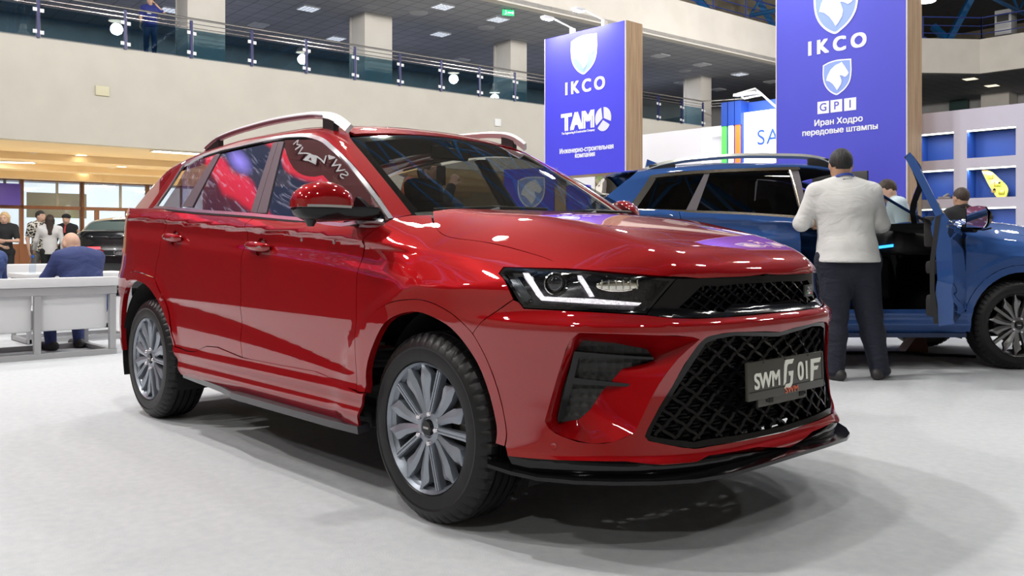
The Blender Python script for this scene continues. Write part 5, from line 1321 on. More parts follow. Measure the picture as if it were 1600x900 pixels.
ftop = onT(f_bl, hoodgap); fl_ = onS(f_bl, [(-.50, 1.205), (-.42, 1.10), (-.435, .9), (-.45, .50), (-.44, .495)] + arcp(.03, .37, .49, 165, 45, 12) + [(.45, .86), (.39, .96), (.385, 1.0)])
panel('front_fender', BLUE, bcar, f_bl, 'U', toU(fl_) + toU(ftop[::-1]), side='both', gap=.002, cell=(.05, .02))
for c, r0, r1 in ((.03, .43, .49), (-2.80, .45, .515)):
    panel('wheel_arch_moulding', BLUE, bcar, f_bl, 'S', arcp(c, .37, r1, -8 if c < -1 else -2, 186, 22) + arcp(c, .37, r0, 188, -8 if c < -1 else -2, 22), side='both', off=.005, cell=.06, gap=.0015, flange=.03)
panel('hood', BLUE, bcar, f_bl, 'T', [(-.16, .06), (-.17, -.25), (-.22, -.45)] + hoodgap + [(.66, -.68), (.74, -.61), (.81, -.52), (.853, -.405), (.875, -.28), (.886, -.15), (.89, .0), (.89, .06)], side='joined', cut0=True, gap=.002, cell=.05)
panel('front_bumper', BLUE, bcar, f_bl, 'F', [(-.47, .36), (.72, .36), (.72, .84), (.12, .85), (-.35, .88), (-.41, .90), (-.52, .76), (-.49, .58)], side='joined', cut0=True, gap=.002, cell=.04)
panel('upper_grille', BLACKG, bcar, f_bl, 'F', [(.13, .86), (.72, .85), (.72, .98), (.15, .97)], side='joined', cut0=True, cell=.06, off=-.006)
panel('headlight', BLACKG, bcar, f_bl, 'F', [(-.44, .985), (-.40, 1.0), (.13, .965), (.11, .862), (-.35, .893)], side='both', cell=.05, off=-.004)
panel('rear_bumper', BLUE, bcar, f_bl, 'RC', [(-2.43, .32), (-1.345, .32), (-1.33, .75), (-1.62, .92), (-2.43, .92)], side='joined', cut0=True, cell=.06, gap=.002)
panel('tailgate', BLUE, bcar, f_bl, 'RC', [(-2.43, .93), (-1.70, .93), (-1.64, 1.30), (-2.43, 1.30)], side='joined', cut0=True, cell=.06, gap=.002)
# upper body
low_edge = [(-.50, 1.205), (-.845, 1.395), (-1.10, 1.525), (-1.298, 1.622), (-1.45, 1.665), (-1.71, 1.688), (-2.1, 1.678), (-2.5, 1.657), (-2.86, 1.628), (-2.955, 1.60), (-3.19, 1.335)]
rear_e = [(-3.42, 1.33), (-3.40, 1.40), (-3.25, 1.52), (-3.12, 1.62)]
roofl = onT(f_bh, [(-3.05, -.53), (-2.6, -.55), (-2.1, -.555), (-1.6, -.555), (-1.33, -.55)])
ap = onS(f_bh, [(-1.14, 1.64), (-.9, 1.535), (-.63, 1.40), (-.40, 1.245)])
ws_edge = onT(f_bh, [(-1.30, -.55), (-1.12, -.585), (-.92, -.615), (-.66, -.655), (-.42, -.69)])
panel('roof_side', BLUE, bcar, f_bh, 'U', soften(toU(onS(f_bh, low_edge + rear_e)) + toU(roofl) + [(x + .04 - .03 * i, v + .085) for i, (x, v) in enumerate(toU(onS(f_bh, low_edge[3::-1])))], 30), side='both', cell=(.05, .025))
panel('roof_panel', BLUE, bcar, f_bh, 'T', [(-1.31, -.54), (-1.26, -.2), (-1.26, .06), (-3.3, .06), (-3.28, -.3), (-3.2, -.48), (-3.06, -.52), (-2.1, -.545)], side='joined', cut0=True, cell=.08)
panel('windshield', WSGL, bcar, f_bh, 'T', [(-1.29, -.54), (-1.24, -.2), (-1.24, .06), (-.38, .06), (-.42, -.3), (-.52, -.63), (-.66, -.645), (-.92, -.605), (-1.12, -.575)], side='joined', cut0=True, off=-.004, flange=0, cell=.07)
BTINT = glass('dark_privacy_glass', (.025, .025, .03), 1.5)
qg = [(-2.93, 1.60), (-2.524, 1.635), (-2.713, 1.312), (-3.12, 1.324)]; dg = [(-2.478, 1.64), (-1.807, 1.668), (-1.763, 1.266), (-2.626, 1.312)]
panel('quarter_window', BTINT, bcar, f_bh, 'S', inset(qg, -.01), side='both', off=-.006, flange=0, cell=.08)
panel('rear_side_window', BTINT, bcar, f_bh, 'S', inset(dg, -.01), side='both', off=-.006, flange=0, cell=.08)
panel('c_pillar_cover', PILLAR, bcar, f_bh, 'S', [qg[1], dg[0], dg[3], qg[2]], side='both', off=-.002, cell=.08)
panel('b_pillar_cover', PILLAR, bcar, f_bh, 'S', [dg[1], (-1.722, 1.678), (-1.70, 1.25), dg[2]], side='both', off=-.002, cell=.08)
fwin = [(-1.70, 1.672), (-1.45, 1.65), (-1.298, 1.606), (-.845, 1.38), (-.56, 1.215), (-1.69, 1.255)]
d = panel_data(f_bh, 'S', fwin, off=-.006, flange=0, cell=.08); data_obj('front_side_window', [flip_data(d)], BTINT, bcar)
panel('rear_window', BTINT, bcar, f_bh, 'RC', [(-2.42, 1.30), (-1.72, 1.34), (-1.60, 1.60), (-2.3, 1.68)], side='joined', cut0=True, off=-.003, flange=.01, cell=.06)
GOLD = mat('warm_chrome', (.62, .54, .42), .18, 1.)
def bstrip(path, w, m=GOLD, off=.005, nm='window_trim', fn=f_bh):
    uv = soften(path, 60, 4, closed=False); P = chart_points(fn, 'S', uv, off); N = grad(fn, P)
    for s in (1, -1):
        bb = MB(); bb.ribbon([(p[0], s * p[1], p[2]) for p in P], [(q[0], s * q[1], q[2]) for q in N], w, .012); bb.build(nm, m, bcar, 50)
bstrip([(-1.71, 1.676), (-2.1, 1.664), (-2.5, 1.645), (-2.86, 1.615), (-2.98, 1.60)], .03)
bstrip([(-2.965, 1.595), (-3.0, 1.54), (-3.10, 1.40), (-3.15, 1.33)], .055)
bstrip([(-3.15, 1.318), (-2.7, 1.303), (-2.2, 1.283), (-1.70, 1.25)], .022)
bstrip([(-1.80, 1.66), (-1.775, 1.5), (-1.757, 1.27)], .012)
RAILB = mat('rail_satin', (.62, .62, .58), .3, .85)
for s in (-1, 1):
    q = np.linspace(-3.0, -1.42, 30); zr = pchip([-3.0, -2.88, -2.6, -2.1, -1.7, -1.5, -1.42], [1.675, 1.715, 1.765, 1.795, 1.79, 1.765, 1.725])
    b = MB(); b.ribbon([(x, s * .60, float(zr(x)) + .005) for x in q], [(0, s * .7, .7)] * 30, .034, .03); r_ = b.build('roof_rail', RAILB, bcar)
    for x0, x1 in ((-2.98, -2.75), (-1.62, -1.44)):
        b = MB(); b.box(((x0 + x1) / 2, s * .59, float(zr((x0 + x1) / 2)) - .045), (x1 - x0, .03, .08), bev=.01); b.build('rail_foot', BLACKS, r_)
b = MB(); v = [(-2.93, 0, 1.755), (-3.13, 0, 1.745), (-3.10, 0, 1.825)]; b.v = [(-2.74, -.02, 1.75), (-2.92, -.03, 1.74), (-2.905, -.008, 1.815), (-2.74, .02, 1.75), (-2.92, .03, 1.74), (-2.905, .008, 1.815)]
b.f = [(0, 1, 2), (5, 4, 3), (0, 3, 4, 1), (1, 4, 5, 2), (2, 5, 3, 0)]; b.build('antenna_fin', BLUE, bcar)
# open front door, swung about its hinge
HX, HY, DA = -.455, -.90, math.radians(59.5)
def swing(o):
    R = Matrix.Rotation(DA, 3, 'Z'); h = Vector((HX, HY, 0)); o.location = h - R @ h; o.rotation_euler = (0, 0, DA); return o
dp = [(-.465, 1.20), (-.455, .50), (-1.70, .475), (-1.77, .75), (-1.775, 1.255)]
dd = panel_data(f_bl, 'S', soften(dp, 30), flange=.10, cell=(.06, .02)); fdoor = swing(data_obj('front_door', [dd], BLUE, bcar))
d2 = panel_data(f_bl, 'S', inset(dp, .012), off=-.10, flange=0, cell=.1); v, f, l = d2
it = data_obj('door_lining', [(v, [q[::-1] for q in f], [[(-a, -b_, -c) for a, b_, c in q[::-1]] for q in l])], INTER, fdoor)
b = MB(); b.box((-1.05, -.775, .86), (.85, .10, .10), bev=.03); b.box((-1.0, -.77, .58), (.9, .09, .16), bev=.03); b.box((-1.60, -.775, 1.12), (.14, .08, .22), bev=.02); b.build('armrest', INTER, fdoor)
b = MB()
for z in (.86, .93): b.box((-1.735, -.87, z), (.012, .03, .02))
b.box((-1.74, -.86, .895), (.02, .05, .02)); b.build('latch', CHROME, fdoor)
wf = onS(f_bh, soften([(-.545, 1.215), (-.845, 1.385), (-1.10, 1.515), (-1.298, 1.61), (-1.45, 1.65), (-1.70, 1.672)], 60, 4, closed=False)); wn = grad(f_bh, wf)
b = MB(); b.ribbon([tuple(p) for p in wf], [tuple(q) for q in wn], .045, .05); wp = onS(f_bh, [(-1.72, 1.672), (-1.735, 1.5), (-1.755, 1.24)]); b.ribbon([tuple(p) for p in wp], [tuple(q) for q in grad(f_bh, wp)], .06, .05); b.build('window_frame', BLUE, fdoor, 50)
b = MB(); b.ribbon([tuple(p - q * .052) for p, q in zip(wf, wn)], [tuple(-q) for q in wn], .04, .012); b.ribbon([(-1.783, -.84, 1.25), (-1.783, -.80, .9), (-1.775, -.80, .7), (-1.71, -.82, .47)], [(-1, 0, 0)] * 4, .03, .012); b.build('door_seal', RUB, fdoor)
d3 = panel_data(f_bh, 'S', inset(fwin, .02), off=-.025, flange=0, cell=.1); data_obj('front_side_window', [d3], glass('clear_tint', (.55, .6, .6), 1.45), fdoor)
# its mirror: housing open to the rear with the mirror plate inside
b = MB(); secs = [(-.925, .085), (-.955, .11), (-1.02, .12), (-1.085, .108), (-1.12, .06)]
n = 16
def mirror_shell(sg):
    b = MB()
    for (y, r) in secs:
        for k in range(n + 1):
            t = math.pi * k / n; b.v.append((-.585 + .105 * math.sin(t) * (r / .135), sg * abs(y), 1.245 - r * .80 * math.cos(t)))
    for i in range(len(secs) - 1):
        for k in range(n): a = i * (n + 1) + k; b.f.append((a, a + 1, a + n + 2, a + n + 1))
    b.f += [tuple(range(n + 1)), tuple((len(secs) - 1) * (n + 1) + k for k in range(n + 1))]
    b.tube([(-.55, sg * .89, 1.165), (-.565, sg * 1.0, 1.16)], .035, 8)
    return b
mo = mirror_shell(-1).build('door_mirror', BLACKG, fdoor, 50)
b = MB(); b.prism([(-.945, 1.165), (-.94, 1.315), (-.965, 1.335), (-1.085, 1.33), (-1.112, 1.29), (-1.112, 1.20), (-1.085, 1.16)], 0, .012, Matrix(((0, 0, -1, -.592), (1, 0, 0, 0), (0, 1, 0, 0), (0, 0, 0, 1)))); b.build('mirror_glass', mat('mirror_plate', (.9, .9, .9), .01, 1.), mo)
_R = Matrix.Rotation(math.radians(-27), 3, 'Z') @ Matrix.Rotation(math.radians(6), 3, 'Y'); _c = Vector((-.585, -1.02, 1.245)); mo.location = _c - _R @ _c; mo.rotation_euler = _R.to_euler()
b = MB(); b.ribbon([(-.50, -.95, 1.16), (-.49, -1.03, 1.155), (-.52, -1.11, 1.165)], [(1, 0, 0)] * 3, .012, .012); b.build('chrome_strip', CHROME, mo)
mirror_shell(1).build('door_mirror', BLUE, bcar, 50)
panel('front_door', BLUE, bcar, f_bl, 'S', soften(dp, 30), cell=(.06, .03), side='near').scale = (1, -1, 1)
# wheels
ALB = mat('two_tone_alloy', (.20, .20, .20), .28, .85, coat=.3)
wb = make_wheel(bcar, .366, .262, .235, ALB); wb.location = (0.01, -.805, .366); wb.rotation_euler = (0, math.radians(0), 0)
for (x, y, rz) in ((-2.80, -.805, 0), (.01, .805, math.pi), (-2.80, .805, math.pi)):
    w = copy_tree(wb, bcar); w.location = (x, y, .366); w.rotation_euler = (0, .5, rz)
for s in (-1, 1):
    for cx in (.03, -2.80):
        b = MB(); R = .46; pr = [(R * math.cos(t), R * math.sin(t)) for t in np.linspace(-.3, math.pi + .3, 20)]
        b.add([(cx + x, s * y, .38 + z) for (x, z) in pr for y in (.82, .5)], [(2 * i, 2 * i + 1, 2 * i + 3, 2 * i + 2) for i in range(19)]); b.add([(cx + x, s * .5, .38 + z) for x, z in pr], [tuple(range(20))]); b.build('arch_liner', BLACKM, bcar)
b = MB(); b.box2((-3.4, -.70, .25), (.5, .70, .38), .04); b.box2((-2.25, -.84, .28), (-.45, .84, .40), .02); b.box2((-.36, -.70, .36), (-.28, .70, 1.08)); b.build('underbody', BLACKM, bcar)
d = panel_data(f_bl, 'S', [(-3.4, 1.2), (-1.80, 1.2), (-1.80, .5), (-2.28, .5), (-2.4, .72), (-2.62, .86), (-2.9, .87), (-3.3, .8)], off=-.06, flange=0, cell=.12); data_obj('inner_shell', [d, flip_data(d)], BLACKM, bcar)
d = panel_data(f_bl, 'S', [(-.40, 1.05), (.1, .95), (.1, .88), (-.2, .84), (-.40, .70), (-.40, .5), (-.47, .5), (-.47, 1.15)], off=-.06, flange=0, cell=.12); data_obj('inner_shell', [d, flip_data(d)], BLACKM, bcar)
seat(-1.55, -.40, .55, bcar); seat(-1.55, .40, .55, bcar); seat(-2.45, 0, 1.30, bcar)
b = MB(); b.box((-.72, 0, 1.05), (.42, 1.50, .22), bev=.07); b.box((-.50, 0, 1.15), (.5, 1.4, .05), bev=.02); b.box((-1.0, 0, .72), (.6, .28, .40), bev=.05); db = b.build('dashboard', INTER, bcar, 60)
b = MB(); b.ribbon([(-.94, -.70, 1.02), (-.945, -.35, 1.0), (-.95, -.15, .985)], [(-1, 0, .1)] * 3, .022, .01); b.build('ambient_strip', mat('blue_ambient_light', (.05, .35, .9), .4, emit=(.04, .38, 1.), estr=2.2), db)
b = MB(); b.box((-.97, -.02, 1.13), (.02, .34, .19), bev=.006, M=None); b.build('screen', BLACKG, db); b = MB(); b.box((-.982, -.03, 1.13), (.004, .27, .14)); b.build('screen_glow', mat('screen_grey', (.12, .13, .14), .2, emit=(.35, .37, .42), estr=.35), db)
b = MB(); b.ribbon([(-.96, -.22, 1.00), (-.965, -.16, 1.18)], [(-1, 0, 0)] * 2, .02, .01); b.build('vent_trim', GOLD, db)
b = MB(); th = [2 * math.pi * i / 24 for i in range(24)]
b.tube([(-1.08 - .09 * math.sin(t), .40 + .18 * math.cos(t), 1.08 + .165 * math.sin(t)) for t in th], .016, 8, closed=True); b.box((-1.07, .40, 1.08), (.05, .14, .10), bev=.02); b.tube([(-1.06, .4, 1.08), (-.8, .4, 1.02)], .03, 8); b.build('steering_wheel', INTER, bcar, 60)
panel('headliner', mat('headliner_dark', (.05, .048, .045), .9), bcar, f_bh, 'T', [(-1.35, -.53), (-1.3, -.2), (-1.3, .06), (-3.2, .06), (-3.1, -.4), (-3.0, -.5)], side='joined', cut0=True, off=-.035, flange=0, cell=.1)
# ================================================================ black car in the lobby, rear towards us
BLKP = mat('black_car_paint', (.006, .007, .009), .2, .2, coat=1., coat_rough=.02)
kcar = thing('car', 'black car in the lobby seen from behind with a red light bar across its tail', 'car', (-16.9, 4.5, 0), math.radians(146))
kcar.location = (-17.55, 4.55, 0)
def f_k(P):
    Q = (P + np.array([-1.36, 0, 0])) / np.array([1.03, 1., .98])
    return np.minimum(smax(f_lower(Q), -(np.minimum(np.hypot(P[..., 0] - 1.38, P[..., 2] - .34), np.hypot(P[..., 0] + 1.42, P[..., 2] - .34)) - .40 + 5 * (np.abs(P[..., 1]) < .62)), .02), f_house(Q))
gla = lambda c: (c[:, 2] > 1.17) & (c[:, 2] < 1.50) & (f_lower((c + np.array([-1.36, 0, 0])) / np.array([1.03, 1., .98])) > .012)
V_, Q_, N_ = surf_net(f_k, (-2.7, -1.05, .1), (2.6, 1.05, 1.8), .035)
cc = V_[Q_].mean(1); kk = gla(cc)
for nm, sel, m_ in (('body', ~kk, BLKP), ('glass', kk, mat('black_car_glass', (.10, .14, .13), .05, 0., coat=1.))):
    me = bpy.data.meshes.new(nm); used = np.unique(Q_[sel]); mp = -np.ones(len(V_), int); mp[used] = np.arange(len(used))
    me.from_pydata(V_[used].tolist(), [], mp[Q_[sel]].tolist()); me.shade_smooth(); me.materials.append(m_); link(bpy.data.objects.new(nm, me), kcar)
wk = copy_tree(wb, kcar); wk.location = (-1.42, -.79, .36)
for (x, y, rz) in ((-1.42, .79, math.pi), (1.38, -.79, 0), (1.38, .79, math.pi)):
    w = copy_tree(wb, kcar); w.location = (x, y, .36); w.rotation_euler = (0, 0, rz)
TAILG = mat('red_light_bar', (.8, .02, .03), .3, emit=(1, .06, .07), estr=3.0)
b = MB(); b.ribbon([(-2.30, -.86, .955), (-2.37, -.74, .96), (-2.425, -.55, .96), (-2.455, -.25, .96)], [(-.5, -1, 0), (-1, -.7, 0), (-1, -.25, 0), (-1, 0, 0)], .045, .02); b.ribbon([(-2.30, -.865, .90), (-2.38, -.74, .90)], [(-.5, -1, 0), (-1, -.6, 0)], .03, .02); b.build('light_bar', TAILG, kcar)
b = MB(); b.ribbon([(-2.455, .25, .96), (-2.425, .55, .96), (-2.37, .74, .96), (-2.30, .86, .955)], [(-1, 0, 0), (-1, .25, 0), (-1, .7, 0), (-.5, 1, 0)], .045, .02); b.build('light_bar', TAILG, kcar)
text_obj('tail_lettering', 'G01', .11, CHROME, kcar, frame((-2.475, -.1, .87), (0, -1, 0), (0, 0, 1)), ext=.004)

# ================================================================ people
def rc(P, a, b, ra, rb, fl=1.0, ax=None):
    """round cone; fl<1 flattens it along axis ax (unit vector)"""
    a = np.array(a, float); b = np.array(b, float)
    Q = P - a; d = b - a
    t = np.clip((Q @ d) / max(d @ d, 1e-9), 0, 1)
    R = Q - t[:, None] * d
    r = ra + (rb - ra) * t
    if fl != 1.0:
        ax = np.array(ax, float); k = (R @ ax)[:, None] * ax; R = R - k + k / fl
        return (np.linalg.norm(R, axis=1) - r) * (fl if fl < 1 else 1.)
    return np.linalg.norm(R, axis=1) - r
def ell(P, c, r):
    r = np.array(r, float); q = (P - np.array(c, float)) / r; k = np.linalg.norm(q, axis=1); return (k - 1) * r.min()
def smin(a, b, k): return -smax(-a, -b, k)
def union(fs, k):
    def fn(P):
        d = None
        for f in fs:
            q = f(P); d = q if d is None else smin(d, q, k)
        return d
    return fn
SKIN = [mat('skin_light', (.62, .38, .27), .5), mat('skin_tan', (.47, .27, .17), .5)]
HAIRM = {'black': noise_color('hair_black', (.006, .0055, .0055), (.022, .020, .019), 60, .6, bump=.8, stretch=(1, 1, .25)), 'brown': noise_color('hair_brown', (.02, .011, .007), (.05, .028, .016), 60, .6, bump=.8, stretch=(1, 1, .25)), 'blonde': mat('hair_blonde', (.62, .42, .20), .5)}
EYEM = mat('eye_dark', (.02, .015, .012), .3); LIPM = mat('lip', (.42, .16, .13), .5)
def person(label, loc, face, H=1.75, build=1.0, pose=None, shirt=None, trousers=None, shoes=None, hair=('short', 'black'), skin=0, sleeve='long', lanyard=None, h=.016, shirt_low=.90, extras=None, group=None, seat=False, belly=0., lean=0., name='person', lo_res_hands=False, skirt=False, legw=0.):
    """local frame: x = the person's right, y = forward, z up; face = heading of the look"""
    root = thing(name, label, 'person', loc, face - math.pi / 2, group)
    s = H / 1.75; bw = build
    p = dict(aL=(-.11, 0, .09), aR=(.11, 0, .09), kL=(-.105, .02, .50), kR=(.105, .02, .50), hL=(-.09, 0, .93), hR=(.09, 0, .93),
             pel=(0, 0, .98), wai=(0, 0, 1.12), che=(0, 0, 1.31), sL=(-.185, -.01, 1.44), sR=(.185, -.01, 1.44), nek=(0, -.01, 1.50), hd=(0, .02, 1.635),
             eL=(-.25, -.03, 1.16), eR=(.25, -.03, 1.16), wL=(-.25, .05, .91), wR=(.25, .05, .91), tL=None, tR=None, look=0.)
    if pose: p.update(pose)
    J = {k: (np.array(v, float) * s if isinstance(v, tuple) else v) for k, v in p.items()}
    Y = (0, 1, 0)
    def torso(g):
        W = bw
        return [lambda P: rc(P, J['pel'], J['wai'], (.150 * W + g) * s, (.145 * W + g) * s, .74 + belly * .5, Y),
                lambda P: rc(P, J['wai'], J['che'], (.145 * W + g) * s, (.165 * W + g) * s, .68 + belly * .4, Y),
                lambda P: rc(P, J['che'] * .5 + J['sL'] * .5, J['che'] * .5 + J['sR'] * .5, (.125 * W ** .5 + g) * s, (.125 * W ** .5 + g) * s, .85, Y),
                lambda P: rc(P, J['sL'], J['nek'] + np.array([-.03, 0, 0]) * s, (.062 + g) * s, (.062 + g) * s), lambda P: rc(P, J['sR'], J['nek'] + np.array([.03, 0, 0]) * s, (.062 + g) * s, (.062 + g) * s)]
    def arm(g, sd, upto=2, cut=1.0):
        S, E, Wr = J['s' + sd], J['e' + sd], J['w' + sd]
        a = [lambda P: rc(P, S, E, (.056 * bw ** .5 + g) * s, (.044 * bw ** .4 + g) * s)]
        if upto == 2: a.append(lambda P: rc(P, E, E + (Wr - E) * cut, (.043 * bw ** .4 + g) * s, (.031 + g) * s))
        elif upto == 1: return [lambda P: rc(P, S, S + (E - S) * .72, (.058 * bw ** .5 + g) * s, (.052 + g) * s)]
        return a
    def leg(g, sd, ank=0.):
        Hp, K, A = J['h' + sd], J['k' + sd], J['a' + sd]; A = A + (K - A) * ank
        return [lambda P: rc(P, Hp, K, (.088 * bw ** .7 + g) * s, (.058 * bw ** .4 + g) * s), lambda P: rc(P, K, K + (A - K) * .35, (.056 + g) * s, (.056 + g) * s), lambda P: rc(P, K + (A - K) * .35, A, (.056 + g) * s, (.040 + g) * s)]
    def hips(g): return [lambda P: rc(P, J['hL'] + np.array([-.01, 0, .0]), J['hR'] + np.array([.01, 0, 0]), (.105 * bw + g) * s, (.105 * bw + g) * s, .92, Y), lambda P: rc(P, (J['hL'] + J['hR']) / 2, J['pel'] + np.array([0, 0, .02]), (.135 * bw + g) * s, (.145 * bw + g) * s, .76 + belly * .4, Y)]
    # head frame turned by look (radians, + = to its left)
    hc = J['hd']; tilt = p.get('tilt', 0.); cl, sl = math.cos(J['look']), math.sin(J['look']); ct, st = math.cos(tilt), math.sin(tilt)
    Rh = np.array([[cl, -sl, 0], [sl, cl, 0], [0, 0, 1]]) @ np.array([[1, 0, 0], [0, ct, st], [0, -st, ct]])   # tilt>0 nods forward
    def hx(*q): return hc + Rh @ (np.array(q) * s)
    def toh(P): return (P - hc) @ Rh / s
    def head(P):
        Q = toh(P)
        d = ell(Q, (0, -.01, .02), (.077, .097, .100))
        d = smin(d, ell(Q, (0, .022, -.050), (.060, .072, .072)), .05)
        d = smin(d, rc(Q, (0, .085, .015), (0, .104, -.025), .010, .015), .02)        # nose
        d = smin(d, rc(Q, (-.022, .083, -.06), (.022, .083, -.06), .012, .012), .02)  # mouth region
        d = smin(d, rc(Q, (-.035, .078, .028), (.035, .078, .028), .014, .014), .02)  # brow
        for e in (-1, 1): d = smin(d, ell(Q, (e * .079, -.005, -.005), (.012, .022, .034)), .012)
        return d * s
    def neck(P): return rc(P, J['nek'] + np.array([0, 0, -.04]) * s, hx(0, -.015, -.06), .058 * bw ** .5 * s, .054 * s)
    body = [head, neck] + torso(-.014) + arm(-.006, 'L') + arm(-.006, 'R') + leg(-.012, 'L') + leg(-.012, 'R') + hips(-.014)
    fn = union(body, .03 * s)
    pts = np.array([v for k, v in J.items() if isinstance(v, np.ndarray)] + [hc + np.array([0, 0, .13])])
    lo = pts.min(0) - .22 * bw; hi = pts.max(0) + .22 * bw; lo[2] = max(lo[2], .02)
    extra = []
    hm = SKIN[skin]
    for sd in ('L', 'R'):
        Wr, E = J['w' + sd], J['e' + sd]; d = (Wr - E) / np.linalg.norm(Wr - E)
        up = p.get('palm' + sd); sg = -1 if sd == 'L' else 1
        n_ = np.array(up, float) if up is not None else np.array([-sg * 1., 0, 0.2]); n_ = n_ - d * (n_ @ d); n_ /= np.linalg.norm(n_); wv = np.cross(d, n_) * sg
        cu = p.get('curl' + sd, .5)
        fs = [lambda P, a=Wr, b=Wr + d * .085 * s: rc(P, a - d * .02, b, .026 * s, .036 * s, .45, n_)]
        for k, (o, L_k) in enumerate(((-.030, .070), (-.010, .080), (.011, .076), (.030, .060))):
            a = Wr + (d * .085 + wv * o) * s; c1 = a + (d * math.cos(cu * .6) + n_ * math.sin(cu * .6)) * L_k * .5 * s; c2 = c1 + (d * math.cos(cu * 1.6) + n_ * math.sin(cu * 1.6)) * L_k * .5 * s
            fs += [lambda P, a=a, b=c1: rc(P, a, b, .0095 * s, .0085 * s), lambda P, a=c1, b=c2: rc(P, a, b, .0085 * s, .007 * s)]
        t0 = Wr + (d * .02 - wv * .026) * s; t1 = t0 + (d * .035 - wv * .022 + n_ * .01) * s; t2 = t1 + (d * .03 - wv * .004 + n_ * .012) * s
        fs += [lambda P, a=t0, b=t1: rc(P, a, b, .013 * s, .011 * s), lambda P, a=t1, b=t2: rc(P, a, b, .011 * s, .008 * s)]
        hf = union(fs, .006); c0 = Wr + d * .09 * s
        extra.append(surf_net(hf, c0 - .15 * s, c0 + .15 * s, .0065 if h < .013 else .009))
    bo = net_obj('body', fn, lo, hi, h, hm, root, extra=extra)
    # face
    if hair[0] != 'back':
        for e in (-1, 1):
            b = MB(); c = hx(e * .030, .082, .012); b.ball(tuple(c), (.011 * s, .011 * s, .008 * s), 8, 6); b.build('eye', EYEM, root)
            b = MB(); b.tube([tuple(hx(e * .016, .091, .034)), tuple(hx(e * .046, .080, .034))], .005 * s, 6); b.build('eyebrow', HAIRM[hair[1]] if hair[1] in HAIRM else EYEM, root)
        b = MB(); b.tube([tuple(hx(-.022, .090, -.062)), tuple(hx(0, .096, -.061)), tuple(hx(.022, .090, -.062))], .006 * s, 6); b.build('mouth', LIPM, root)
    # hair
    if hair[1] in HAIRM:
        hm2 = HAIRM[hair[1]]
        def hairf(P):
            Q = toh(P); d = ell(Q, (0, -.014, .028), (.086, .104, .104))
            if hair[0] == 'long':
                d = smin(d, rc(Q, (0, -.075, .0), (0, -.10, -.30), .062, .045, 1.35, (1, 0, 0)), .05)
                for e in (-1, 1): d = smin(d, rc(Q, (e * .07, -.01, .0), (e * .075, -.04, -.24), .028, .022), .03)
                cut = np.maximum(Q[:, 1] - .055 - .4 * np.maximum(Q[:, 2] - .05, 0), -1)
                cutf = np.minimum(cut, 1.) ; return np.maximum(d, cutf) * s
            nape = -.055 - .55 * (Q[:, 1] + .09)     # hairline rising to the front
            line = np.where(Q[:, 1] < .03, np.where(np.abs(Q[:, 0]) > .055, -.02 + .9 * np.maximum(Q[:, 1] + .02, 0), -.075 + .5 * np.maximum(Q[:, 1] + .1, 0)), .055)
            return np.maximum(d, line - Q[:, 2]) * s
        c = hc
        net_obj('hair', hairf, c - np.array([.17, .22, .40]) * s, c + np.array([.17, .18, .17]) * s, min(h, .012), hm2, root)
    # clothes
    if shirt is not None:
        cut = {'long': 1.0, 'short': None}[sleeve]
        sf = torso(.006) + (arm(.008, 'L', 2, .93) + arm(.008, 'R', 2, .93) if sleeve == 'long' else arm(.010, 'L', 1) + arm(.010, 'R', 1))
        su = union(sf, .035 * s)
        zlow = (p['pel'][2] - (1.0 - shirt_low - .02) if not seat else p['pel'][2] - .06) * s
        low = J['pel'] * 1.0; low = low + np.array([0, 0, shirt_low * s - J['pel'][2]]) if not seat else J['pel'] + np.array([0, 0, -.06])
        def shf(P):
            d = su(P); dn = (J['pel'] - J['wai']); 
            hem = rc(P, low, J['pel'], (.176 * bw + .008) * s, (.166 * bw + .006) * s, .76 + belly * .5, Y)
            d = smin(d, hem, .03)
            d = np.maximum(d, (low[2] - .02) - P[:, 2] if not seat else -np.ones(len(P)))
            nk = rc(P, J['nek'] + np.array([0, .0, .022]) * s, hx(0, 0, -.01), .064 * s, .05 * s)
            return np.maximum(d, -nk)
        sh = net_obj('shirt', shf, lo, hi, h, shirt, root)
        co = MB(); cpt = [tuple(J['nek'] + np.array([.066 * math.sin(t), .062 * math.cos(t) - .004, .030 - .018 * math.cos(t)]) * s * (bw ** .25)) for t in np.linspace(.25, 2 * math.pi - .25, 16)]
        co.ribbon(cpt, [tuple(np.array([math.sin(t), math.cos(t), .3])) for t in np.linspace(.25, 2 * math.pi - .25, 16)], .034 * s, .006); co.build('collar', shirt, sh)
    if trousers is not None:
        tf = hips(.006) + leg(.014 + legw, 'L', -.05) + leg(.014 + legw, 'R', -.05)
        tu = union(tf, .03 * s)
        if skirt: tu = union(tf + [lambda P: rc(P, (J['hL'] + J['hR']) / 2, (J['kL'] + J['kR']) / 2, .16 * s, .15 * s)], .04)
        top = J['pel'][2] + .03 * s
        net_obj('trousers', lambda P: np.maximum(np.maximum(tu(P), P[:, 2] - top), .035 - P[:, 2]), lo, hi, h, trousers, root)
    if shoes is not None:
        for sd in ('L', 'R'):
            A = J['a' + sd]; tdir = J['t' + sd] if J['t' + sd] is not None else None
            dv = np.array(p['t' + sd], float) if p['t' + sd] is not None else np.array([(-.15 if sd == 'L' else .15), 1, 0]); dv /= np.linalg.norm(dv)
            z0 = A[2] - .09 * s
            a = np.array([A[0], A[1], z0 + .045 * s]); toe = a + dv * .165 * s; heel = a - dv * .055 * s
            ff = lambda P: np.maximum(smin(rc(P, heel, toe, .046 * s, .040 * s), rc(P, a + np.array([0, 0, .0]), A + np.array([0, 0, .03]) * s, .046 * s, .045 * s), .03), z0 + .003 - P[:, 2])
            net_obj('shoe', ff, a - .27 * s, a + .27 * s, min(h, .012), shoes, root)
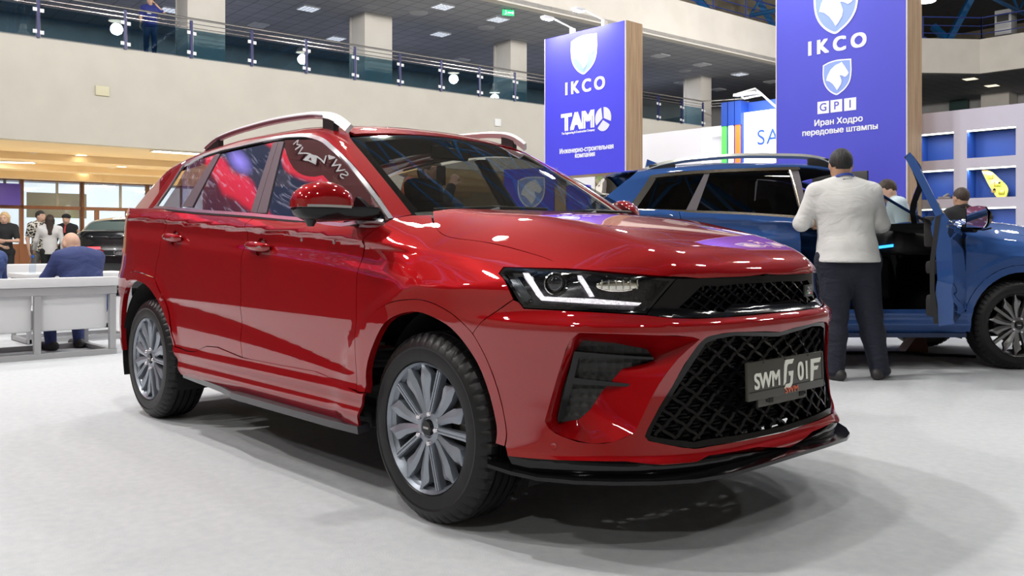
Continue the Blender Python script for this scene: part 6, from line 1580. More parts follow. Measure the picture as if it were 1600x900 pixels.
    if lanyard is not None:
        b = MB(); k = [tuple(J['nek'] + np.array([.070 * math.sin(t), .064 * math.cos(t) - .006, .040 - .025 * math.cos(t)]) * s * (bw ** .3)) for t in np.linspace(.5, 2 * math.pi - .5, 14)]
        b.ribbon(k, [tuple(np.array([math.sin(t), math.cos(t), .25])) for t in np.linspace(.5, 2 * math.pi - .5, 14)], .018, .004); b.build('lanyard', lanyard, root)
    return root, J, hx
WSH = noise_color('white_shirt_cloth', (.66, .66, .64), (.74, .74, .72), 6, .8, bump=.35, bscale=7)
def wrinkle(m, sc=(3, 3, 9)):
    N, L, b = nodes(m)
    tc = N.new('ShaderNodeTexCoord'); mp = N.new('ShaderNodeMapping'); mp.inputs['Scale'].default_value = sc; L.new(tc.outputs['Object'], mp.inputs[0])
    nz = N.new('ShaderNodeTexNoise'); nz.inputs['Scale'].default_value = 1.6; nz.inputs['Detail'].default_value = 3; nz.inputs['Distortion'].default_value = 1.2; L.new(mp.outputs[0], nz.inputs['Vector'])
    bp = N.new('ShaderNodeBump'); bp.inputs['Strength'].default_value = .42; bp.inputs['Distance'].default_value = .05; L.new(nz.outputs['Fac'], bp.inputs['Height']); L.new(bp.outputs[0], b.inputs['Normal'])
    return m
wrinkle(WSH, (2.2, 2.2, 4.2))
NAVY = wrinkle(mat('navy_trouser_cloth', (.012, .015, .028), .85), (3, 3, 6))
SUIT = wrinkle(mat('blue_suit_cloth', (.030, .045, .15), .8), (3, 3, 6))
SUIT2 = wrinkle(mat('bright_blue_suit_cloth', (.035, .065, .20), .8), (3, 3, 6))
DARK = mat('dark_cloth', (.012, .012, .014), .85); LBL = mat('pale_blue_shirt', (.50, .60, .66), .8); GREYC = mat('grey_trousers', (.16, .15, .14), .85)
SHOE = mat('dark_shoe', (.03, .028, .028), .55); LAN = mat('lanyard_blue', (.01, .04, .30), .5); POLO = mat('blue_polo_cloth', (.025, .035, .20), .85); JEAN = mat('blue_jeans', (.03, .06, .14), .85)
PHONE = mat('phone_black', (.01, .01, .012), .2)
yw = CAM_YAW
# man in the white shirt at the open door
r, J, hx = person('person in white shirt and navy trousers, back to us, at the open car door', (-.58, 3.63, 0), yw - .04, 1.75, 1.32, dict(
    sL=(-.30, 0, 1.425), sR=(.115, -.01, 1.425), eL=(-.40, .04, 1.19), wL=(-.27, .26, 1.20), eR=(.205, .03, 1.18), wR=(.12, .26, 1.12), aL=(-.165, -.02, .09), aR=(.185, .03, .09), kL=(-.145, .03, .49), kR=(.115, .04, .49),
    hL=(-.155, 0, .90), hR=(.035, 0, .90), nek=(-.095, -.01, 1.49), hd=(-.105, .03, 1.632), che=(-.09, 0, 1.30), wai=(-.075, 0, 1.12), pel=(-.065, 0, .98), tL=(-.45, .9, 0), tR=(.6, .8, 0), look=-.05, tilt=.12), WSH, NAVY, SHOE, ('back', 'black'), 1, 'long', LAN, h=.0105, belly=.35, shirt_low=.915, legw=.018)
b = MB(); b.ribbon([(-.065 + .212 * math.sin(t), .178 * math.cos(t), .905) for t in np.linspace(0, 2 * math.pi, 30)], [(math.sin(t), math.cos(t), 0) for t in np.linspace(0, 2 * math.pi, 30)], .035, .006); b.build('belt', mat('black_belt', (.008, .008, .008), .4), r)
# behind the blue car
r, J, hx = person('person in pale blue shirt with lanyard, seen through the open front of the blue car', (-1.80, 7.08, 0), yw + 1.25, 1.80, 1.0, dict(hd=(.0, .10, 1.585), nek=(0, .03, 1.47), look=.3, tilt=.45, wL=(-.14, .30, 1.1), wR=(.14, .3, 1.1)), LBL, NAVY, SHOE, ('short', 'brown'), 0, 'short', LAN, h=.016)
r, J, hx = person('person in dark clothes with short dark hair standing behind the blue hood', (-1.38, 7.82, 0), yw + .2, 1.67, 1.0, dict(tilt=.1), DARK, DARK, SHOE, ('back', 'brown'), 1, 'long', None, h=.02)
# phoning behind the red car
r, J, hx = person('person in dark jacket with blue lanyard phoning behind the red car, seen through its windshield', (-3.0, 1.40, 0), yw - math.pi * .5 - .25, 1.71, 1.0, dict(eR=(.27, .20, 1.28), wR=(.085, .225, 1.52), palmR=(-1, -.2, 0), curlR=1.1, look=-.15, tilt=.12, eL=(-.25, .10, 1.17), wL=(-.12, .30, 1.15)), DARK, NAVY, SHOE, ('short', 'brown'), 0, 'long', LAN, h=.013)
def phone_at(r, J, hx, sd=1, at=(.105, .03, -.01)):
    b = MB(); c = hx(sd * at[0], at[1], at[2]); b.box(tuple(c), (.012, .075, .15), bev=.004); o = b.build('mobile_phone', PHONE); o.matrix_world = r.matrix_basis @ o.matrix_basis; return o
p1 = phone_at(r, J, hx, 1, (.075, .135, -.02)); tag(p1, 'dark mobile phone held to the ear of the person behind the red car', 'phone')
# two men on the white sofa
sitp = dict(pel=(0, 0, .56), wai=(0, .03, .68), che=(0, .09, .84), sL=(-.20, .12, .95), sR=(.20, .12, .95), nek=(0, .16, 1.0), hd=(0, .25, 1.085), hL=(-.10, .02, .56), hR=(.10, .02, .56), kL=(-.14, .44, .54), kR=(.16, .44, .54), aL=(-.13, .40, .09), aR=(.17, .40, .09), eL=(-.27, .24, .74), eR=(.27, .24, .74), wL=(-.12, .44, .62), wR=(.12, .44, .62), tilt=.42)
r, J, hx = person('bald person in a blue suit sitting on the white sofa, back turned to us', (-6.42, -.12, 0), math.pi + .25, 1.66, 1.30, sitp, SUIT, SUIT, SHOE, ('back', 'none'), 0, 'long', None, h=.014, seat=True)
s2 = dict(sitp); s2.update(hd=(-.1, .30, 1.05), nek=(-.03, .18, .98), tilt=.5)
r, J, hx = person('person in a brighter blue suit on the white sofa, cut off at the picture edge', (-6.45, -.98, 0), math.pi + .2, 1.66, 1.2, s2, SUIT2, SUIT2, SHOE, ('back', 'black'), 0, 'long', None, h=.016, seat=True)
# lobby
def checker_cloth():
    m = mat('patterned_shirt_cloth', (.3, .3, .3), .8); N, L, b = nodes(m)
    tc = N.new('ShaderNodeTexCoord'); wv = N.new('ShaderNodeTexVoronoi'); wv.inputs['Scale'].default_value = 26; L.new(tc.outputs['Object'], wv.inputs['Vector'])
    cr = N.new('ShaderNodeValToRGB'); cr.color_ramp.interpolation = 'CONSTANT'; cr.color_ramp.elements[0].color = (.015, .014, .013, 1); cr.color_ramp.elements[1].position = .5; cr.color_ramp.elements[1].color = (.62, .58, .5, 1)
    L.new(wv.outputs['Distance'], cr.inputs[0]); L.new(cr.outputs[0], b.inputs['Base Color']); return m
r, J, hx = person('person in black and white patterned short-sleeved shirt and grey trousers in the lobby', (-18.18, 2.56, 0), yw - math.pi + .9, 1.74, 1.05, dict(look=.5, wL=(-.1, .26, 1.02)), checker_cloth(), GREYC, SHOE, ('short', 'black'), 0, 'short', None, h=.022)
r, J, hx = person('person with long dark hair in white blouse and black skirt facing the patterned shirt', (-17.45, 2.55, 0), yw + .5, 1.64, .9, dict(eL=(-.27, .05, 1.18), wL=(-.30, .22, .98)), mat('white_blouse', (.7, .68, .66), .8), DARK, SHOE, ('long', 'brown'), 0, 'long', None, h=.022)
r, J, hx = person('person in dark jacket, cap and red tie at the lobby doors', (-19.95, 3.59, 0), yw - math.pi + .15, 1.74, .95, dict(eL=(-.28, .05, 1.22), wL=(-.34, .22, 1.3)), DARK, DARK, SHOE, ('short', 'black'), 0, 'long', None, h=.024)
b = MB(); b.ribbon([tuple(J['nek'] + np.array([0, .085, -.0])), tuple(J['nek'] + np.array([0, .135, -.10])), tuple(J['che'] + np.array([0, .15, -.0]))], [(0, 1, .3)] * 3, [.03, .04, .05], .01); b.build('tie', mat('red_tie', (.4, .03, .03), .6), r)
b = MB(); M = Matrix.Translation(hx(0, 0, .06)); b.ball((0, 0, 0), (.10, .115, .07), 14, 8, M=M); b.ribbon([(-.07, .09, -.01), (0, .15, -.02), (.07, .09, -.01)], [(0, .2, 1)] * 3, .06, .01); b.v = b.v; b.build('cap', DARK, r)
r, J, hx = person('blonde long-haired person in black top at the left picture edge in the lobby', (-17.05, 1.62, 0), yw - math.pi + .5, 1.66, .9, dict(eL=(-.24, .1, 1.16), wL=(-.02, .26, 1.16), eR=(.24, .1, 1.14), wR=(.04, .27, 1.05), look=-.3, tilt=.2), DARK, DARK, SHOE, ('long', 'blonde'), 0, 'short', None, h=.022)
# on the balcony
q = hp(6.95, -.75, 6.50)
r, J, hx = person('person in blue polo shirt phoning behind the balcony railing', tuple(q), yw - math.pi + .45, 1.80, 1.1, dict(eL=(-.36, .02, 1.32), wL=(-.145, .05, 1.55), palmL=(1, 0, 0), curlL=1.0, wR=(.27, .08, .93)), POLO, JEAN, SHOE, ('short', 'black'), 0, 'short', None, h=.02)
p2 = phone_at(r, J, hx, -1); tag(p2, 'dark mobile phone held to the ear of the person on the balcony', 'phone')
b = MB(); b.box((.04, .195, 1.30), (.11, .01, .08)); b.build('badge', mat('badge_white', (.8, .8, .8), .5), r)

# ================================================================ stands and furniture
SBLUE = mat('stand_blue', (.062, .058, .62), .45, spec=.3); SBLUE2 = mat('stand_violet_blue', (.075, .078, .55), .45, spec=.3)
def wood_mat():
    m = mat('oak_veneer', (.42, .27, .15), .55); N, L, b = nodes(m)
    tc = N.new('ShaderNodeTexCoord'); mp = N.new('ShaderNodeMapping'); mp.inputs['Scale'].default_value = (14, 14, .5); L.new(tc.outputs['Object'], mp.inputs[0])
    nz = N.new('ShaderNodeTexNoise'); nz.inputs['Scale'].default_value = 3; nz.inputs['Detail'].default_value = 8; L.new(mp.outputs[0], nz.inputs['Vector'])
    cr = N.new('ShaderNodeValToRGB'); cr.color_ramp.elements[0].position = .3; cr.color_ramp.elements[1].position = .7; cr.color_ramp.elements[0].color = (.30, .185, .10, 1); cr.color_ramp.elements[1].color = (.50, .34, .20, 1)
    L.new(nz.outputs['Fac'], cr.inputs[0]); L.new(cr.outputs[0], b.inputs['Base Color']); return m
WOOD = wood_mat(); SW = mat('sign_white', (.85, .85, .88), .5); SLB = mat('shield_pale_blue', (.25, .36, .78), .5); SGR = mat('sign_grey', (.62, .62, .70), .5)
WHITE = mat('stand_white', (.78, .77, .82), .5); METW = mat('lamp_arm_white', (.7, .7, .7), .4)
def shield_emblem(parent, M, w, h):
    """shield outline, paler field, horse head turned to the right; unit box -.5..+.5"""
    top = [(-.5, .40), (-.3, .465), (0, .5), (.3, .485), (.5, .47)]
    rgt = [(.5, .0), (.45, -.18), (.30, -.36), (.12, -.47), (0, -.52)]; lft = [(-.14, -.47), (-.32, -.34), (-.45, -.16), (-.5, .02)]
    out = [(x * w, y * h) for x, y in top + rgt + lft]; out = soften(out, 50, 3); inn = inset(out, .045 * w)
    b = MB(); n = len(out)
    b.v = [(*p, .004) for p in out] + [(*p, .004) for p in inn]; b.f = [(i, (i + 1) % n, n + (i + 1) % n, n + i) for i in range(n)]; b.v = [tuple(M @ Vector(p)) for p in b.v]; b.build('emblem_outline', SW, parent)
    b = MB(); b.add([(*p, .002) for p in inn], [tuple(range(n))], M); b.build('emblem_field', SLB, parent)
    hs = [(-.38, -.06), (-.33, .08), (-.22, .24), (-.05, .35), (.10, .385), (.17, .42), (.20, .37), (.26, .30), (.36, .16), (.41, .07), (.36, .0), (.28, -.03), (.19, .02), (.10, .045), (.13, -.03), (.17, -.12), (.15, -.22), (.06, -.33), (.0, -.38), (-.05, -.30), (-.14, -.19), (-.26, -.10)]
    b = MB(); b.prism([(x * w, y * h) for x, y in hs], .004, .008, M); b.build('horse_head', SW, parent)
def tower(label, x0, x1, y, z0, z1, depth, blue):
    t = thing('sign_tower', label, 'sign', ((x0 + x1) / 2, y + depth / 2, 0))
    cx = (x0 + x1) / 2; cy = y + depth / 2; w = x1 - x0
    b = MB(); b.box((0, .01, (z0 + z1) / 2), (w, depth - .02, z1 - z0)); b.build('wood_body', WOOD, t)
    b = MB(); b.box((0, -depth / 2 + .006, (z0 + z1) / 2), (w - .024, .012, z1 - z0 - .01)); b.build('blue_face', blue, t)
    b = MB(); b.box((w / 2 - .006, -depth / 2 + .002, (z0 + z1) / 2), (.012, .02, z1 - z0)); b.box((-w / 2 + .006, -depth / 2 + .002, (z0 + z1) / 2), (.012, .02, z1 - z0)); b.build('edge_strip', mat('edge_pale', (.7, .62, .56), .5), t)
    return t, frame((0, -depth / 2 - .001, 0), (1, 0, 0), (0, 0, 1))
def clip_lamp(t, x, y0, z, watts, label, dx=0.):
    l = thing('clip_lamp', label, 'lamp', (x, y0, z))
    b = MB(); b.tube([(0, .06, .02), (0, .06, .10), (dx * .6, -.10, .20), (dx, -.20, .27)], .014, 8); b.box((0, .06, .052), (.06, .1, .10), bev=.01); b.build('arm', METW, l)
    b = MB(); b.box((dx * 1.2, -.30, .27), (.13, .24, .05), bev=.015); b.build('lamp_head', METW, l)
    b = MB(); b.box((dx * 1.2, -.30, .241), (.10, .18, .006)); b.build('diffuser', mat('clip_lamp_glow', (1, 1, 1), .4, emit=(.9, .95, 1.), estr=12), l)
    ld = bpy.data.lights.new('clip_lamp_light', 'AREA'); ld.shape = 'RECTANGLE'; ld.size = .14; ld.size_y = .2; ld.energy = watts; ld.color = (.92, .95, 1.); ld.spread = math.radians(150)
    lo = bpy.data.objects.new('clip_lamp_light', ld); link(lo, l); lo.location = (dx * 1.2, -.30, .23); lo.rotation_euler = (math.radians(24), 0, 0)
Y0 = 8.32
def zt(px, py): # height on the sign plane
    k = (py - 0); v = Vector((math.cos(CAM_YAW), math.sin(CAM_YAW), 0)) + Vector((math.sin(CAM_YAW), -math.cos(CAM_YAW), 0)) * ((px - 800) / 1388.45)
    t = (Y0 - CAM_POS[1]) / v.y; return CAM_POS[0] + v.x * t, CAM_POS[2] + (382 - py) / 1388.45 * t
t1, F1 = tower('blue and wood sign tower with two lamps on top, reading IKCO and TAM', -8.68, -6.80, Y0, 2.22, 4.70, .43, SBLUE)
def at1(px, py, t): x, z = zt(px, py); return Matrix.Translation((x - t.location.x, t.location.y * 0 + (Y0 - t.location.y) - .002, z)) @ frame((0, 0, 0), (1, 0, 0), (0, 0, 1))
shield_emblem(t1, at1(912.5, 85, t1), .60, .66)
text_obj('lettering', 'IKCO', .30, SW, t1, at1(913.5, 135, t1), ext=.003, bold=.018, space=1.45)
text_obj('lettering', 'TAM', .40, SW, t1, at1(903, 190, t1), ext=.003, bold=.042, space=.98, sx=.95)
b = MB(); M = at1(942.5, 186, t1)
for (a0, a1, c) in ((100, 215, (-.012, .012)), (-20, 92, (.016, .014)), (222, 332, (.0, -.018))):
    b.prism([(c[0], c[1])] + [(c[0] + .165 * math.cos(math.radians(a)), c[1] + .185 * math.sin(math.radians(a))) for a in np.linspace(a0, a1, 14)], 0, .003, M)
b.build('round_emblem', SGR, t1)
text_obj('small_lettering', 'The Engineering & Construction Company', .055, SW, t1, at1(903, 206, t1), ext=.002, bold=.003, sx=.82)
text_obj('lettering', 'Инженерно-строительная', .118, SW, t1, at1(915.5, 233, t1), ext=.003, bold=.005, sx=.84)
text_obj('lettering', 'компания', .118, SW, t1, at1(914, 242, t1), ext=.003, bold=.005, sx=.84)
clip_lamp(t1, -8.07, Y0 + .02, 4.70, 26, 'white clip lamp on the IKCO TAM tower, further from its wooden side', -.22)
clip_lamp(t1, -7.33, Y0 + .02, 4.70, 26, 'white clip lamp on the IKCO TAM tower, nearer its wooden side', -.22)
b = MB(); 
for x in (-8.5, -7.0): b.box((x + 7.74, .0, 1.11), (.12, .2, 2.22))
b.build('post', mat('tower_post', (.3, .3, .3), .5), t1)
t2, F2 = tower('tall blue and wood sign tower behind the person in white shirt, with GPI squares', -4.06, -2.22, Y0, 0, 5.35, .43, SBLUE2)
shield_emblem(t2, at1(1306, 8, t2), .62, .74)
text_obj('lettering', 'IKCO', .26, SW, t2, at1(1307, 70, t2), ext=.003, bold=.020, space=1.5)
shield_emblem(t2, at1(1308, 120.5, t2), .40, .46)
for k, (c, px) in enumerate((('G', 1286.5), ('P', 1307), ('I', 1328.5))):
    py = 168 - k * 2.6
    b = MB(); b.box((0, 0, .001), (.165, .165, .003), M=at1(px, py, t2)); sq = b.build('letter_square', SW, t2)
    text_obj('lettering', c, .15, SBLUE2, t2, Matrix.Translation((0, -.004, 0)) @ at1(px, py, t2), ext=.002)
text_obj('lettering', 'Иран Ходро', .112, SW, t2, at1(1309.5, 189.3, t2), ext=.003, bold=.005, sx=1.05)
text_obj('lettering', 'передовые штампы', .108, SW, t2, at1(1311, 203.3, t2), ext=.003, bold=.005, sx=1.03)
clip_lamp(t2, -3.5, Y0 + .02, 5.35, 40, 'white clip lamp on top of the tall GPI tower, above the picture edge', -.1)
# dark screen edge beside the man's head
t = thing('monitor', 'dark screen standing before the tall blue tower, beside the white-shirted head', 'screen', (-2.95, 8.0, 0)); b = MB(); b.box((0, 0, 1.78), (.75, .04, .36), bev=.006); b.build('panel', BLACKS, t); b = MB(); b.tube([(0, .03, 0), (0, .03, 1.65)], .025, 8); b.box((0, .03, .01), (.4, .3, .02)); b.build('stand', BLACKS, t)
# low blue counter seen through the windshield, and the bright mosaic panel below the first tower
t = thing('stand_counter', 'low blue stand wall with a horse shield, seen through the red car windows', 'stand', (-5.95, 5.35, 0), .35)
b = MB(); b.box((0, 0, 1.02), (.75, .12, 2.04), bev=.01); b.build('panel', SBLUE, t)
b = MB(); b.box((.46, 0, .9), (.16, .12, 1.8), bev=.005); b.build('wood_edge', WOOD, t)
b = MB(); b.box((.70, 0, .9), (.30, .12, 1.8), bev=.01); b.build('side_panel', SBLUE, t)
shield_emblem(t, frame((.04, -.062, 1.72), (1, 0, 0), (0, 0, 1)), .40, .42)
def mosaic():
    m = mat('mosaic_print', (.5, .5, .3), .6); N, L, b = nodes(m); tc = N.new('ShaderNodeTexCoord'); vr = N.new('ShaderNodeTexVoronoi'); vr.inputs['Scale'].default_value = 11; L.new(tc.outputs['Object'], vr.inputs['Vector'])
    hs = N.new('ShaderNodeMixRGB'); hs.blend_type = 'MIX'; hs.inputs[0].default_value = .45; hs.inputs[2].default_value = (.75, .68, .42, 1); L.new(vr.outputs['Color'], hs.inputs[1]); L.new(hs.outputs[0], b.inputs['Base Color']); return m
b = MB(); b.box2((-8.0, 8.9, 0), (-5.9, 8.96, 2.26)); tag(b.build('picture_panel', mosaic()), 'colourful mosaic-like picture panel peeping out under the first blue tower', 'picture')
# --- white shelf wall with lit blue niches
NB = mat('niche_blue', (.010, .055, .30), .55); STRIP = mat('led_strip', (1, 1, .9), .4, emit=(1., .98, .80), estr=6)
sw = thing('display_shelf', 'white display shelf with lit blue niches, beside the wooden edge of the tall tower', 'shelf', (-.8, 9.2, 0))
NX = [(-2.45, -2.0), (-1.835, -1.26), (-1.09, -.5), (-.33, .28)]; NZ = [(2.14, 2.50), (1.625, 2.01), (1.12, 1.50), (.6, 1.0)]
def sx_(x): return x + .8
xs = [-2.62] + [v for q in NX for v in q] + [.6]; zs = [0] + [v for q in NZ[::-1] for v in q] + [2.775]
b = MB()
for i in range(len(xs) - 1):
    for k in range(len(zs) - 1):
        if i % 2 == 1 and k % 2 == 1: continue
        b.box2((sx_(xs[i]), 0, zs[k]), (sx_(xs[i + 1]), .30, zs[k + 1]))
b.build('wall_body', mat('shelf_wall_lilac_white', (.62, .60, .72), .6), sw)
for i, (xa, xb) in enumerate(NX):
    for k, (za, zb) in enumerate(NZ):
        xa2, xb2 = sx_(xa), sx_(xb); b = MB()
        b.add([(xa2, .29, za), (xb2, .29, za), (xb2, .29, zb), (xa2, .29, zb), (xa2 + .001, .0, za), (xb2 - .001, .0, za), (xb2 - .001, .0, zb), (xa2 + .001, .0, zb)], [(0, 1, 2, 3), (0, 3, 7, 4), (1, 5, 6, 2), (3, 2, 6, 7)])
        n_ = b.build('niche', NB, sw)
        b = MB(); b.box2((xa2, .002, zb - .018), (xb2, .03, zb - .002)); b.build('light_strip', STRIP, n_)
        if k < 3 and i < 3:
            ld = bpy.data.lights.new('niche_light', 'AREA'); ld.shape = 'RECTANGLE'; ld.size = xb - xa; ld.size_y = .02; ld.energy = 2.6; ld.color = (1, .98, .88)
            lo = bpy.data.objects.new('niche_light', ld); link(lo, sw); lo.location = ((xa2 + xb2) / 2, .05, zb - .02)
def irid():
    m = mat('iridescent_steel', (.6, .6, .2), .25, .7); N, L, b = nodes(m); tc = N.new('ShaderNodeTexCoord'); nz = N.new('ShaderNodeTexNoise'); nz.inputs['Scale'].default_value = 7; nz.inputs['Detail'].default_value = 1; L.new(tc.outputs['Object'], nz.inputs['Vector'])
    cr = N.new('ShaderNodeValToRGB'); e = cr.color_ramp.elements; e[0].position = .3; e[0].color = (.75, .38, .30, 1); e[1].position = .7; e[1].color = (.45, .75, .10, 1); k = e.new(.5); k.color = (.85, .80, .12, 1)
    L.new(nz.outputs['Fac'], cr.inputs[0]); L.new(cr.outputs[0], b.inputs['Base Color']); return m
IR = irid()
sp = thing('stamped_panel', 'yellow-green stamped steel part leaning in the middle blue niche', 'steel part', (-1.55, 9.34, 1.627))
prof = soften([(-.17, .365), (-.10, .36), (.06, .23), (.16, .10), (.14, .0), (.03, .0), (-.06, .14)], 50, 3)
b = MB(); Mx = frame((0, 0, 0), (1, 0, 0), (0, .12, 1)); b.prism(prof, -.02, .02, Mx); b.build('sheet', IR, sp)
b = MB()
for (x, z, w, h) in ((-.055, .28, .07, .08), (.03, .17, .08, .07), (.085, .06, .07, .06), (-.01, .09, .05, .06)): b.box((x, z, .026), (w, h, .014), bev=.006, M=Mx)
b.build('raised_pad', IR, sp)
b = MB()
for (x, z, r0) in ((.055, .185, .014), (-.0, .10, .016)): b.ball((x, z, .034), (r0, r0, .004), 10, 6, M=Mx)
b.build('hole', BLACKM, sp)
sp2 = thing('stamped_panel', 'curved pale yellow steel strip in the lowest niche behind the blue hood', 'steel part', (-1.55, 9.34, 1.12))
b = MB(); q = [(-.22, .34), (-.15, .30), (-.08, .20), (.02, .10), (.14, .03)]; b.ribbon([(x, 0, z) for x, z in q], [(0, -1, .2)] * 5, [.10, .09, .08, .07, .05], .02); b.build('strip', IR, sp2)
b = MB(); b.ribbon([(x + .02, -.012, z + .02) for x, z in q], [(0, -1, .2)] * 5, .015, .012); b.build('bead', IR, sp2)
sp3 = thing('stamped_panel', 'small dull steel bracket lying in the niche behind the door frame', 'steel part', (-2.16, 9.34, 1.627)); b = MB(); b.box((0, 0, .02), (.16, .10, .03), bev=.008); b.tube([(-.02, 0, .03), (.05, 0, .07)], .02, 8); b.build('bracket', mat('dull_steel', (.3, .28, .26), .4, .8), sp3)
# --- bright white stand with the tricolour pillars
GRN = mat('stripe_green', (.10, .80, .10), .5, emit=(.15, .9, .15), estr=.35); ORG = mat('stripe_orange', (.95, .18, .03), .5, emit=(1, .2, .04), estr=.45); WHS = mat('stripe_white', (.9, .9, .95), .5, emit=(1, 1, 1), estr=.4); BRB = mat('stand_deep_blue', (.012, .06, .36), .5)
sb = thing('exhibition_stand', 'bright white stand with green, white and orange pillars and blue lettering SAB', 'stand', (-6.6, 12.5, 0))
def sbx(x): return x + 6.6
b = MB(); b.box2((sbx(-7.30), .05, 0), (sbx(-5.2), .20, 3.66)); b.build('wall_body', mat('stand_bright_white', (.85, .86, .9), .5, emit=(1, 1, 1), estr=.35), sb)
for (xa, xb, m_) in ((-7.76, -7.62, GRN), (-7.60, -7.46, WHS), (-7.44, -7.30, ORG)):
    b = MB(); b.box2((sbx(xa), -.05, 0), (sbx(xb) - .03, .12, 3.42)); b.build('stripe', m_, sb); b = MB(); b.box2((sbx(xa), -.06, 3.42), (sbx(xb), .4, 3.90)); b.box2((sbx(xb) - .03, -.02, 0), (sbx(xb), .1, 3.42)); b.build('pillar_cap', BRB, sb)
b = MB(); b.box2((sbx(-7.30), .2, 3.40), (sbx(-6.2), 1.2, 3.88)); b.build('blue_box', BRB, sb)
text_obj('lettering', 'SABA', .42, BRB, sb, frame((.12, .045, 3.12), (1, 0, 0), (0, 0, 1)), ext=.004, space=1.1)
b = MB(); b.box((-.02, .045, 2.83), (1.0, .006, .012)); b.build('underline', SGR, sb)
l = thing('clip_lamp', 'white frame lamp on top of the SAB stand', 'lamp', (-6.75, 12.4, 3.70)); b = MB(); b.tube([(.2, .1, -.02), (.02, -.1, .22), (-.32, -.2, .18), (-.30, -.45, .24), (.05, -.4, .30), (.02, -.1, .22)], .022, 6); b.build('arm', METW, l); b = MB(); b.box((-.13, -.42, .22), (.5, .16, .05), bev=.01); b.build('lamp_head', METW, l)
ld = bpy.data.lights.new('stand_light', 'AREA'); ld.shape = 'RECTANGLE'; ld.size = 1.6; ld.size_y = .2; ld.energy = 90; lo = bpy.data.objects.new('stand_light', ld); link(lo, l); lo.location = (.4, -.5, .2); lo.rotation_euler = (math.radians(25), 0, 0)
pf = thing('portal_frame', 'white lit portal frame left of the green pillar', 'frame', (-8.6, 13.5, 0))
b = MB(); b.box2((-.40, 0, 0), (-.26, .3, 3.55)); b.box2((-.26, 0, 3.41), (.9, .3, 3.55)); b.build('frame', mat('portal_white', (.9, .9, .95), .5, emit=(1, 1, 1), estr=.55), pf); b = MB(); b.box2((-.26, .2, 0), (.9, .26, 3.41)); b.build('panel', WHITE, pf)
b = MB(); b.box2((-14.2, 14.6, 0), (-8.95, 14.8, 3.78)); tag(b.build('partition_wall', WHITE), 'plain white stand partition between the first blue tower and the lit portal', 'partition')
# --- stand with the video screen, left of the picture (mirrored in the side windows)
vs = thing('video_stand', 'dark red stand wall with white letters and a big video screen', 'stand', (-8.3, -3.9, 0))
b = MB(); b.box2((-.3, -3.6, 0), (0, 2.9, 7.6)); b.build('wall_body', mat('stand_dark_red', (.10, .008, .012), .5), vs)
def swirl():
    m = bpy.data.materials.new('video_picture'); m.use_nodes = True; N, L = m.node_tree.nodes, m.node_tree.links; b = N['Principled BSDF']
    b.inputs['Base Color'].default_value = (.01, .01, .01, 1); b.inputs['Roughness'].default_value = .5
    tc = N.new('ShaderNodeTexCoord'); sp = N.new('ShaderNodeSeparateXYZ'); L.new(tc.outputs['Object'], sp.inputs[0])
    def M(op, a, c, clamp=False):
        k = N.new('ShaderNodeMath'); k.operation = op; k.use_clamp = clamp
        for i, v in enumerate((a, c)):
            if isinstance(v, (int, float)): k.inputs[i].default_value = v
            else: L.new(v, k.inputs[i])
        return k.outputs[0]
    nz = N.new('ShaderNodeTexNoise'); nz.inputs['Scale'].default_value = 1.3; nz.inputs['Detail'].default_value = 3; L.new(tc.outputs['Object'], nz.inputs['Vector'])
    warp = M('MULTIPLY', M('SUBTRACT', nz.outputs['Fac'], .5), .45)
    zz = M('ADD', M('ADD', sp.outputs[2], warp), M('MULTIPLY', M('SUBTRACT', sp.outputs[1], 1.4), .12))
    cr = N.new('ShaderNodeValToRGB'); e = cr.color_ramp.elements; L.new(M('DIVIDE', zz, 6.0), cr.inputs[0])
    stops = [(.10, (.004, .01, .08)), (.22, (.55, .0, .12)), (.30, (.02, .02, .25)), (.40, (.01, .006, .04)), (.47, (.8, .01, .07)), (.53, (.03, .01, .12)), (.60, (.05, .004, .03)), (.675, (.10, .004, .03)), (.688, (.85, .008, .05)), (.722, (.95, .02, .09)), (.735, (.004, .014, .07)), (.83, (.003, .012, .06)), (.842, (.9, .01, .05)), (.87, (.9, .02, .07))]
    e[0].position, e[0].color = stops[0][0], (*stops[0][1], 1); e[1].position, e[1].color = stops[-1][0], (*stops[-1][1], 1)
    for p_, c in stops[1:-1]: k = e.new(p_); k.color = (*c, 1)
    # bright streaks along the bands
    mp = N.new('ShaderNodeMapping'); mp.inputs['Scale'].default_value = (1, 2.2, 9); mp.inputs['Rotation'].default_value = (.12, 0, 0); L.new(tc.outputs['Object'], mp.inputs[0])
    n2 = N.new('ShaderNodeTexNoise'); n2.inputs['Scale'].default_value = 2.2; n2.inputs['Detail'].default_value = 5; n2.inputs['Distortion'].default_value = .8; L.new(mp.outputs[0], n2.inputs['Vector'])
    st = M('MULTIPLY', M('SUBTRACT', n2.outputs['Fac'], .56), 5., True)
    mx = N.new('ShaderNodeMixRGB'); mx.inputs[2].default_value = (.75, .72, 1, 1); L.new(M('MULTIPLY', st, .6), mx.inputs[0]); L.new(cr.outputs[0], mx.inputs[1])
    # violet-white glow
    d2 = M('ADD', M('POWER', M('MULTIPLY', M('SUBTRACT', sp.outputs[1], 1.48), 3.6), 2.), M('POWER', M('MULTIPLY', M('SUBTRACT', sp.outputs[2], 4.52), 6.0), 2.))
    gl = M('SUBTRACT', 1.0, M('POWER', d2, .6), True)
    m2 = N.new('ShaderNodeMixRGB'); m2.inputs[2].default_value = (.45, .35, 1.3, 1); L.new(gl, m2.inputs[0]); L.new(mx.outputs[0], m2.inputs[1])
    L.new(m2.outputs[0], b.inputs['Emission Color']); b.inputs['Emission Strength'].default_value = 2.2; return m
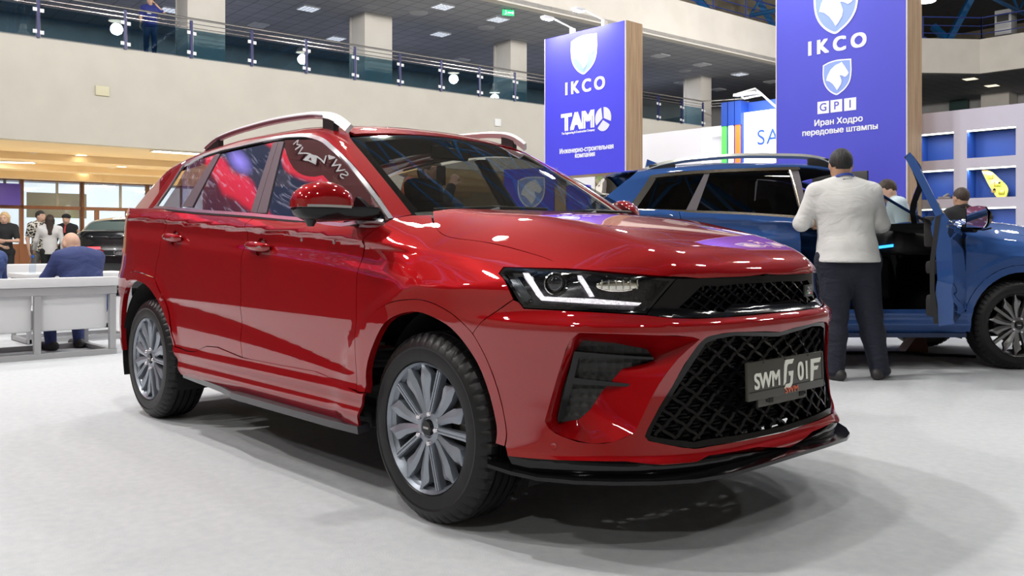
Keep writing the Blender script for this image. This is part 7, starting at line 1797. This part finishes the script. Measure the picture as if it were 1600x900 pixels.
b = MB(); b.box2((.0, -3.4, 3.3), (.05, 2.8, 5.19)); b.build('screen', swirl(), vs)
text_obj('lettering', 'SWM', .205, SW, vs, frame((.02, .985, 5.46), (0, 1, 0), (0, 0, 1)), ext=.01, sx=1.15)
# --- white sofa with a tubular frame, table, bottle
FRM = mat('sofa_frame_grey', (.42, .42, .43), .45, .2); UPH = mat('white_upholstery', (.72, .72, .73), .6)
so = thing('sofa', 'white sofa with grey square-tube frame seen from behind, under the two blue suits', 'sofa', (-6.08, -.8, 0))
b = MB()
for y in (-1.0, .17, .815): b.box((0, y, .31), (.052, .055, .515))
b.box((0, -.1, .0255), (.05, 1.9, .051)); b.box((0, -.1, .605), (.05, 1.9, .07))
for y in (-1.0, .815): b.box((-.78, y, .3), (.046, .046, .50)); b.box((-.40, y, .0245), (.745, .046, .047)); b.box((-.40, y, .58), (.745, .046, .047))
b.box((-.78, -.1, .025), (.05, 1.9, .05)); b.box((-.78, -.1, .57), (.05, 1.9, .05)); b.build('frame', FRM, so)
b = MB(); b.box((-.01, -.09, .685), (.11, 1.90, .085), bev=.012); b.build('top_rail', UPH, so)
for (y0, y1) in ((-.965, .135), (.205, .78)):
    b = MB(); b.box((-.07, (y0 + y1) / 2, .415), (.10, y1 - y0, .34), bev=.03); b.build('back_cushion', UPH, so, 50)
b = MB(); b.box((-.42, -.1, .35), (.66, 1.78, .18), bev=.05); b.build('seat_cushion', UPH, so, 50)
TBL = mat('table_white', (.8, .8, .8), .4)
ta = thing('coffee_table', 'low white table with a grey square frame, in front of the blue suits', 'table', (-7.75, .15, 0))
b = MB(); b.box((0, 0, .70), (.7, 1.1, .05), bev=.008); b.build('table_top', TBL, ta); 
for x in (-.3, .3):
    for y in (-.5, .5): b = MB(); b.box((x, y, .34), (.04, .04, .67)); b.build('leg', FRM, ta)
b = MB()
for x in (-.3, .3): b.box((x, 0, .03), (.04, 1.0, .04))
for y in (-.5, .5): b.box((0, y, .03), (.6, .04, .04))
b.build('base_frame', FRM, ta)
s2 = thing('sofa', 'white sofa facing the two blue suits across the low table', 'sofa', (-9.2, .1, 0), 0)
b = MB(); b.box((0, 0, .38), (.6, 1.7, .22), bev=.05); b.box((-.28, 0, .58), (.14, 1.7, .42), bev=.05); b.build('cushion', UPH, s2, 50); b = MB()
for x in (-.25, .28):
    for y in (-.8, .8): b.box((x, y, .14), (.05, .05, .28))
for y in (-.8, .8): b.box((0, y, .025), (.6, .05, .05))
b.box((.28, 0, .025), (.05, 1.6, .05)); b.build('frame', FRM, s2)
bo = thing('water_bottle', 'small water bottle with blue cap on the white table', 'bottle', (-7.52, -.30, .726)); b = MB(); M = Matrix(((1, 0, 0, 0), (0, 0, 1, 0), (0, 1, 0, 0), (0, 0, 0, 1)))
b.lathe([(0, 0), (.03, .002), (.032, .02), (.032, .11), (.026, .135), (.012, .155), (.012, .17)], 20, M); b.build('bottle_body', glass('bottle_clear', (.85, .9, .95), 1.4), bo); b = MB(); b.lathe([(.0145, .165), (.0145, .19), (0, .192)], 16, M); b.build('cap', mat('cap_blue', (.02, .12, .5), .4), bo)
# --- under the blue car: wedge and cable
b = MB(); b.prism([(-.11, 0), (.11, 0), (.11, .05), (.07, .19), (.03, .19)], -.09, .09, Matrix.Translation((-1.06, 5.75, 0.001)) @ Matrix.Rotation(CAM_YAW - math.pi / 2, 4, 'Z') @ Matrix(((1, 0, 0, 0), (0, 0, -1, 0), (0, 1, 0, 0), (0, 0, 0, 1))))
tag(b.build('wheel_wedge', mat('wedge_brown', (.12, .03, .018), .6)), 'dark reddish wedge block on the floor under the open blue door', 'wedge')
b = MB(); b.tube([(-1.42, 5.05, .012), (-1.25, 5.25, .012), (-1.1, 5.42, .014), (-.95, 5.52, .012), (-.80, 5.50, .012), (-.62, 5.62, .012), (-.45, 5.66, .012)], .012, 8); tag(b.build('cable', mat('cable_black', (.012, .012, .012), .5)), 'black cable lying on the floor under the blue car', 'cable')
